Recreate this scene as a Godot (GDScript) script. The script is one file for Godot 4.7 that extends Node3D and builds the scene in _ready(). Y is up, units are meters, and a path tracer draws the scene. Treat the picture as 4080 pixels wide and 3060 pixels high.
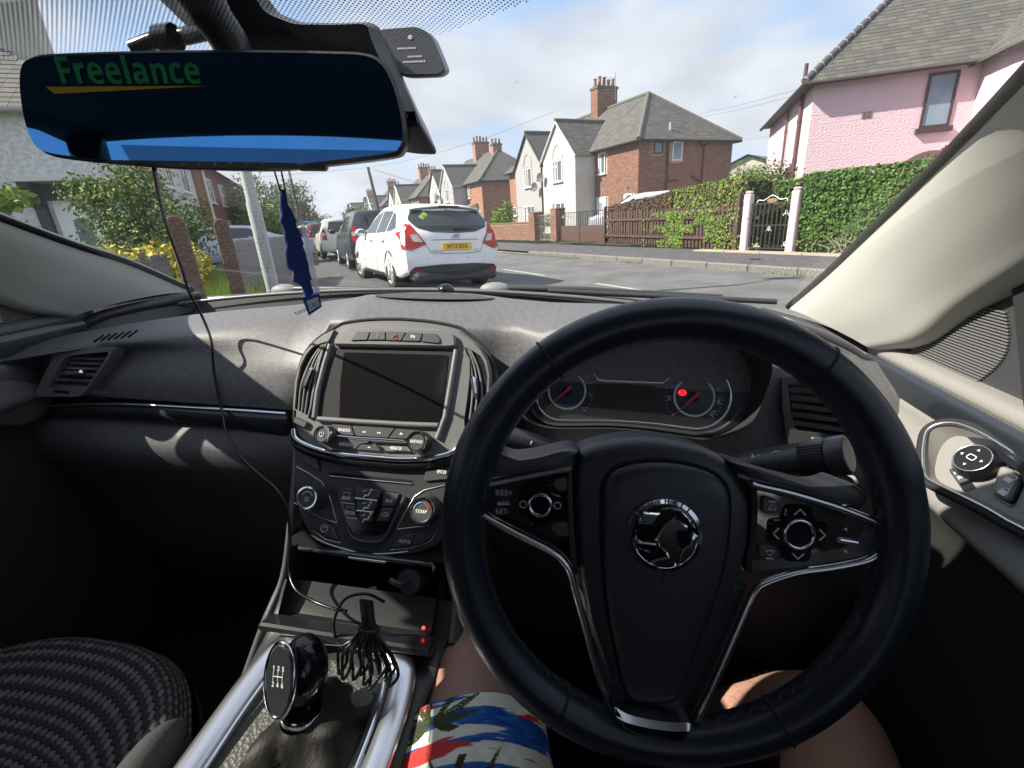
extends Node3D
# A parked car seen from its driver's seat on a residential street. World: y up, metres, road level y = 0.
var counts := {}
var mats := {}
var texs := {}
var CAR := Transform3D(Basis(Vector3(0.9981,-0.0619,0), Vector3(0.0619,0.9981,0), Vector3(0, 0, 1)), Vector3(-0.3637,-0.0297,0))

# ---------------------------------------------------------------- mesh builder
class MB:
	var v := PackedVector3Array()
	var n := PackedVector3Array()
	var t := PackedVector2Array()
	var c := PackedColorArray()
	var i := PackedInt32Array()
	var col := Color(1, 1, 1)
	func vert(p: Vector3, nn: Vector3, uv := Vector2.ZERO) -> int:
		v.append(p); n.append(nn); t.append(uv); c.append(col)
		return v.size() - 1
	func tri(a: Vector3, b: Vector3, d: Vector3) -> void:
		var nn := (d - a).cross(b - a).normalized()
		var k := v.size()
		vert(a, nn); vert(b, nn, Vector2(1, 0)); vert(d, nn, Vector2(1, 1))
		i.append_array(PackedInt32Array([k, k + 1, k + 2]))
	func quad(a: Vector3, b: Vector3, d: Vector3, e: Vector3) -> void:
		var nn := (d - a).cross(b - a).normalized()
		var k := v.size()
		vert(a, nn, Vector2(0, 1)); vert(b, nn, Vector2(0, 0)); vert(d, nn, Vector2(1, 0)); vert(e, nn, Vector2(1, 1))
		i.append_array(PackedInt32Array([k, k + 1, k + 2, k, k + 2, k + 3]))
	func box(x: Transform3D, s: Vector3) -> void:
		var h := s * 0.5
		var p := []
		for a in [-1, 1]:
			for b in [-1, 1]:
				for d in [-1, 1]:
					p.append(x * Vector3(a * h.x, b * h.y, d * h.z))
		for f in [[0, 2, 3, 1], [4, 5, 7, 6], [0, 1, 5, 4], [2, 6, 7, 3], [0, 4, 6, 2], [1, 3, 7, 5]]:
			quad(p[f[0]], p[f[3]], p[f[2]], p[f[1]])
	func at(p: Vector3, s: Vector3) -> void:
		box(Transform3D(Basis(), p), s)
	# box with chamfered edges
	func cbox(x: Transform3D, s: Vector3, b: float) -> void:
		var h := s * 0.5
		var poly := PackedVector2Array([Vector2(-h.x + b, -h.y), Vector2(h.x - b, -h.y), Vector2(h.x, -h.y + b), Vector2(h.x, h.y - b), Vector2(h.x - b, h.y), Vector2(-h.x + b, h.y), Vector2(-h.x, h.y - b), Vector2(-h.x, -h.y + b)])
		extrude(poly, -h.z, h.z, x, b, true)
	# smooth grid; rows of points
	func grid(g: Array, cu := false, cv := false, uvs := 1.0) -> void:
		var R := g.size()
		var K: int = g[0].size()
		var b := v.size()
		for r in R:
			for k in K:
				var k0 := k - 1
				var k1 := k + 1
				var r0 := r - 1
				var r1 := r + 1
				if cu: k0 = posmod(k0, K); k1 = k1 % K
				else: k0 = maxi(k0, 0); k1 = mini(k1, K - 1)
				if cv: r0 = posmod(r0, R); r1 = r1 % R
				else: r0 = maxi(r0, 0); r1 = mini(r1, R - 1)
				var du: Vector3 = g[r][k1] - g[r][k0]
				var dv: Vector3 = g[r1][k] - g[r0][k]
				if du.length_squared() < 1e-14:
					var rr := r1 if r == 0 else r0
					du = g[rr][k1] - g[rr][k0]
				if dv.length_squared() < 1e-14:
					dv = Vector3.UP
				vert(g[r][k], du.cross(dv).normalized(), Vector2(float(k) / maxf(K - 1, 1), float(r) / maxf(R - 1, 1)) * uvs)
		for r in (R if cv else R - 1):
			for k in (K if cu else K - 1):
				var a := b + r * K + k
				var a2 := b + r * K + (k + 1) % K
				var d := b + ((r + 1) % R) * K + k
				var e := b + ((r + 1) % R) * K + (k + 1) % K
				i.append_array(PackedInt32Array([a, e, a2, a, d, e]))
	# tube along a path; rad float or array
	func tube(p: Array, rad, seg := 8, closed := false, caps := true, flat := 1.0, upv := Vector3.ZERO) -> void:
		var N := p.size()
		var rows := []
		var prev := Vector3.ZERO
		for k in N:
			var a: Vector3 = p[posmod(k - 1, N)] if (closed or k > 0) else p[k]
			var b: Vector3 = p[(k + 1) % N] if (closed or k < N - 1) else p[k]
			var d := (b - a).normalized()
			var s: Vector3
			if upv != Vector3.ZERO: s = d.cross(upv).normalized()
			elif prev == Vector3.ZERO:
				s = d.cross(Vector3.UP if absf(d.y) < 0.9 else Vector3.RIGHT).normalized()
			else:
				s = (prev - d * prev.dot(d)).normalized()
			prev = s
			var w := s.cross(d)
			var r: float = rad if typeof(rad) == TYPE_FLOAT else rad[k]
			var row := PackedVector3Array()
			for q in seg:
				var an := TAU * q / seg
				row.append(p[k] + (s * cos(an) + w * (sin(an) * flat)) * r)
			rows.append(row)
		grid(rows, true, closed)
		if caps and not closed:
			fan(rows[0], p[0]); fan(rows[N - 1], p[N - 1])
	func fan(ring: PackedVector3Array, ctr: Vector3) -> void:
		for k in ring.size(): tri(ctr, ring[k], ring[(k + 1) % ring.size()])
	# profile (radius, height) turned round y of x
	func lathe(pr: Array, x := Transform3D(), seg := 24, crease := 0.75) -> void:
		for k in pr.size() - 1:
			var a: Vector2 = pr[k]
			var b: Vector2 = pr[k + 1]
			var d := (b - a).normalized()
			if (b - a).length() < 1e-7: continue
			var na := Vector2(d.y, -d.x)
			var nb := na
			if k > 0:
				var e: Vector2 = (a - pr[k - 1]).normalized()
				if e.dot(d) > crease: na = (na + Vector2(e.y, -e.x)).normalized()
			if k < pr.size() - 2:
				var e2: Vector2 = (pr[k + 2] - b).normalized()
				if e2.dot(d) > crease: nb = (nb + Vector2(e2.y, -e2.x)).normalized()
			var base := v.size()
			for q in seg + 1:
				var an := TAU * q / seg
				var cs := Vector3(cos(an), 0, sin(an))
				vert(x * (cs * a.x + Vector3(0, a.y, 0)), (x.basis * (cs * na.x + Vector3(0, na.y, 0))).normalized(), Vector2(float(q) / seg, 0))
				vert(x * (cs * b.x + Vector3(0, b.y, 0)), (x.basis * (cs * nb.x + Vector3(0, nb.y, 0))).normalized(), Vector2(float(q) / seg, 1))
			for q in seg:
				var o := base + q * 2
				i.append_array(PackedInt32Array([o, o + 3, o + 1, o, o + 2, o + 3]))
	# polygon in xy pushed from z0 to z1 (front), front edge bevelled
	func extrude(poly: PackedVector2Array, z0: float, z1: float, x := Transform3D(), bev := 0.0, both := false) -> void:
		var P := poly.duplicate()
		if Geometry2D.is_polygon_clockwise(P): P.reverse()
		var N := P.size()
		var en := PackedVector2Array()
		for k in N:
			var d := (P[(k + 1) % N] - P[k]).normalized()
			en.append(Vector2(d.y, -d.x))
		var layers := []
		if both and bev > 0: layers.append([z0, bev]); layers.append([z0 + bev, 0.0])
		else: layers.append([z0, 0.0])
		if bev > 0: layers.append([z1 - bev, 0.0]); layers.append([z1, bev])
		else: layers.append([z1, 0.0])
		var ins := []
		for l in layers:
			var q := PackedVector2Array()
			for k in N:
				var m := en[posmod(k - 1, N)] + en[k]
				var f := m.length_squared()
				m = m * (2.0 / maxf(f, 0.6)) if f > 1e-6 else en[k]
				q.append(P[k] - m * l[1])
			ins.append(q)
		for l in layers.size() - 1:
			var za: float = layers[l][0]
			var zb: float = layers[l + 1][0]
			var tilt := Vector2(zb - za, layers[l + 1][1] - layers[l][1]).normalized()
			for k in N:
				var k1 := (k + 1) % N
				var na := en[k]
				var nb := en[k]
				if en[posmod(k - 1, N)].dot(en[k]) > 0.8: na = (en[posmod(k - 1, N)] + en[k]).normalized()
				if en[k1].dot(en[k]) > 0.8: nb = (en[k1] + en[k]).normalized()
				var n3a := (x.basis * Vector3(na.x * tilt.x, na.y * tilt.x, tilt.y)).normalized()
				var n3b := (x.basis * Vector3(nb.x * tilt.x, nb.y * tilt.x, tilt.y)).normalized()
				var o := v.size()
				vert(x * Vector3(ins[l][k].x, ins[l][k].y, za), n3a)
				vert(x * Vector3(ins[l][k1].x, ins[l][k1].y, za), n3b)
				vert(x * Vector3(ins[l + 1][k1].x, ins[l + 1][k1].y, zb), n3b)
				vert(x * Vector3(ins[l + 1][k].x, ins[l + 1][k].y, zb), n3a)
				i.append_array(PackedInt32Array([o, o + 2, o + 1, o, o + 3, o + 2]))
		cap(ins[ins.size() - 1], z1, x, 1.0)
		cap(ins[0], z0, x, -1.0)
	func cap(q: PackedVector2Array, z: float, x: Transform3D, s: float) -> void:
		var ix := Geometry2D.triangulate_polygon(q)
		var nn := (x.basis * Vector3(0, 0, s)).normalized()
		var o := v.size()
		for p in q: vert(x * Vector3(p.x, p.y, z), nn, p)
		for k in range(0, ix.size(), 3):
			var ccw := (q[ix[k + 1]] - q[ix[k]]).cross(q[ix[k + 2]] - q[ix[k]]) > 0.0
			if ccw == (s > 0.0): i.append_array(PackedInt32Array([o + ix[k], o + ix[k + 2], o + ix[k + 1]]))
			else: i.append_array(PackedInt32Array([o + ix[k], o + ix[k + 1], o + ix[k + 2]]))
	# frame between two outlines with equal counts
	func frame(a: PackedVector2Array, b: PackedVector2Array, z0: float, z1: float, x := Transform3D()) -> void:
		var N := a.size()
		for k in N:
			var k1 := (k + 1) % N
			var A := x * Vector3(a[k].x, a[k].y, z1)
			var A1 := x * Vector3(a[k1].x, a[k1].y, z1)
			var B := x * Vector3(b[k].x, b[k].y, z1)
			var B1 := x * Vector3(b[k1].x, b[k1].y, z1)
			quad(A, B, B1, A1)
			quad(x * Vector3(a[k].x, a[k].y, z0), A, A1, x * Vector3(a[k1].x, a[k1].y, z0))
			quad(B, x * Vector3(b[k].x, b[k].y, z0), x * Vector3(b[k1].x, b[k1].y, z0), B1)
	func ball(ctr: Vector3, r: Vector3, seg := 16, rings := 10, bs := Basis()) -> void:
		var rows := []
		for a in rings + 1:
			var ph := PI * a / rings - PI / 2
			var row := PackedVector3Array()
			for k in seg:
				var th := TAU * k / seg
				row.append(ctr + bs * Vector3(cos(ph) * cos(th) * r.x, sin(ph) * r.y, cos(ph) * sin(th) * r.z))
			rows.append(row)
		grid(rows, true)
	func mesh() -> ArrayMesh:
		var m := ArrayMesh.new()
		if v.is_empty(): return m
		var a := []
		a.resize(Mesh.ARRAY_MAX)
		a[Mesh.ARRAY_VERTEX] = v; a[Mesh.ARRAY_NORMAL] = n; a[Mesh.ARRAY_TEX_UV] = t; a[Mesh.ARRAY_COLOR] = c; a[Mesh.ARRAY_INDEX] = i
		m.add_surface_from_arrays(Mesh.PRIMITIVE_TRIANGLES, a)
		return m

# ---------------------------------------------------------------- curves
func pv(a: Array) -> PackedVector2Array:
	var o := PackedVector2Array()
	for k in range(0, a.size(), 2): o.append(Vector2(a[k], a[k + 1]))
	return o
func p3(a: Array) -> Array:
	var o := []
	for k in range(0, a.size(), 3): o.append(Vector3(a[k], a[k + 1], a[k + 2]))
	return o
func spl(p, n := 6, closed := false) -> Array:
	var r := []
	var N: int = p.size()
	for k in (N if closed else N - 1):
		var a = p[posmod(k - 1, N)] if (closed or k > 0) else p[k] * 2.0 - p[k + 1]
		var b = p[k]
		var c = p[(k + 1) % N]
		var d = p[(k + 2) % N] if (closed or k < N - 2) else c * 2.0 - b
		for j in n:
			var u := float(j) / n
			r.append(b.cubic_interpolate(c, a, d, u))
	if not closed: r.append(p[N - 1])
	return r
func spl2(p: PackedVector2Array, n := 5, closed := true) -> PackedVector2Array:
	return PackedVector2Array(spl(p, n, closed))
func rnd(p: PackedVector2Array, r: float, n := 4) -> PackedVector2Array:
	var o := PackedVector2Array()
	var N := p.size()
	for k in N:
		var a := p[posmod(k - 1, N)] - p[k]
		var b := p[(k + 1) % N] - p[k]
		var q := minf(r, minf(a.length(), b.length()) * 0.45)
		var A := p[k] + a.normalized() * q
		var B := p[k] + b.normalized() * q
		for j in n + 1:
			var u := float(j) / n
			o.append(A.lerp(p[k], u).lerp(p[k].lerp(B, u), u))
	return o
func rrect(w: float, h: float, r: float, c := Vector2.ZERO, n := 4) -> PackedVector2Array:
	return rnd(PackedVector2Array([c + Vector2(-w / 2, -h / 2), c + Vector2(w / 2, -h / 2), c + Vector2(w / 2, h / 2), c + Vector2(-w / 2, h / 2)]), r, n)
func circ(r: float, c := Vector2.ZERO, n := 24, ry := 0.0) -> PackedVector2Array:
	var o := PackedVector2Array()
	for k in n: o.append(c + Vector2(cos(TAU * k / n) * r, sin(TAU * k / n) * (ry if ry > 0 else r)))
	return o
func inset(P: PackedVector2Array, d: float) -> PackedVector2Array:
	var q := PackedVector2Array()
	var N := P.size()
	var s := -1.0 if Geometry2D.is_polygon_clockwise(P) else 1.0
	for k in N:
		var a := (P[k] - P[posmod(k - 1, N)]).normalized()
		var b := (P[(k + 1) % N] - P[k]).normalized()
		var m := Vector2(-a.y, a.x) + Vector2(-b.y, b.x)
		m = m * (2.0 / maxf(m.length_squared(), 0.8))
		q.append(P[k] + m * d * s)
	return q
func to3(p: PackedVector2Array, z := 0.0) -> Array:
	var r := []
	for q in p: r.append(Vector3(q.x, q.y, z))
	return r
# surface from rows of control points, refined both ways
func refine(rows: Array, nu := 4, nv := 4) -> Array:
	var a := []
	for r in rows: a.append(spl(r, nu))
	var K: int = a[0].size()
	var cols := []
	for k in K:
		var q := []
		for r in a: q.append(r[k])
		cols.append(spl(q, nv))
	var o := []
	for j in cols[0].size():
		var row := PackedVector3Array()
		for k in K: row.append(cols[k][j])
		o.append(row)
	return o
func shell(m: MB, g: Array, off: Vector3) -> void: # a panel with a back and edges
	m.grid(g)
	var h := []
	for r in g:
		var row := PackedVector3Array()
		for p in r: row.append(p + off)
		h.append(row)
	m.grid(h)
	m.grid([g[0], h[0]]); m.grid([g[-1], h[-1]])
	var l := [PackedVector3Array(), PackedVector3Array()]
	var e := [PackedVector3Array(), PackedVector3Array()]
	for k in g.size():
		l[0].append(g[k][0]); l[1].append(h[k][0]); e[0].append(g[k][-1]); e[1].append(h[k][-1])
	m.grid(l); m.grid(e)
func R(x := 0.0, y := 0.0, z := 0.0) -> Basis: return Basis.from_euler(Vector3(deg_to_rad(x), deg_to_rad(y), deg_to_rad(z)))
func X(b: Basis, p: Vector3) -> Transform3D: return Transform3D(b, p)
func facing(n: Vector3, p: Vector3, up := Vector3.UP) -> Transform3D: # z along n
	var z := n.normalized()
	var x := up.cross(z)
	if x.length() < 1e-4: x = Vector3.RIGHT
	x = x.normalized()
	return Transform3D(Basis(x, z.cross(x), z), p)
func stand(n: Vector3, p: Vector3) -> Transform3D: # y along n
	var y := n.normalized()
	var x := y.cross(Vector3.FORWARD if absf(y.z) < 0.9 else Vector3.RIGHT).normalized()
	return Transform3D(Basis(x, y, x.cross(y)), p)

# ---------------------------------------------------------------- nodes
func numbered(parent: Node, called: String) -> String:
	var key := str(parent.get_instance_id()) + called
	var k: int = counts.get(key, 0)
	counts[key] = k + 1
	return called if k == 0 else "%s_%03d" % [called, k]
func part(parent: Node, called: String, m, mat: Material, x := Transform3D()) -> MeshInstance3D:
	var o := MeshInstance3D.new()
	o.name = numbered(parent, called)
	o.mesh = m.mesh() if m is MB else m
	o.material_override = mat
	o.transform = x
	parent.add_child(o, true)
	return o
func thing(called: String, label: String, category: String, x := Transform3D(), group := "") -> Node3D:
	var o := Node3D.new()
	o.name = numbered(self, called)
	add_child(o, true)
	o.transform = x
	o.set_meta("label", label); o.set_meta("category", category)
	if group: o.set_meta("group", group)
	return o
func single(called: String, label: String, category: String, m: MB, mat: Material, x := Transform3D(), group := "") -> MeshInstance3D:
	var o := part(self, called, m, mat, x)
	o.set_meta("label", label); o.set_meta("category", category)
	if group: o.set_meta("group", group)
	return o
func structure(called: String, m: MB, mat: Material) -> MeshInstance3D:
	var o := part(self, called, m, mat)
	o.set_meta("kind", "structure")
	return o
func hold(parent: Node, called: String, x := Transform3D()) -> Node3D:
	var o := Node3D.new()
	o.name = numbered(parent, called)
	o.transform = x
	parent.add_child(o, true)
	return o
func words(parent: Node, called: String, s: String, h: float, mat: Material, x: Transform3D, bold := false, wide := 1.0, serif := false) -> MeshInstance3D:
	var f := SystemFont.new()
	f.font_names = PackedStringArray(["Droid Serif" if serif else "Droid Sans"])
	if bold: f.font_weight = 700
	var t := TextMesh.new()
	t.font = f; t.text = s; t.font_size = 64; t.pixel_size = h / 53.0; t.depth = 0.0004
	return part(parent, called, t, mat, Transform3D(x.basis * Basis.from_scale(Vector3(wide, 1, 1)), x.origin))

# ---------------------------------------------------------------- materials (linear base colours)
func lin(r: float, g: float, b: float) -> Color: return Color(r, g, b).linear_to_srgb()
func mt(key: String, r := 0.5, g := 0.5, b := 0.5, rough := 0.6, metal := 0.0) -> StandardMaterial3D:
	if mats.has(key): return mats[key]
	var m := StandardMaterial3D.new()
	m.resource_name = key
	m.albedo_color = lin(r, g, b)
	m.roughness = rough; m.metallic = metal
	m.cull_mode = BaseMaterial3D.CULL_DISABLED
	mats[key] = m
	return m
func noise_img(sd: int, freq: float, kind: int, oct := 3, size := 256) -> Image:
	var f := FastNoiseLite.new()
	f.seed = sd; f.frequency = freq; f.noise_type = kind; f.fractal_octaves = oct
	return f.get_seamless_image(size, size)
func bump(key: String, sd: int, freq: float, kind: int, strength: float, oct := 3) -> Texture2D:
	if texs.has(key): return texs[key]
	var im := noise_img(sd, freq, kind, oct)
	im.convert(Image.FORMAT_RGBA8)
	im.bump_map_to_normal_map(strength)
	texs[key] = ImageTexture.create_from_image(im)
	return texs[key]
func tint(key: String, sd: int, freq: float, kind: int, lo: float, hi: float, oct := 4) -> Texture2D: # grey multiplier
	if texs.has(key): return texs[key]
	var im := noise_img(sd, freq, kind, oct)
	var o := Image.create(im.get_width(), im.get_height(), false, Image.FORMAT_RGB8)
	for y in im.get_height():
		for x in im.get_width():
			var q := lerpf(lo, hi, im.get_pixel(x, y).r)
			o.set_pixel(x, y, Color(q, q, q))
	texs[key] = ImageTexture.create_from_image(o)
	return texs[key]
func rough_map(m: StandardMaterial3D, nt: Texture2D, nscale: float, scale: float, at: Texture2D = null) -> StandardMaterial3D:
	m.uv1_triplanar = true
	m.uv1_scale = Vector3.ONE * scale
	if nt:
		m.normal_enabled = true; m.normal_texture = nt; m.normal_scale = nscale
	if at: m.albedo_texture = at
	return m
func glassy(key: String, r: float, g: float, b: float, a: float) -> StandardMaterial3D:
	if mats.has(key): return mats[key]
	var m := mt(key, r, g, b, 0.02)
	m.albedo_color.a = a
	m.transparency = BaseMaterial3D.TRANSPARENCY_ALPHA
	m.metallic_specular = 0.5
	return m
func glow(key: String, r: float, g: float, b: float, e: float) -> StandardMaterial3D:
	var m := mt(key, r, g, b, 0.4)
	m.emission_enabled = true; m.emission = lin(r, g, b); m.emission_energy_multiplier = e
	return m
# nothing lies deeper than thing > part > sub-part
func limit_depth() -> void:
	for t in get_children():
		for p in t.get_children():
			for s in p.get_children():
				if s.get_child_count() == 0: continue
				for c in s.get_children():
					var x: Transform3D = s.transform * c.transform
					var nm := str(c.name).rstrip("0123456789").trim_suffix("_")
					s.remove_child(c)
					if s is MeshInstance3D: c.name = numbered(p, nm)
					else: c.name = numbered(p, str(s.name).rstrip("0123456789").trim_suffix("_") + "_" + nm)
					p.add_child(c, true)
					c.transform = x
				if not (s is MeshInstance3D):
					p.remove_child(s)
					s.free()
# a padded shape: rings shrinking to the middle, rising from z0 to z1
func pillow(P: Node, called: String, poly: PackedVector2Array, z0: float, z1: float, mat: Material, edge := 0.012, pw := 2.2, deep := 0.03) -> MeshInstance3D:
	var c := Vector2.ZERO
	for q in poly: c += q / poly.size()
	var m := MB.new()
	var rows := []
	for f in [[1.0, -deep], [1.0, 0.0], [0.985, 0.35], [0.95, 0.62], [0.9, 0.78], [0.8, 0.9], [0.6, 0.97], [0.35, 0.995], [0.02, 1.0]]:
		var row := PackedVector3Array()
		for q in poly:
			var p: Vector2 = c + (q - c) * f[0]
			row.append(Vector3(p.x, p.y, z0 + f[1] if f[1] <= 0.0 else lerpf(z0, z1, f[1])))
		rows.append(row)
	m.grid(rows, true)
	return part(P, called, m, mat)
func hash1(a: float) -> float: return fposmod(sin(a * 127.1) * 43758.5453, 1.0)

func _ready() -> void:
	# ---- camera
	var cam := Camera3D.new()
	cam.name = "camera"
	cam.transform = Transform3D(Basis(Vector3(0.9842,-0.0622,-0.1656),Vector3(0.0018,0.9396,-0.3423),Vector3(0.1769,0.3366,0.9249)), Vector3(0, 1.15, 0))
	cam.fov = 79.64
	cam.near = 0.02; cam.far = 900.0
	add_child(cam); cam.current = true
	# ---- sky, exposure
	var env := Environment.new()
	env.background_mode = Environment.BG_SKY
	env.sky = Sky.new()
	env.sky.sky_material = make_sky()
	env.background_energy_multiplier = 1.0
	env.tonemap_mode = Environment.TONE_MAPPER_LINEAR
	env.tonemap_exposure = 1.95
	env.sdfgi_enabled = true; env.ssao_enabled = true; env.ssil_enabled = true
	env.fog_enabled = true; env.fog_density = 0.0011; env.fog_light_color = Color(0.86, 0.9, 0.95)
	var we := WorldEnvironment.new()
	we.name = "world_environment"
	we.environment = env
	add_child(we)
	# ---- sun: from the left of the car, 42 degrees up
	var sun := DirectionalLight3D.new()
	sun.name = "sun"
	sun.light_energy = 1.6
	sun.light_color = Color(1.0, 0.965, 0.9)
	sun.light_angular_distance = 0.5
	sun.shadow_enabled = true
	var az := deg_to_rad(-104.0)
	var el := deg_to_rad(42.0)
	var to_sun := Vector3(sin(az) * cos(el), sin(el), -cos(az) * cos(el))
	sun.transform = facing(to_sun, to_sun * 50.0)
	add_child(sun)
	materials()
	street()
	houses()
	greenery()
	vehicles()
	car_shell()
	dashboard()
	console()
	steering_wheel()
	doors_and_seats()
	mirror_and_hangers()
	person()
	limit_depth()

func make_sky() -> PanoramaSkyMaterial:
	var W := 1024
	var H := 512
	var im := Image.create(W, H, false, Image.FORMAT_RGBF)
	var f := FastNoiseLite.new()
	f.seed = 11; f.frequency = 0.9; f.fractal_octaves = 6; f.fractal_gain = 0.55
	var g := FastNoiseLite.new()
	g.seed = 5; g.frequency = 2.6; g.fractal_octaves = 5
	for y in H:
		var e := PI * (0.5 - (y + 0.5) / H)
		for x in W:
			var a := TAU * (x + 0.5) / W
			var d := Vector3(sin(a) * cos(e), sin(e), -cos(a) * cos(e))
			var h := clampf(d.y, 0.0, 1.0)
			var blue := Vector3(0.55, 0.72, 0.93).lerp(Vector3(0.22, 0.42, 0.80), pow(h, 0.55))
			blue = blue.lerp(Vector3(0.80, 0.84, 0.88), exp(-h * 9.0) * 0.6)
			var q := d / (maxf(d.y, 0.0) + 0.22)
			var n := f.get_noise_3d(q.x, q.z * 1.5, 3.0) * 0.9 + g.get_noise_3d(q.x, q.z, 8.0) * 0.28
			var cov := smoothstep(-0.55, 0.18, n)
			var shade := 0.80 + 0.22 * g.get_noise_3d(q.x * 0.7, q.z * 0.7, 30.0)
			var cloud := Vector3(0.86, 0.89, 0.94) * shade * 1.02
			var c := blue.lerp(cloud, cov * 0.9)
			if d.y < 0.0: c = Vector3(0.25, 0.25, 0.25)
			c *= 0.62
			im.set_pixel(x, y, Color(c.x, c.y, c.z))
	var m := PanoramaSkyMaterial.new()
	m.panorama = ImageTexture.create_from_image(im)
	return m

func materials() -> void:
	var grain := bump("grain", 3, 0.09, FastNoiseLite.TYPE_CELLULAR, 5.0, 1)
	var leather := bump("leather", 4, 0.06, FastNoiseLite.TYPE_CELLULAR, 4.0, 2)
	var fine := bump("fine", 6, 0.2, FastNoiseLite.TYPE_SIMPLEX, 4.0, 2)
	var wear := tint("wear", 8, 0.012, FastNoiseLite.TYPE_SIMPLEX, 0.82, 1.0, 5)
	rough_map(mt("pad", 0.15, 0.15, 0.16, 0.52), grain, 0.4, 26.0, wear)
	rough_map(mt("pad_low", 0.12, 0.12, 0.13, 0.6), grain, 0.4, 26.0, wear)
	rough_map(mt("fascia", 0.15, 0.152, 0.155, 0.38), fine, 0.08, 20.0)
	rough_map(mt("panel", 0.045, 0.046, 0.05, 0.34), fine, 0.08, 20.0)
	rough_map(mt("button", 0.06, 0.061, 0.064, 0.42), fine, 0.08, 20.0)
	rough_map(mt("leather", 0.014, 0.019, 0.034, 0.34), leather, 0.15, 30.0)
	rough_map(mt("airbag", 0.028, 0.031, 0.042, 0.42), grain, 0.45, 34.0)
	mt("gloss", 0.008, 0.008, 0.010, 0.1)
	mt("piano", 0.012, 0.016, 0.022, 0.06).clearcoat_enabled = true
	mt("matt", 0.014, 0.014, 0.016, 0.8)
	mt("hole", 0.004, 0.004, 0.004, 0.95)
	mt("rubber", 0.02, 0.02, 0.022, 0.7)
	mt("chrome", 0.80, 0.82, 0.86, 0.10, 1.0)
	mt("satin", 0.62, 0.63, 0.66, 0.26, 1.0)
	mt("print", 0.72, 0.72, 0.72, 0.6)
	mt("print_dim", 0.42, 0.42, 0.45, 0.6)
	mt("print_red", 0.55, 0.05, 0.04, 0.5)
	mt("screen", 0.010, 0.009, 0.010, 0.14)
	rough_map(mt("door_skin", 0.24, 0.235, 0.225, 0.5), grain, 0.6, 22.0)
	rough_map(mt("door_cup", 0.22, 0.215, 0.205, 0.42), fine, 0.1, 20.0)
	rough_map(mt("pillar_cloth", 0.42, 0.425, 0.395, 0.85), bump("weave", 9, 0.16, FastNoiseLite.TYPE_VALUE, 5.0, 1), 0.35, 60.0)
	rough_map(mt("carpet", 0.005, 0.005, 0.006, 0.95), fine, 0.6, 10.0)
	glassy("windscreen", 0.9, 0.95, 0.93, 0.02).metallic_specular = 0.3
	glassy("side_glass", 0.10, 0.12, 0.12, 0.38)
	glassy("rear_glass", 0.06, 0.08, 0.08, 0.6)
	rough_map(mt("door_low_shaded", 0.022, 0.022, 0.022, 0.65), grain, 0.4, 22.0)  # near-black base: the shade on the lower door is put into its colour
	glow("red_led", 1.0, 0.03, 0.03, 3.0)

const SW := [[-0.74, 0.985, -0.77, 0], [-0.62, 1.012, -0.80, 0], [-0.45, 1.028, -0.845, 0], [-0.30, 1.040, -0.875, 0], [-0.17, 1.048, -0.895, 0]]
func pad_row(x: float) -> Array: # profile of the padded top and passenger face at x: far edge to bottom edge
	var a := absf(x)
	var fz := lerpf(-0.905, -0.775, pow(a / 0.74, 1.8))
	var fy := lerpf(1.050, 0.985, pow(a / 0.74, 2.2))
	var gap := smoothstep(0.03, 0.32, a)
	fz += 0.055 * gap
	fy -= 0.012 * gap
	if x < -0.165:
		return [Vector3(x, fy - 0.02, fz - 0.012), Vector3(x, fy, fz), Vector3(x, fy - 0.003, fz + 0.06), Vector3(x, fy - 0.02, fz + 0.125), Vector3(x, 0.968, -0.672), Vector3(x, 0.928, -0.652), Vector3(x, 0.893, -0.645), Vector3(x, 0.884, -0.652), Vector3(x, 0.86, -0.70)]
	if x < 0.2:
		return [Vector3(x, fy - 0.02, fz - 0.012), Vector3(x, fy, fz), Vector3(x, 1.052, -0.83), Vector3(x, 1.047, -0.76), Vector3(x, 1.036, -0.715), Vector3(x, 1.018, -0.70), Vector3(x, 0.97, -0.70), Vector3(x, 0.9, -0.70), Vector3(x, 0.86, -0.70)]
	var hump := exp(-pow((x - 0.37) / 0.14, 4.0))
	var tail := clampf((x - 0.5) / 0.2, 0.0, 1.0)
	return [Vector3(x, fy - 0.02, fz - 0.012), Vector3(x, fy, fz), Vector3(x, lerpf(1.05, 0.995, tail) , lerpf(-0.83, -0.73, tail)), Vector3(x, lerpf(1.046, 0.985, tail) + 0.012 * hump, lerpf(-0.74, -0.70, tail)), Vector3(x, lerpf(1.034, 0.968, tail) + 0.022 * hump, lerpf(-0.68, -0.665, tail)), Vector3(x, lerpf(1.01, 0.945, tail) + 0.03 * hump, lerpf(-0.655, -0.65, tail)), Vector3(x, 0.93, -0.645), Vector3(x, 0.86, -0.64), Vector3(x, 0.84, -0.66)]

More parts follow.
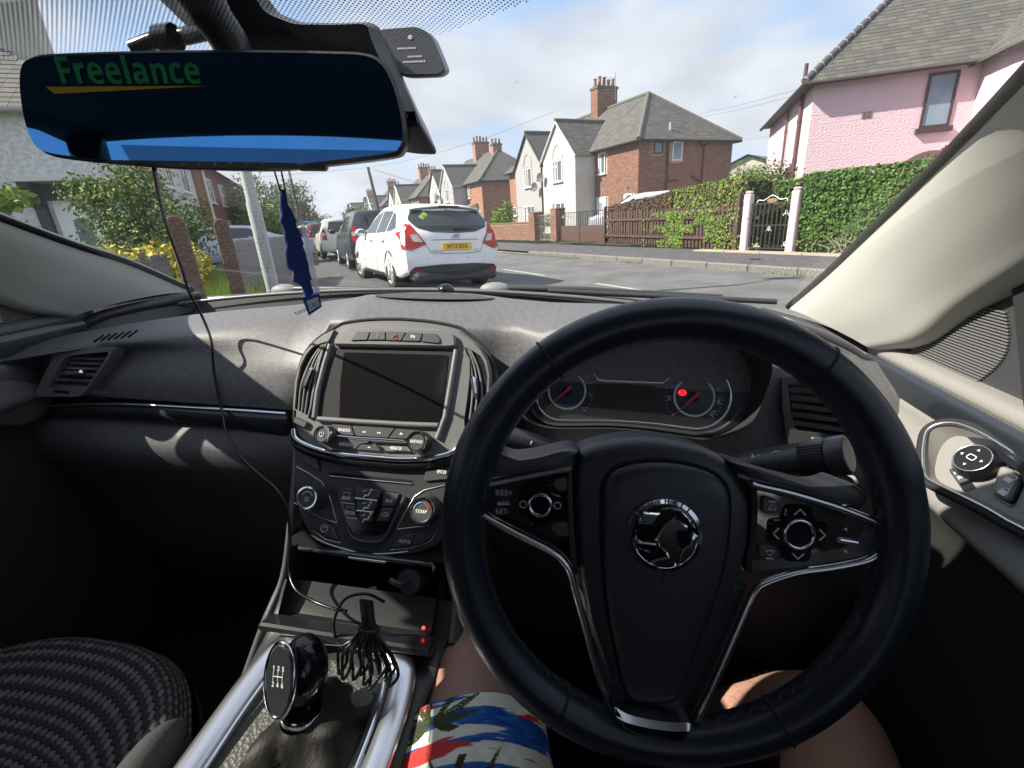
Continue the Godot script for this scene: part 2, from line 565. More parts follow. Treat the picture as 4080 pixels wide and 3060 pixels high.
func dashboard() -> void:
	var T := thing("dashboard", "wide dark grey car dashboard under the windscreen with screen, vents and dials", "dashboard", CAR)
	# padded top
	var rows := []
	for k in 38: rows.append(pad_row(-0.74 + 1.48 * k / 37.0))
	var m := MB.new()
	m.grid(refine(rows, 5, 1))
	part(T, "padded_top", m, mats.pad)
	# black channel between pad and windscreen
	m = MB.new()
	var ch := []
	for k in 31:
		var x := -0.735 + 1.47 * k / 30.0
		var q := pow(absf(x) / 0.74, 2.0)
		ch.append(PackedVector3Array([Vector3(x, lerpf(1.02, 0.95, q), lerpf(-0.905, -0.77, q)), Vector3(x, lerpf(1.0, 0.94, q), lerpf(-0.93, -0.82, q)), Vector3(x, lerpf(1.035, 0.97, q), lerpf(-0.955, -0.93, q)), Vector3(x, lerpf(1.045, 0.985, q), lerpf(-0.965, -0.95, q))]))
	m.grid(ch)
	part(T, "defroster_channel", m, mats.matt)
	m = MB.new()
	var lip := []
	for k in 31:
		var x := -0.72 + 1.44 * k / 30.0
		var q := pow(absf(x) / 0.74, 2.0)
		lip.append(Vector3(x, lerpf(1.047, 0.992, q), lerpf(-0.955, -0.915, q)))
	m.tube(lip, 0.0045, 6)
	part(T, "windscreen_lip", m, mats.fascia)
	# belt rail left and right, where the doors meet the dash
	for s in [-1.0, 1.0]:
		m = MB.new()
		var br := [Vector3(s * 0.735, 0.985, -0.765), Vector3(s * 0.715, 1.0, -0.80), Vector3(s * 0.69, 1.008, -0.86), Vector3(s * 0.66, 1.012, -0.92), Vector3(s * 0.62, 1.018, -0.96)]
		var up := []
		var dn := []
		for p in spl(br, 5): up.append(p); dn.append(p + Vector3(s * -0.012, -0.05, 0.012))
		m.tube(up, 0.011, 8)
		m.grid([PackedVector3Array(up), PackedVector3Array(dn)])
		part(T, "belt_rail", m, mats.panel)
	# speaker grille and sun sensor
	var g := hold(T, "speaker_grille")
	m = MB.new()
	for k in 26:
		var u := (k + 0.5) / 26.0 * 2.0 - 1.0
		var hw := 0.115 * sqrt(maxf(1.0 - pow(absf(u), 2.2), 0.0)) * (0.85 if u > 0 else 1.0)
		m.box(X(R(-4), Vector3(0.0, 1.0545 - 0.001 * u, -0.835 - u * 0.036)), Vector3(hw * 2.0, 0.002, 0.0016))
	part(g, "slat", m, mats.pad)
	m = MB.new()
	var el := PackedVector2Array()
	for q in circ(0.117, Vector2.ZERO, 36, 0.038): el.append(q)
	m.extrude(el, 0.0, 0.0012, X(R(-94), Vector3(0, 1.0525, -0.835)))
	part(g, "backing", m, mats.pad_low)
	m = MB.new()
	m.ball(Vector3(0, 1.052, -0.912), Vector3(0.017, 0.015, 0.017), 18, 12)
	part(T, "sun_sensor", m, mats.gloss)
	# passenger trim strip: chrome line, gloss black insert
	var up := p3([-0.7558,0.8313,-0.642,-0.7392,0.847,-0.642,-0.7076,0.8588,-0.642,-0.6627,0.8666,-0.642,-0.5987,0.8738,-0.642,-0.4983,0.8788,-0.642,-0.4027,0.881,-0.642,-0.2928,0.8826,-0.642,-0.2032,0.8829,-0.642])
	var lo := p3([-0.7513,0.8276,-0.636,-0.7376,0.8344,-0.636,-0.707,0.8415,-0.636,-0.6632,0.8466,-0.636,-0.6,0.8513,-0.636,-0.5001,0.8541,-0.636,-0.4047,0.854,-0.636,-0.2953,0.8508,-0.636,-0.2072,0.8402,-0.636])
	var ua := spl(up, 5)
	var la := spl(lo, 5)
	m = MB.new()
	var mid := []
	for k in ua.size(): mid.append(ua[k].lerp(la[k], 0.45) + Vector3(0, 0, 0.008))
	shell(m, [PackedVector3Array(ua), PackedVector3Array(mid), PackedVector3Array(la)], Vector3(0, 0, -0.02))
	part(T, "trim_strip", m, mats.piano)
	m = MB.new()
	var ch2 := []
	for p in ua: ch2.append(p + Vector3(0, 0.001, 0.004))
	ch2.push_front(la[0] + Vector3(0.002, -0.002, 0.004))
	m.tube(ch2, 0.0036, 8)
	part(T, "chrome_line", m, mats.chrome)
	# glovebox and lower dash
	m = MB.new()
	rows = []
	for k in 13:
		var x := -0.745 + 0.575 * k / 12.0
		var b := 0.012 * sin(PI * k / 12.0)
		var y0 := lerpf(0.832, 0.842, k / 12.0)
		rows.append([Vector3(x, y0 + 0.012, -0.66), Vector3(x, y0, -0.634), Vector3(x, y0 - 0.03, -0.622 + b), Vector3(x, y0 - 0.065, -0.624 + b), Vector3(x, y0 - 0.10, -0.645 + b), Vector3(x, y0 - 0.20, -0.70), Vector3(x, y0 - 0.34, -0.74), Vector3(x, y0 - 0.5, -0.80)])
	m.grid(refine(rows, 4, 2))
	part(T, "glovebox", m, mats.pad_low)
	m = MB.new()
	m.tube(p3([-0.458,0.7271,-0.7,-0.3327,0.7317,-0.7]), 0.0022, 6)
	part(T, "glovebox_seam", m, mats.fascia)
	# lower dash on the driver's side, knee panel
	m = MB.new()
	rows = []
	for k in 11:
		var x := 0.13 + 0.61 * k / 10.0
		rows.append([Vector3(x, 0.862, -0.655), Vector3(x, 0.84, -0.62), Vector3(x, 0.79, -0.595), Vector3(x, 0.72, -0.60), Vector3(x, 0.62, -0.66), Vector3(x, 0.45, -0.74), Vector3(x, 0.3, -0.8)])
	m.grid(refine(rows, 4, 1))
	part(T, "knee_panel", m, mats.pad_low)
	side_vents(T)
	centre_panel(T)
	climate_panel(T)
	instruments(T)
	stalks()

func side_vents(T: Node3D) -> void:
	# passenger end: tall frame with five slats, thumb wheel, moulded word
	var V := hold(T, "side_vent", Transform3D(Basis(Vector3(0.9988,0,-0.0499),Vector3(-0.012,0.9708,-0.2396),Vector3(0.0485,0.2399,0.9696)),Vector3(-0.5988,0.9356,-0.637)))
	var m := MB.new()
	var fo := rnd(pv([-0.0448,0.0419,0.0793,0.0488,0.0725,0.0334,0.0231,-0.0259,0.0055,-0.0422,-0.0829,-0.046,-0.0803,-0.0321,-0.0608,-0.0021,-0.0445,0.0213]), 0.008)
	var fi := rnd(pv([-0.0135,0.0296,0.0708,0.0404,0.0617,0.0259,0.021,-0.0239,0.0105,-0.0253,-0.0576,-0.0291,-0.0534,-0.0227,-0.0426,-0.0076,-0.0302,0.0125]), 0.006)
	var N := mini(fo.size(), fi.size())
	m.frame(fo.slice(0, N), fi.slice(0, N), -0.02, 0.006)
	part(V, "frame", m, mats.fascia)
	m = MB.new()
	m.extrude(fi, -0.03, -0.022)
	part(V, "duct", m, mats.hole)
	for yv in [272.0, 314.0, 357.0, 408.0, 462.0, 515.0]:
		m = MB.new()
		var a := Vector2.ZERO
		var sl := [Vector2(-0.0138,0.0261), Vector2(0.0608,0.0285), Vector2(-0.0169,0.0173), Vector2(0.0556,0.0198), Vector2(-0.0271,0.0081), Vector2(0.0468,0.0107), Vector2(-0.0398,-0.003), Vector2(0.0369,0.0007), Vector2(-0.0479,-0.0145), Vector2(0.0279,-0.0108), Vector2(-0.0561,-0.0259), Vector2(0.02,-0.0223)]
		var k: int = [272.0, 314.0, 357.0, 408.0, 462.0, 515.0].find(yv)
		a = sl[k * 2]
		var b: Vector2 = sl[k * 2 + 1]
		m.box(X(R(18), Vector3((a.x + b.x) / 2, (a.y + b.y) / 2, -0.008)), Vector3((b - a).length(), 0.0022, 0.016))
		part(V, "slat", m, mats.fascia)
	m = MB.new()
	var tc: Vector2 = Vector2(-0.0033,0.0017)
	m.cbox(X(Basis(), Vector3(tc.x, tc.y, 0.002)), Vector3(0.034, 0.009, 0.012), 0.003)
	part(V, "chrome_tab", m, mats.chrome)
	m = MB.new()
	var wc: Vector2 = Vector2(-0.0307,-0.0349)
	m.cbox(X(R(0, 0, -2), Vector3(wc.x, wc.y, 0.004)), Vector3(0.034, 0.008, 0.006), 0.002)
	part(V, "thumb_wheel", m, mats.gloss)
	words(V, "moulded_word", "AIRBAG", 0.0075, mats.pad, X(R(0, 0, 3), v3z(Vector2(0.0478,-0.0325), 0.0065)), true)
	# defogger slots on the pad corner
	for k in 6:
		m = MB.new()
		var p: Vector3 = (Vector3(-0.3249,1,-0.5821) as Vector3).lerp(Vector3(-0.2753,1.015,-0.6748), 0.0)
		var c0: Vector3 = Vector3(-0.5553,0.992,-0.6492)
		var c1: Vector3 = Vector3(-0.4662,1.006,-0.6476)
		p = c0.lerp(c1, (k + 0.5) / 6.0)
		m.box(X(R(20, 0, 28), p + Vector3(0, 0.004, 0)), Vector3(0.013, 0.003, 0.014))
		part(T, "defogger_slot", m, mats.hole)
	# driver's end vent, half behind the wheel
	V = hold(T, "side_vent", Transform3D(Basis(Vector3(0.995,0,0.0995),Vector3(0.0238,0.971,-0.2379),Vector3(-0.0966,0.2391,0.9662)),Vector3(0.5994,0.9475,-0.632)))
	m = MB.new()
	fo = rnd(pv([-0.0466,0.0424,-0.037,0.0449,0.0344,0.0465,0.0492,-0.0461,-0.0287,-0.0479,-0.0418,0.0076]), 0.008)
	fi = rnd(pv([-0.0379,0.0352,-0.0333,0.0381,0.0299,0.0399,0.039,-0.0298,-0.0211,-0.0274,-0.0309,0.0007]), 0.006)
	m.frame(fo, fi, -0.02, 0.004)
	part(V, "frame", m, mats.panel)
	m = MB.new()
	m.extrude(fi, -0.03, -0.024)
	part(V, "duct", m, mats.hole)
	for k in 6:
		m = MB.new()
		var a2: Vector2 = (Vector2(-0.0345,0.0308) as Vector2).lerp(Vector2(-0.0218,-0.0275), k / 5.0)
		var b2: Vector2 = (Vector2(0.0311,0.0306) as Vector2).lerp(Vector2(0.0392,-0.0314), k / 5.0)
		m.box(X(R(14, 0, rad_to_deg((b2 - a2).angle())), v3z((a2 + b2) / 2, -0.006)), Vector3((b2 - a2).length(), 0.005, 0.018))
		part(V, "slat", m, mats.button)
	m = MB.new()
	m.cbox(X(Basis(), v3z(Vector2(0.0182,-0.0388), 0.004)), Vector3(0.04, 0.011, 0.005), 0.002)
	part(V, "thumb_wheel", m, mats.button)

func v3z(p: Vector2, z: float) -> Vector3: return Vector3(p.x, p.y, z)
func mir(p: PackedVector2Array) -> PackedVector2Array:
	var o := PackedVector2Array()
	for q in p: o.append(Vector2(-q.x, q.y))
	return o
func symm(p: PackedVector2Array) -> PackedVector2Array: # left half, top to bottom, closed by its mirror image
	var o := p.duplicate()
	for k in range(p.size() - 1, -1, -1):
		if absf(p[k].x) > 0.0015: o.append(Vector2(-p[k].x, p[k].y))
	return o
func plate(P: Node, called: String, poly: PackedVector2Array, z0: float, z1: float, mat: Material, bev := 0.0) -> MeshInstance3D:
	var m := MB.new()
	m.extrude(poly, z0, z1, Transform3D(), bev)
	return part(P, called, m, mat)
func line2(P: Node, called: String, pts: PackedVector2Array, z: float, r: float, mat: Material, closed := false, flat := 1.0) -> MeshInstance3D:
	var m := MB.new()
	m.tube(to3(pts, z), r, 8, closed, true, flat)
	return part(P, called, m, mat)
func knob(P: Node, c: Vector2, r: float, z0: float, z1: float) -> Node3D:
	var K := hold(P, "knob", X(Basis(), v3z(c, 0)))
	var m := MB.new()
	m.lathe([Vector2(r * 1.16, z0), Vector2(r * 1.1, z0 + 0.004), Vector2(r, z1 - 0.006), Vector2(r, z1 - 0.004)], X(R(90), Vector3.ZERO), 32)
	part(K, "barrel", m, mats.panel)
	m = MB.new()
	m.lathe([Vector2(r, z1 - 0.005), Vector2(r * 1.02, z1 - 0.002), Vector2(r * 0.96, z1 + 0.0008), Vector2(r * 0.82, z1 + 0.0006), Vector2(r * 0.78, z1 - 0.001)], X(R(90), Vector3.ZERO), 40)
	part(K, "chrome_ring", m, mats.chrome)
	m = MB.new()
	m.lathe([Vector2(r * 0.8, z1 - 0.001), Vector2(0.0, z1 - 0.001)], X(R(90), Vector3.ZERO), 32)
	part(K, "face", m, mats.button)
	return K

func centre_panel(T: Node3D) -> void:
	var S := hold(T, "centre_panel", Transform3D(Basis(Vector3(1,0,0),Vector3(0,0.8475,-0.5307),Vector3(0,0.5307,0.8475)),Vector3(0,0.9,-0.578)))
	# silver grey housing, mirrored from its left half
	var half := spl2(pv([-0.0099,0.1723,-0.0538,0.1694,-0.0919,0.163,-0.1046,0.1563,-0.1276,0.1402,-0.1442,0.122,-0.1527,0.1037,-0.1562,0.081,-0.1547,0.048,-0.1489,0.0084,-0.1437,-0.0127,-0.1345,-0.0253,-0.1165,-0.0344,-0.0869,-0.0413,-0.0492,-0.0441,-0.0145,-0.0437]), 3, false)
	half[0].x = 0.0
	half[half.size() - 1].x = 0.0
	var outl := symm(half)
	plate(S, "housing", outl, -0.06, 0.0, mats.fascia, 0.006)
	line2(S, "edge_gap", inset(outl, -0.002), -0.006, 0.003, mats.matt, true)
	# vents left and right
	var vo := pv([-0.1034,0.1493,-0.1078,0.1347,-0.1155,0.1173,-0.1185,0.0908,-0.1195,0.0538,-0.1196,0.0229,-0.1217,0.0084,-0.1483,0.0201,-0.1503,0.0354,-0.1531,0.0647,-0.1518,0.0891,-0.1459,0.1101,-0.1333,0.1279,-0.1196,0.14])
	var vi := pv([-0.1099,0.1299,-0.1126,0.1212,-0.1197,0.1133,-0.1224,0.0906,-0.1224,0.0536,-0.1215,0.0228,-0.1229,0.0116,-0.146,0.0208,-0.1474,0.0356,-0.1504,0.063,-0.1495,0.0873,-0.1432,0.1065,-0.1355,0.1182,-0.1229,0.1255])
	for s in [1, -1]:
		var V := hold(S, "centre_vent")
		var a: PackedVector2Array = vo if s == 1 else mir(vo)
		var b: PackedVector2Array = vi if s == 1 else mir(vi)
		var m := MB.new()
		m.frame(a, b, -0.002, 0.006)
		part(V, "frame", m, mats.fascia)
		plate(V, "duct", b, 0.0005, 0.0016, mats.hole)
		for k in 3:
			var q := 0.25 + 0.25 * k
			var up: Vector2 = vi[13].lerp(vi[0], q)
			var dn: Vector2 = vi[7].lerp(vi[6], q)
			var md: Vector2 = vi[9].lerp(vi[4], q)
			var pl := PackedVector2Array([up, up.lerp(md, 0.5) + Vector2(-0.003, 0.004), md, dn])
			if s == -1: pl = mir(pl)
			line2(V, "slat", spl2(pl, 4, false), 0.003, 0.0016, mats.fascia)
		var tc: Vector2 = Vector2(-0.1322,0.0692)
		if s == -1: tc.x = -tc.x
		var mm := MB.new()
		mm.cbox(X(R(0, 0, -14.0 * s), v3z(tc, 0.008)), Vector3(0.007, 0.034, 0.012), 0.003)
		part(V, "chrome_tab", mm, mats.chrome)
		mm = MB.new()
		var wc: Vector2 = Vector2(-0.1331,0.0001)
		if s == -1: wc.x = -wc.x
		mm.cbox(X(R(0, 0, -18.0 * s), v3z(wc, 0.003)), Vector3(0.024, 0.011, 0.006), 0.002)
		part(V, "thumb_wheel", mm, mats.button)
	# row of hazard buttons under a raised brow
	plate(S, "brow", rnd(pv([-0.0768,0.1547,0.069,0.1567,0.0946,0.1489,0.0976,0.1299,0.0889,0.1277,-0.0978,0.1228,-0.0999,0.1313,-0.0931,0.1468]), 0.008), -0.002, 0.009, mats.fascia, 0.003)
	var bt := [pv([-0.0629,0.1454,-0.0402,0.1467,-0.0428,0.1328,-0.0697,0.1307]), pv([-0.0391,0.1468,-0.0155,0.1481,-0.0134,0.1341,-0.0415,0.1329]), pv([-0.0143,0.1482,0.0178,0.1483,0.0115,0.1337,-0.0126,0.1338]), pv([0.0189,0.1484,0.0445,0.148,0.0418,0.1343,0.0124,0.1338]), pv([0.0455,0.148,0.0655,0.1479,0.0729,0.1397,0.0729,0.1324,0.044,0.1339])]
	for k in 5: plate(S, "button", rnd(bt[k], 0.002), 0.006, 0.0112, mats.button, 0.001)
	line2(S, "warning_triangle", pv([0.0037,0.1433,-0.0023,0.1371,0.0052,0.1367]), 0.0116, 0.0007, mats.print_red, true)
	words(S, "symbol", "P", 0.006, mats.print, X(Basis(), v3z(Vector2(0.028,0.1412), 0.0116)), true)
	words(S, "symbol", "A", 0.003, mats.print, X(Basis(), v3z(Vector2(0.0319,0.1408), 0.0116)), true)
	for k in 3: line2(S, "symbol", PackedVector2Array([Vector2(-0.002, -0.003 + 0.003 * k), Vector2(0.002, -0.003 + 0.003 * k)]) * Transform2D(0, -(Vector2(-0.0267,0.1401) as Vector2)), 0.0116, 0.0005, mats.print_dim)
	# screen: recess walls, glass, bezel
	var so := rnd(pv([-0.0965,0.121,0.0971,0.1263,0.0919,0.0489,0.0847,0.0132,-0.0771,0.0097,-0.1107,0.011,-0.1112,0.0506,-0.1069,0.0914]), 0.005)
	plate(S, "screen_bezel", so, 0.0002, 0.0012, mats.matt)
	var sg := rnd(pv([-0.0826,0.1141,0.0855,0.1176,0.0859,0.0765,0.0846,0.0137,-0.0724,0.01,-0.0803,0.067]), 0.003)
	plate(S, "screen", sg, 0.0012, 0.0022, mats.screen)
	line2(S, "screen_rim", pv([0.0971,0.1263,0.0948,0.077,0.0921,0.0248,0.0838,-0.008]), 0.002, 0.0045, mats.fascia, false)
	line2(S, "screen_rim", pv([-0.1061,0.1253,-0.1108,0.0912,-0.1141,0.0504,-0.1122,0.0091]), 0.003, 0.0045, mats.fascia, false)
	line2(S, "screen_rim", pv([-0.1062,0.0077,-0.0393,0.0079,0.0337,0.0091,0.0832,0.0109]), 0.003, 0.0042, mats.fascia, false)
	# radio controls
	var pads := [pv([-0.0834,0.0015,-0.0507,0.0015,-0.0426,-0.0135,-0.0676,-0.0136]), pv([-0.0493,0.0014,0.0187,0.0025,0.0093,-0.0132,-0.0413,-0.0136]), pv([0.02,0.0022,0.0571,0.0019,0.0597,-0.011,0.0107,-0.0133]), pv([-0.0817,-0.0186,-0.0187,-0.0194,-0.0192,-0.0225,-0.0307,-0.0246,-0.0385,-0.0329,-0.0791,-0.0335]), pv([-0.0303,-0.0251,-0.0062,-0.0244,0.0029,-0.033,-0.0381,-0.0332]), pv([-0.0178,-0.0197,0.0438,-0.0172,0.0482,-0.0303,0.0041,-0.0329,-0.005,-0.0238])]
	for q in pads: plate(S, "button", rnd(q, 0.0025), -0.001, 0.0045, mats.button, 0.001)
	line2(S, "chrome_line", pv([-0.069,-0.0158,-0.0403,-0.0161,0.0033,-0.0154,0.0354,-0.0152]), 0.005, 0.0016, mats.chrome, false)
	var tx := [["RADIO", Vector2(-0.0604,-0.0062), 0.0049], ["MEDIA", Vector2(-0.0545,-0.0269), 0.0049], ["BACK", Vector2(0.0249,-0.0265), 0.0054]]
	for q in tx: words(S, "lettering", q[0], q[2], mats.print, X(R(0, 0, -1), v3z(q[1], 0.0047)), true)
	for tri in [pv([-0.0315,-0.0068,-0.0288,-0.0051,-0.0283,-0.0083]), pv([-0.0284,-0.0066,-0.0258,-0.0049,-0.0252,-0.0081]), pv([-0.0043,-0.0062,-0.0077,-0.0048,-0.0072,-0.0082]), pv([-0.0014,-0.006,-0.0045,-0.0045,-0.004,-0.0079]), pv([-0.0193,-0.0295,-0.0142,-0.0294,-0.0172,-0.0269]), pv([0.0139,-0.0266,0.0165,-0.025,0.0169,-0.0278]), pv([0.0263,-0.0064,0.0327,-0.0062,0.0291,-0.0031])]:
		plate(S, "symbol", tri, 0.0046, 0.0052, mats.print)
	var K := knob(S, Vector2(-0.0842,-0.0159), 0.0128, 0.0, 0.023)
	power_symbol(K, Vector2.ZERO, 0.0034, 0.0228)
	K = knob(S, Vector2(0.0601,-0.0156), 0.0145, 0.0, 0.023)
	words(K, "lettering", "MENU", 0.004, mats.print, X(Basis(), Vector3(0, 0, 0.0224)), true)
	# chrome bow along the bottom
	var arc := spl2(pv([-0.1435,-0.0105,-0.1395,-0.0208,-0.1316,-0.0272,-0.1162,-0.0329,-0.0925,-0.0385,-0.0547,-0.0424,-0.0128,-0.0427]), 4, false)
	var full := arc.duplicate()
	for k in range(arc.size() - 2, -1, -1): full.append(Vector2(-arc[k].x + 2.0 * arc[arc.size() - 1].x, arc[k].y))
	line2(S, "chrome_bow", full, 0.003, 0.0042, mats.chrome)
	line2(S, "black_bow", PackedVector2Array(Array(full).map(func(p): return p - Vector2(0, 0.009))), -0.002, 0.006, mats.gloss)

func power_symbol(P: Node, c: Vector2, r: float, z: float) -> void:
	var a := PackedVector2Array()
	for k in 17: a.append(c + Vector2(sin(0.6 + k * (TAU - 1.2) / 16.0), cos(0.6 + k * (TAU - 1.2) / 16.0)) * r)
	line2(P, "power_symbol", a, z, 0.0006, mats.print)
	line2(P, "power_symbol", PackedVector2Array([c, c + Vector2(0, r * 1.2)]), z, 0.0006, mats.print)

func climate_panel(T: Node3D) -> void:
	var S := hold(T, "climate_panel", Transform3D(Basis(Vector3(1,0,0),Vector3(0,0.8475,-0.5307),Vector3(0,0.5307,0.8475)),Vector3(0,0.9,-0.578)))
	var half := spl2(pv([-0.0172,-0.0446,-0.0521,-0.0454,-0.0899,-0.0435,-0.1197,-0.0372,-0.1387,-0.0286,-0.1477,-0.0177]), 2, false)
	half.append_array(spl2(pv([-0.1445,-0.0386,-0.1381,-0.0645,-0.1293,-0.0991,-0.1187,-0.127,-0.1035,-0.1493,-0.0886,-0.1612,-0.0669,-0.17,-0.0413,-0.1749,-0.0116,-0.1777,0.0088,-0.1769]), 3, false))
	half[0].x = 0.0
	half[half.size() - 1].x = 0.0
	plate(S, "plate", symm(half), -0.06, -0.006, mats.panel, 0.002)
	var low := spl2(pv([-0.0899,-0.1607,-0.0664,-0.1693,-0.0409,-0.1742,-0.0111,-0.1772,0.0092,-0.1765,0.036,-0.1727,0.0589,-0.1678]), 4, false)
	line2(S, "edge_line", low, -0.005, 0.0016, mats.satin)
	# slot for discs
	plate(S, "disc_slot", rnd(pv([-0.0793,-0.0696,0.052,-0.0698,0.0514,-0.0744,-0.0778,-0.0742]), 0.002), -0.01, -0.0055, mats.hole)
	line2(S, "slot_edge", pv([-0.0771,-0.0749,-0.0147,-0.0753,0.0519,-0.0751]), -0.005, 0.0011, mats.satin)
	# side islands
	var isl := [pv([-0.1334,-0.0415,-0.0995,-0.0507,-0.0929,-0.069,-0.1059,-0.0654,-0.1291,-0.0531]), pv([0.0708,-0.0529,0.1118,-0.0472,0.1136,-0.0628,0.0694,-0.07]), pv([-0.1013,-0.1338,-0.0771,-0.1381,-0.058,-0.1468,-0.0465,-0.1628,-0.0683,-0.159,-0.089,-0.1489]), pv([0.0336,-0.1646,0.0381,-0.1545,0.0489,-0.1469,0.066,-0.1424,0.0635,-0.1591]), pv([0.0667,-0.142,0.0965,-0.1347,0.0908,-0.1447,0.0781,-0.1546,0.0641,-0.1588])]
	for q in isl: plate(S, "button", rnd(q, 0.004), -0.008, -0.002, mats.button, 0.001)
	line2(S, "groove", pv([-0.1332,-0.0659,-0.1135,-0.0731,-0.0895,-0.0839,-0.0753,-0.0988,-0.0659,-0.1162,-0.0542,-0.1403]), -0.0055, 0.0009, mats.satin)
	line2(S, "groove", pv([-0.1268,-0.1185,-0.1021,-0.1265,-0.0801,-0.1356,-0.0542,-0.1403]), -0.0055, 0.0009, mats.satin)
	line2(S, "groove", pv([0.1007,-0.0728,0.071,-0.0822,0.058,-0.0923,0.0507,-0.1085,0.0432,-0.1235,0.0378,-0.1399,0.0866,-0.1295]), -0.0055, 0.0009, mats.satin)
	line2(S, "groove", pv([-0.0906,-0.1535,-0.0673,-0.1644,-0.0433,-0.1672]), -0.0055, 0.0009, mats.satin)
	line2(S, "groove", pv([0.033,-0.1681,0.0628,-0.1626,0.0892,-0.1502,0.0966,-0.1355]), -0.0055, 0.0009, mats.satin)
	# shield in the middle with its buttons
	plate(S, "shield", rnd(pv([-0.0616,-0.0907,0.0359,-0.0887,0.0339,-0.1001,0.0235,-0.1441,0.0137,-0.1511,-0.0237,-0.1527,-0.0335,-0.1455,-0.0547,-0.1083]), 0.006), -0.008, -0.0045, mats.gloss)
	line2(S, "shield_rim", spl2(pv([-0.0363,-0.1445,-0.0296,-0.1548,-0.0178,-0.1601,0.0053,-0.1609,0.0201,-0.1561,0.0269,-0.1457,0.0346,-0.1242,0.0446,-0.0934]), 4, false), -0.005, 0.0055, mats.panel, false, 0.6)
	var bs := [pv([-0.0576,-0.0903,-0.0347,-0.0896,-0.0288,-0.1102,-0.0498,-0.1102]), pv([-0.049,-0.1112,-0.0279,-0.1115,-0.0205,-0.1305,-0.0378,-0.13]), pv([-0.0342,-0.0873,0.0105,-0.0878,0.0054,-0.102,-0.0283,-0.1021]), pv([-0.0276,-0.1043,0.005,-0.1046,0.002,-0.1189,-0.023,-0.1188]), pv([-0.022,-0.1213,0.0017,-0.1212,-0.0001,-0.1329,-0.0179,-0.1319]), pv([0.0115,-0.0899,0.0369,-0.0902,0.0306,-0.109,0.0124,-0.1102]), pv([0.0126,-0.1121,0.0303,-0.111,0.0253,-0.1298,0.0069,-0.1311])]
	for k in 7: plate(S, "button", rnd(bs[k], 0.0025), -0.006, 0.001 if k in [2, 3, 4] else -0.001, mats.button, 0.0012)
	line2(S, "chrome_line", pv([-0.0288,-0.1026,0.0056,-0.1031]), 0.0008, 0.0013, mats.chrome)
	line2(S, "chrome_line", pv([-0.0235,-0.1195,0.0021,-0.1197]), 0.0008, 0.0013, mats.chrome)
	line2(S, "chrome_line", pv([-0.0497,-0.1108,-0.0287,-0.1109]), 0.0, 0.0007, mats.satin)
	line2(S, "chrome_line", pv([-0.0377,-0.1305,-0.0205,-0.1307]), 0.0, 0.0007, mats.satin)
	var tx := [["A/C", Vector2(0.0229,-0.1015), 0.0054], ["MAX", Vector2(-0.0434,-0.1039), 0.0028], ["REAR", Vector2(-0.0347,-0.1238), 0.0028], ["AUTO", Vector2(0.0536,-0.1542), 0.005], ["eco", Vector2(0.0952,-0.0538), 0.0072]]
	for q in tx: words(S, "lettering", q[0], q[2], mats.print, X(R(0, 0, -1), v3z(q[1], -0.0006)), true)
	# pictograms: seated figures, defrosters, car outline
	for o in [Vector2(-0.0111,-0.094), Vector2(-0.009,-0.1111), Vector2(-0.007,-0.1275)]:
		var c: Vector2 = o
		line2(S, "symbol", PackedVector2Array([c + Vector2(0.004, 0.002), c + Vector2(0.002, -0.003), c + Vector2(-0.003, -0.003), c + Vector2(-0.005, -0.007)]), 0.0014, 0.0013, mats.print)
		plate(S, "symbol", circ(0.0017, c + Vector2(0.0052, 0.0052), 10), 0.001, 0.0016, mats.print)
		line2(S, "symbol", PackedVector2Array([c + Vector2(-0.007, 0.002), c + Vector2(-0.002, 0.004)]), 0.0014, 0.0007, mats.print)
	for o in [Vector2(-0.0436,-0.0994), Vector2(-0.0353,-0.119)]:
		var c: Vector2 = o
		line2(S, "symbol", PackedVector2Array([c + Vector2(-0.0055, 0.003), c + Vector2(0.0055, 0.003), c + Vector2(0.0035, -0.0035), c + Vector2(-0.0035, -0.0035)]), -0.0004, 0.0006, mats.print_dim, true)
	line2(S, "symbol", spl2(pv([0.0141,-0.1216,0.0159,-0.1195,0.0194,-0.1185,0.0225,-0.1192,0.0245,-0.1206,0.0242,-0.1223,0.0152,-0.1228]), 3), -0.0004, 0.0006, mats.print_dim, true)
	var K := knob(S, Vector2(-0.0909,-0.1069), 0.0165, -0.006, 0.023)
	for k in 4: plate(K, "fan_symbol", circ(0.0015, Vector2(0.0017 * (1 - 2 * (k % 2)), -0.002 + 0.0017 * (1 - 2 * (k / 2))), 10), 0.0218, 0.0226, mats.print_dim)
	var arc := PackedVector2Array()
	for k in 13: arc.append(Vector2(cos(0.35 + k * 0.2), sin(0.35 + k * 0.2)) * 0.0085)
	line2(K, "scale_arc", arc, 0.0222, 0.0006, mats.print)
	K = knob(S, Vector2(0.0797,-0.1086), 0.0185, -0.006, 0.023)
	words(K, "lettering", "TEMP", 0.0046, mats.print, X(Basis(), Vector3(0, -0.001, 0.0224)), true)
	for s in [0, 1]:
		var a2 := PackedVector2Array()
		for k in 8: a2.append(Vector2(cos((0.15 + k * 0.19) if s == 0 else (PI - 0.15 - k * 0.19)), sin((0.15 + k * 0.19) if s == 0 else (PI - 0.15 - k * 0.19))) * 0.0108)
		line2(K, "scale_arc", a2, 0.0222, 0.0009, mt("temp_red", 0.6, 0.06, 0.05) if s == 0 else mt("temp_blue", 0.15, 0.35, 0.75))
	power_symbol(S, Vector2(-0.0703,-0.149), 0.005, -0.0012)

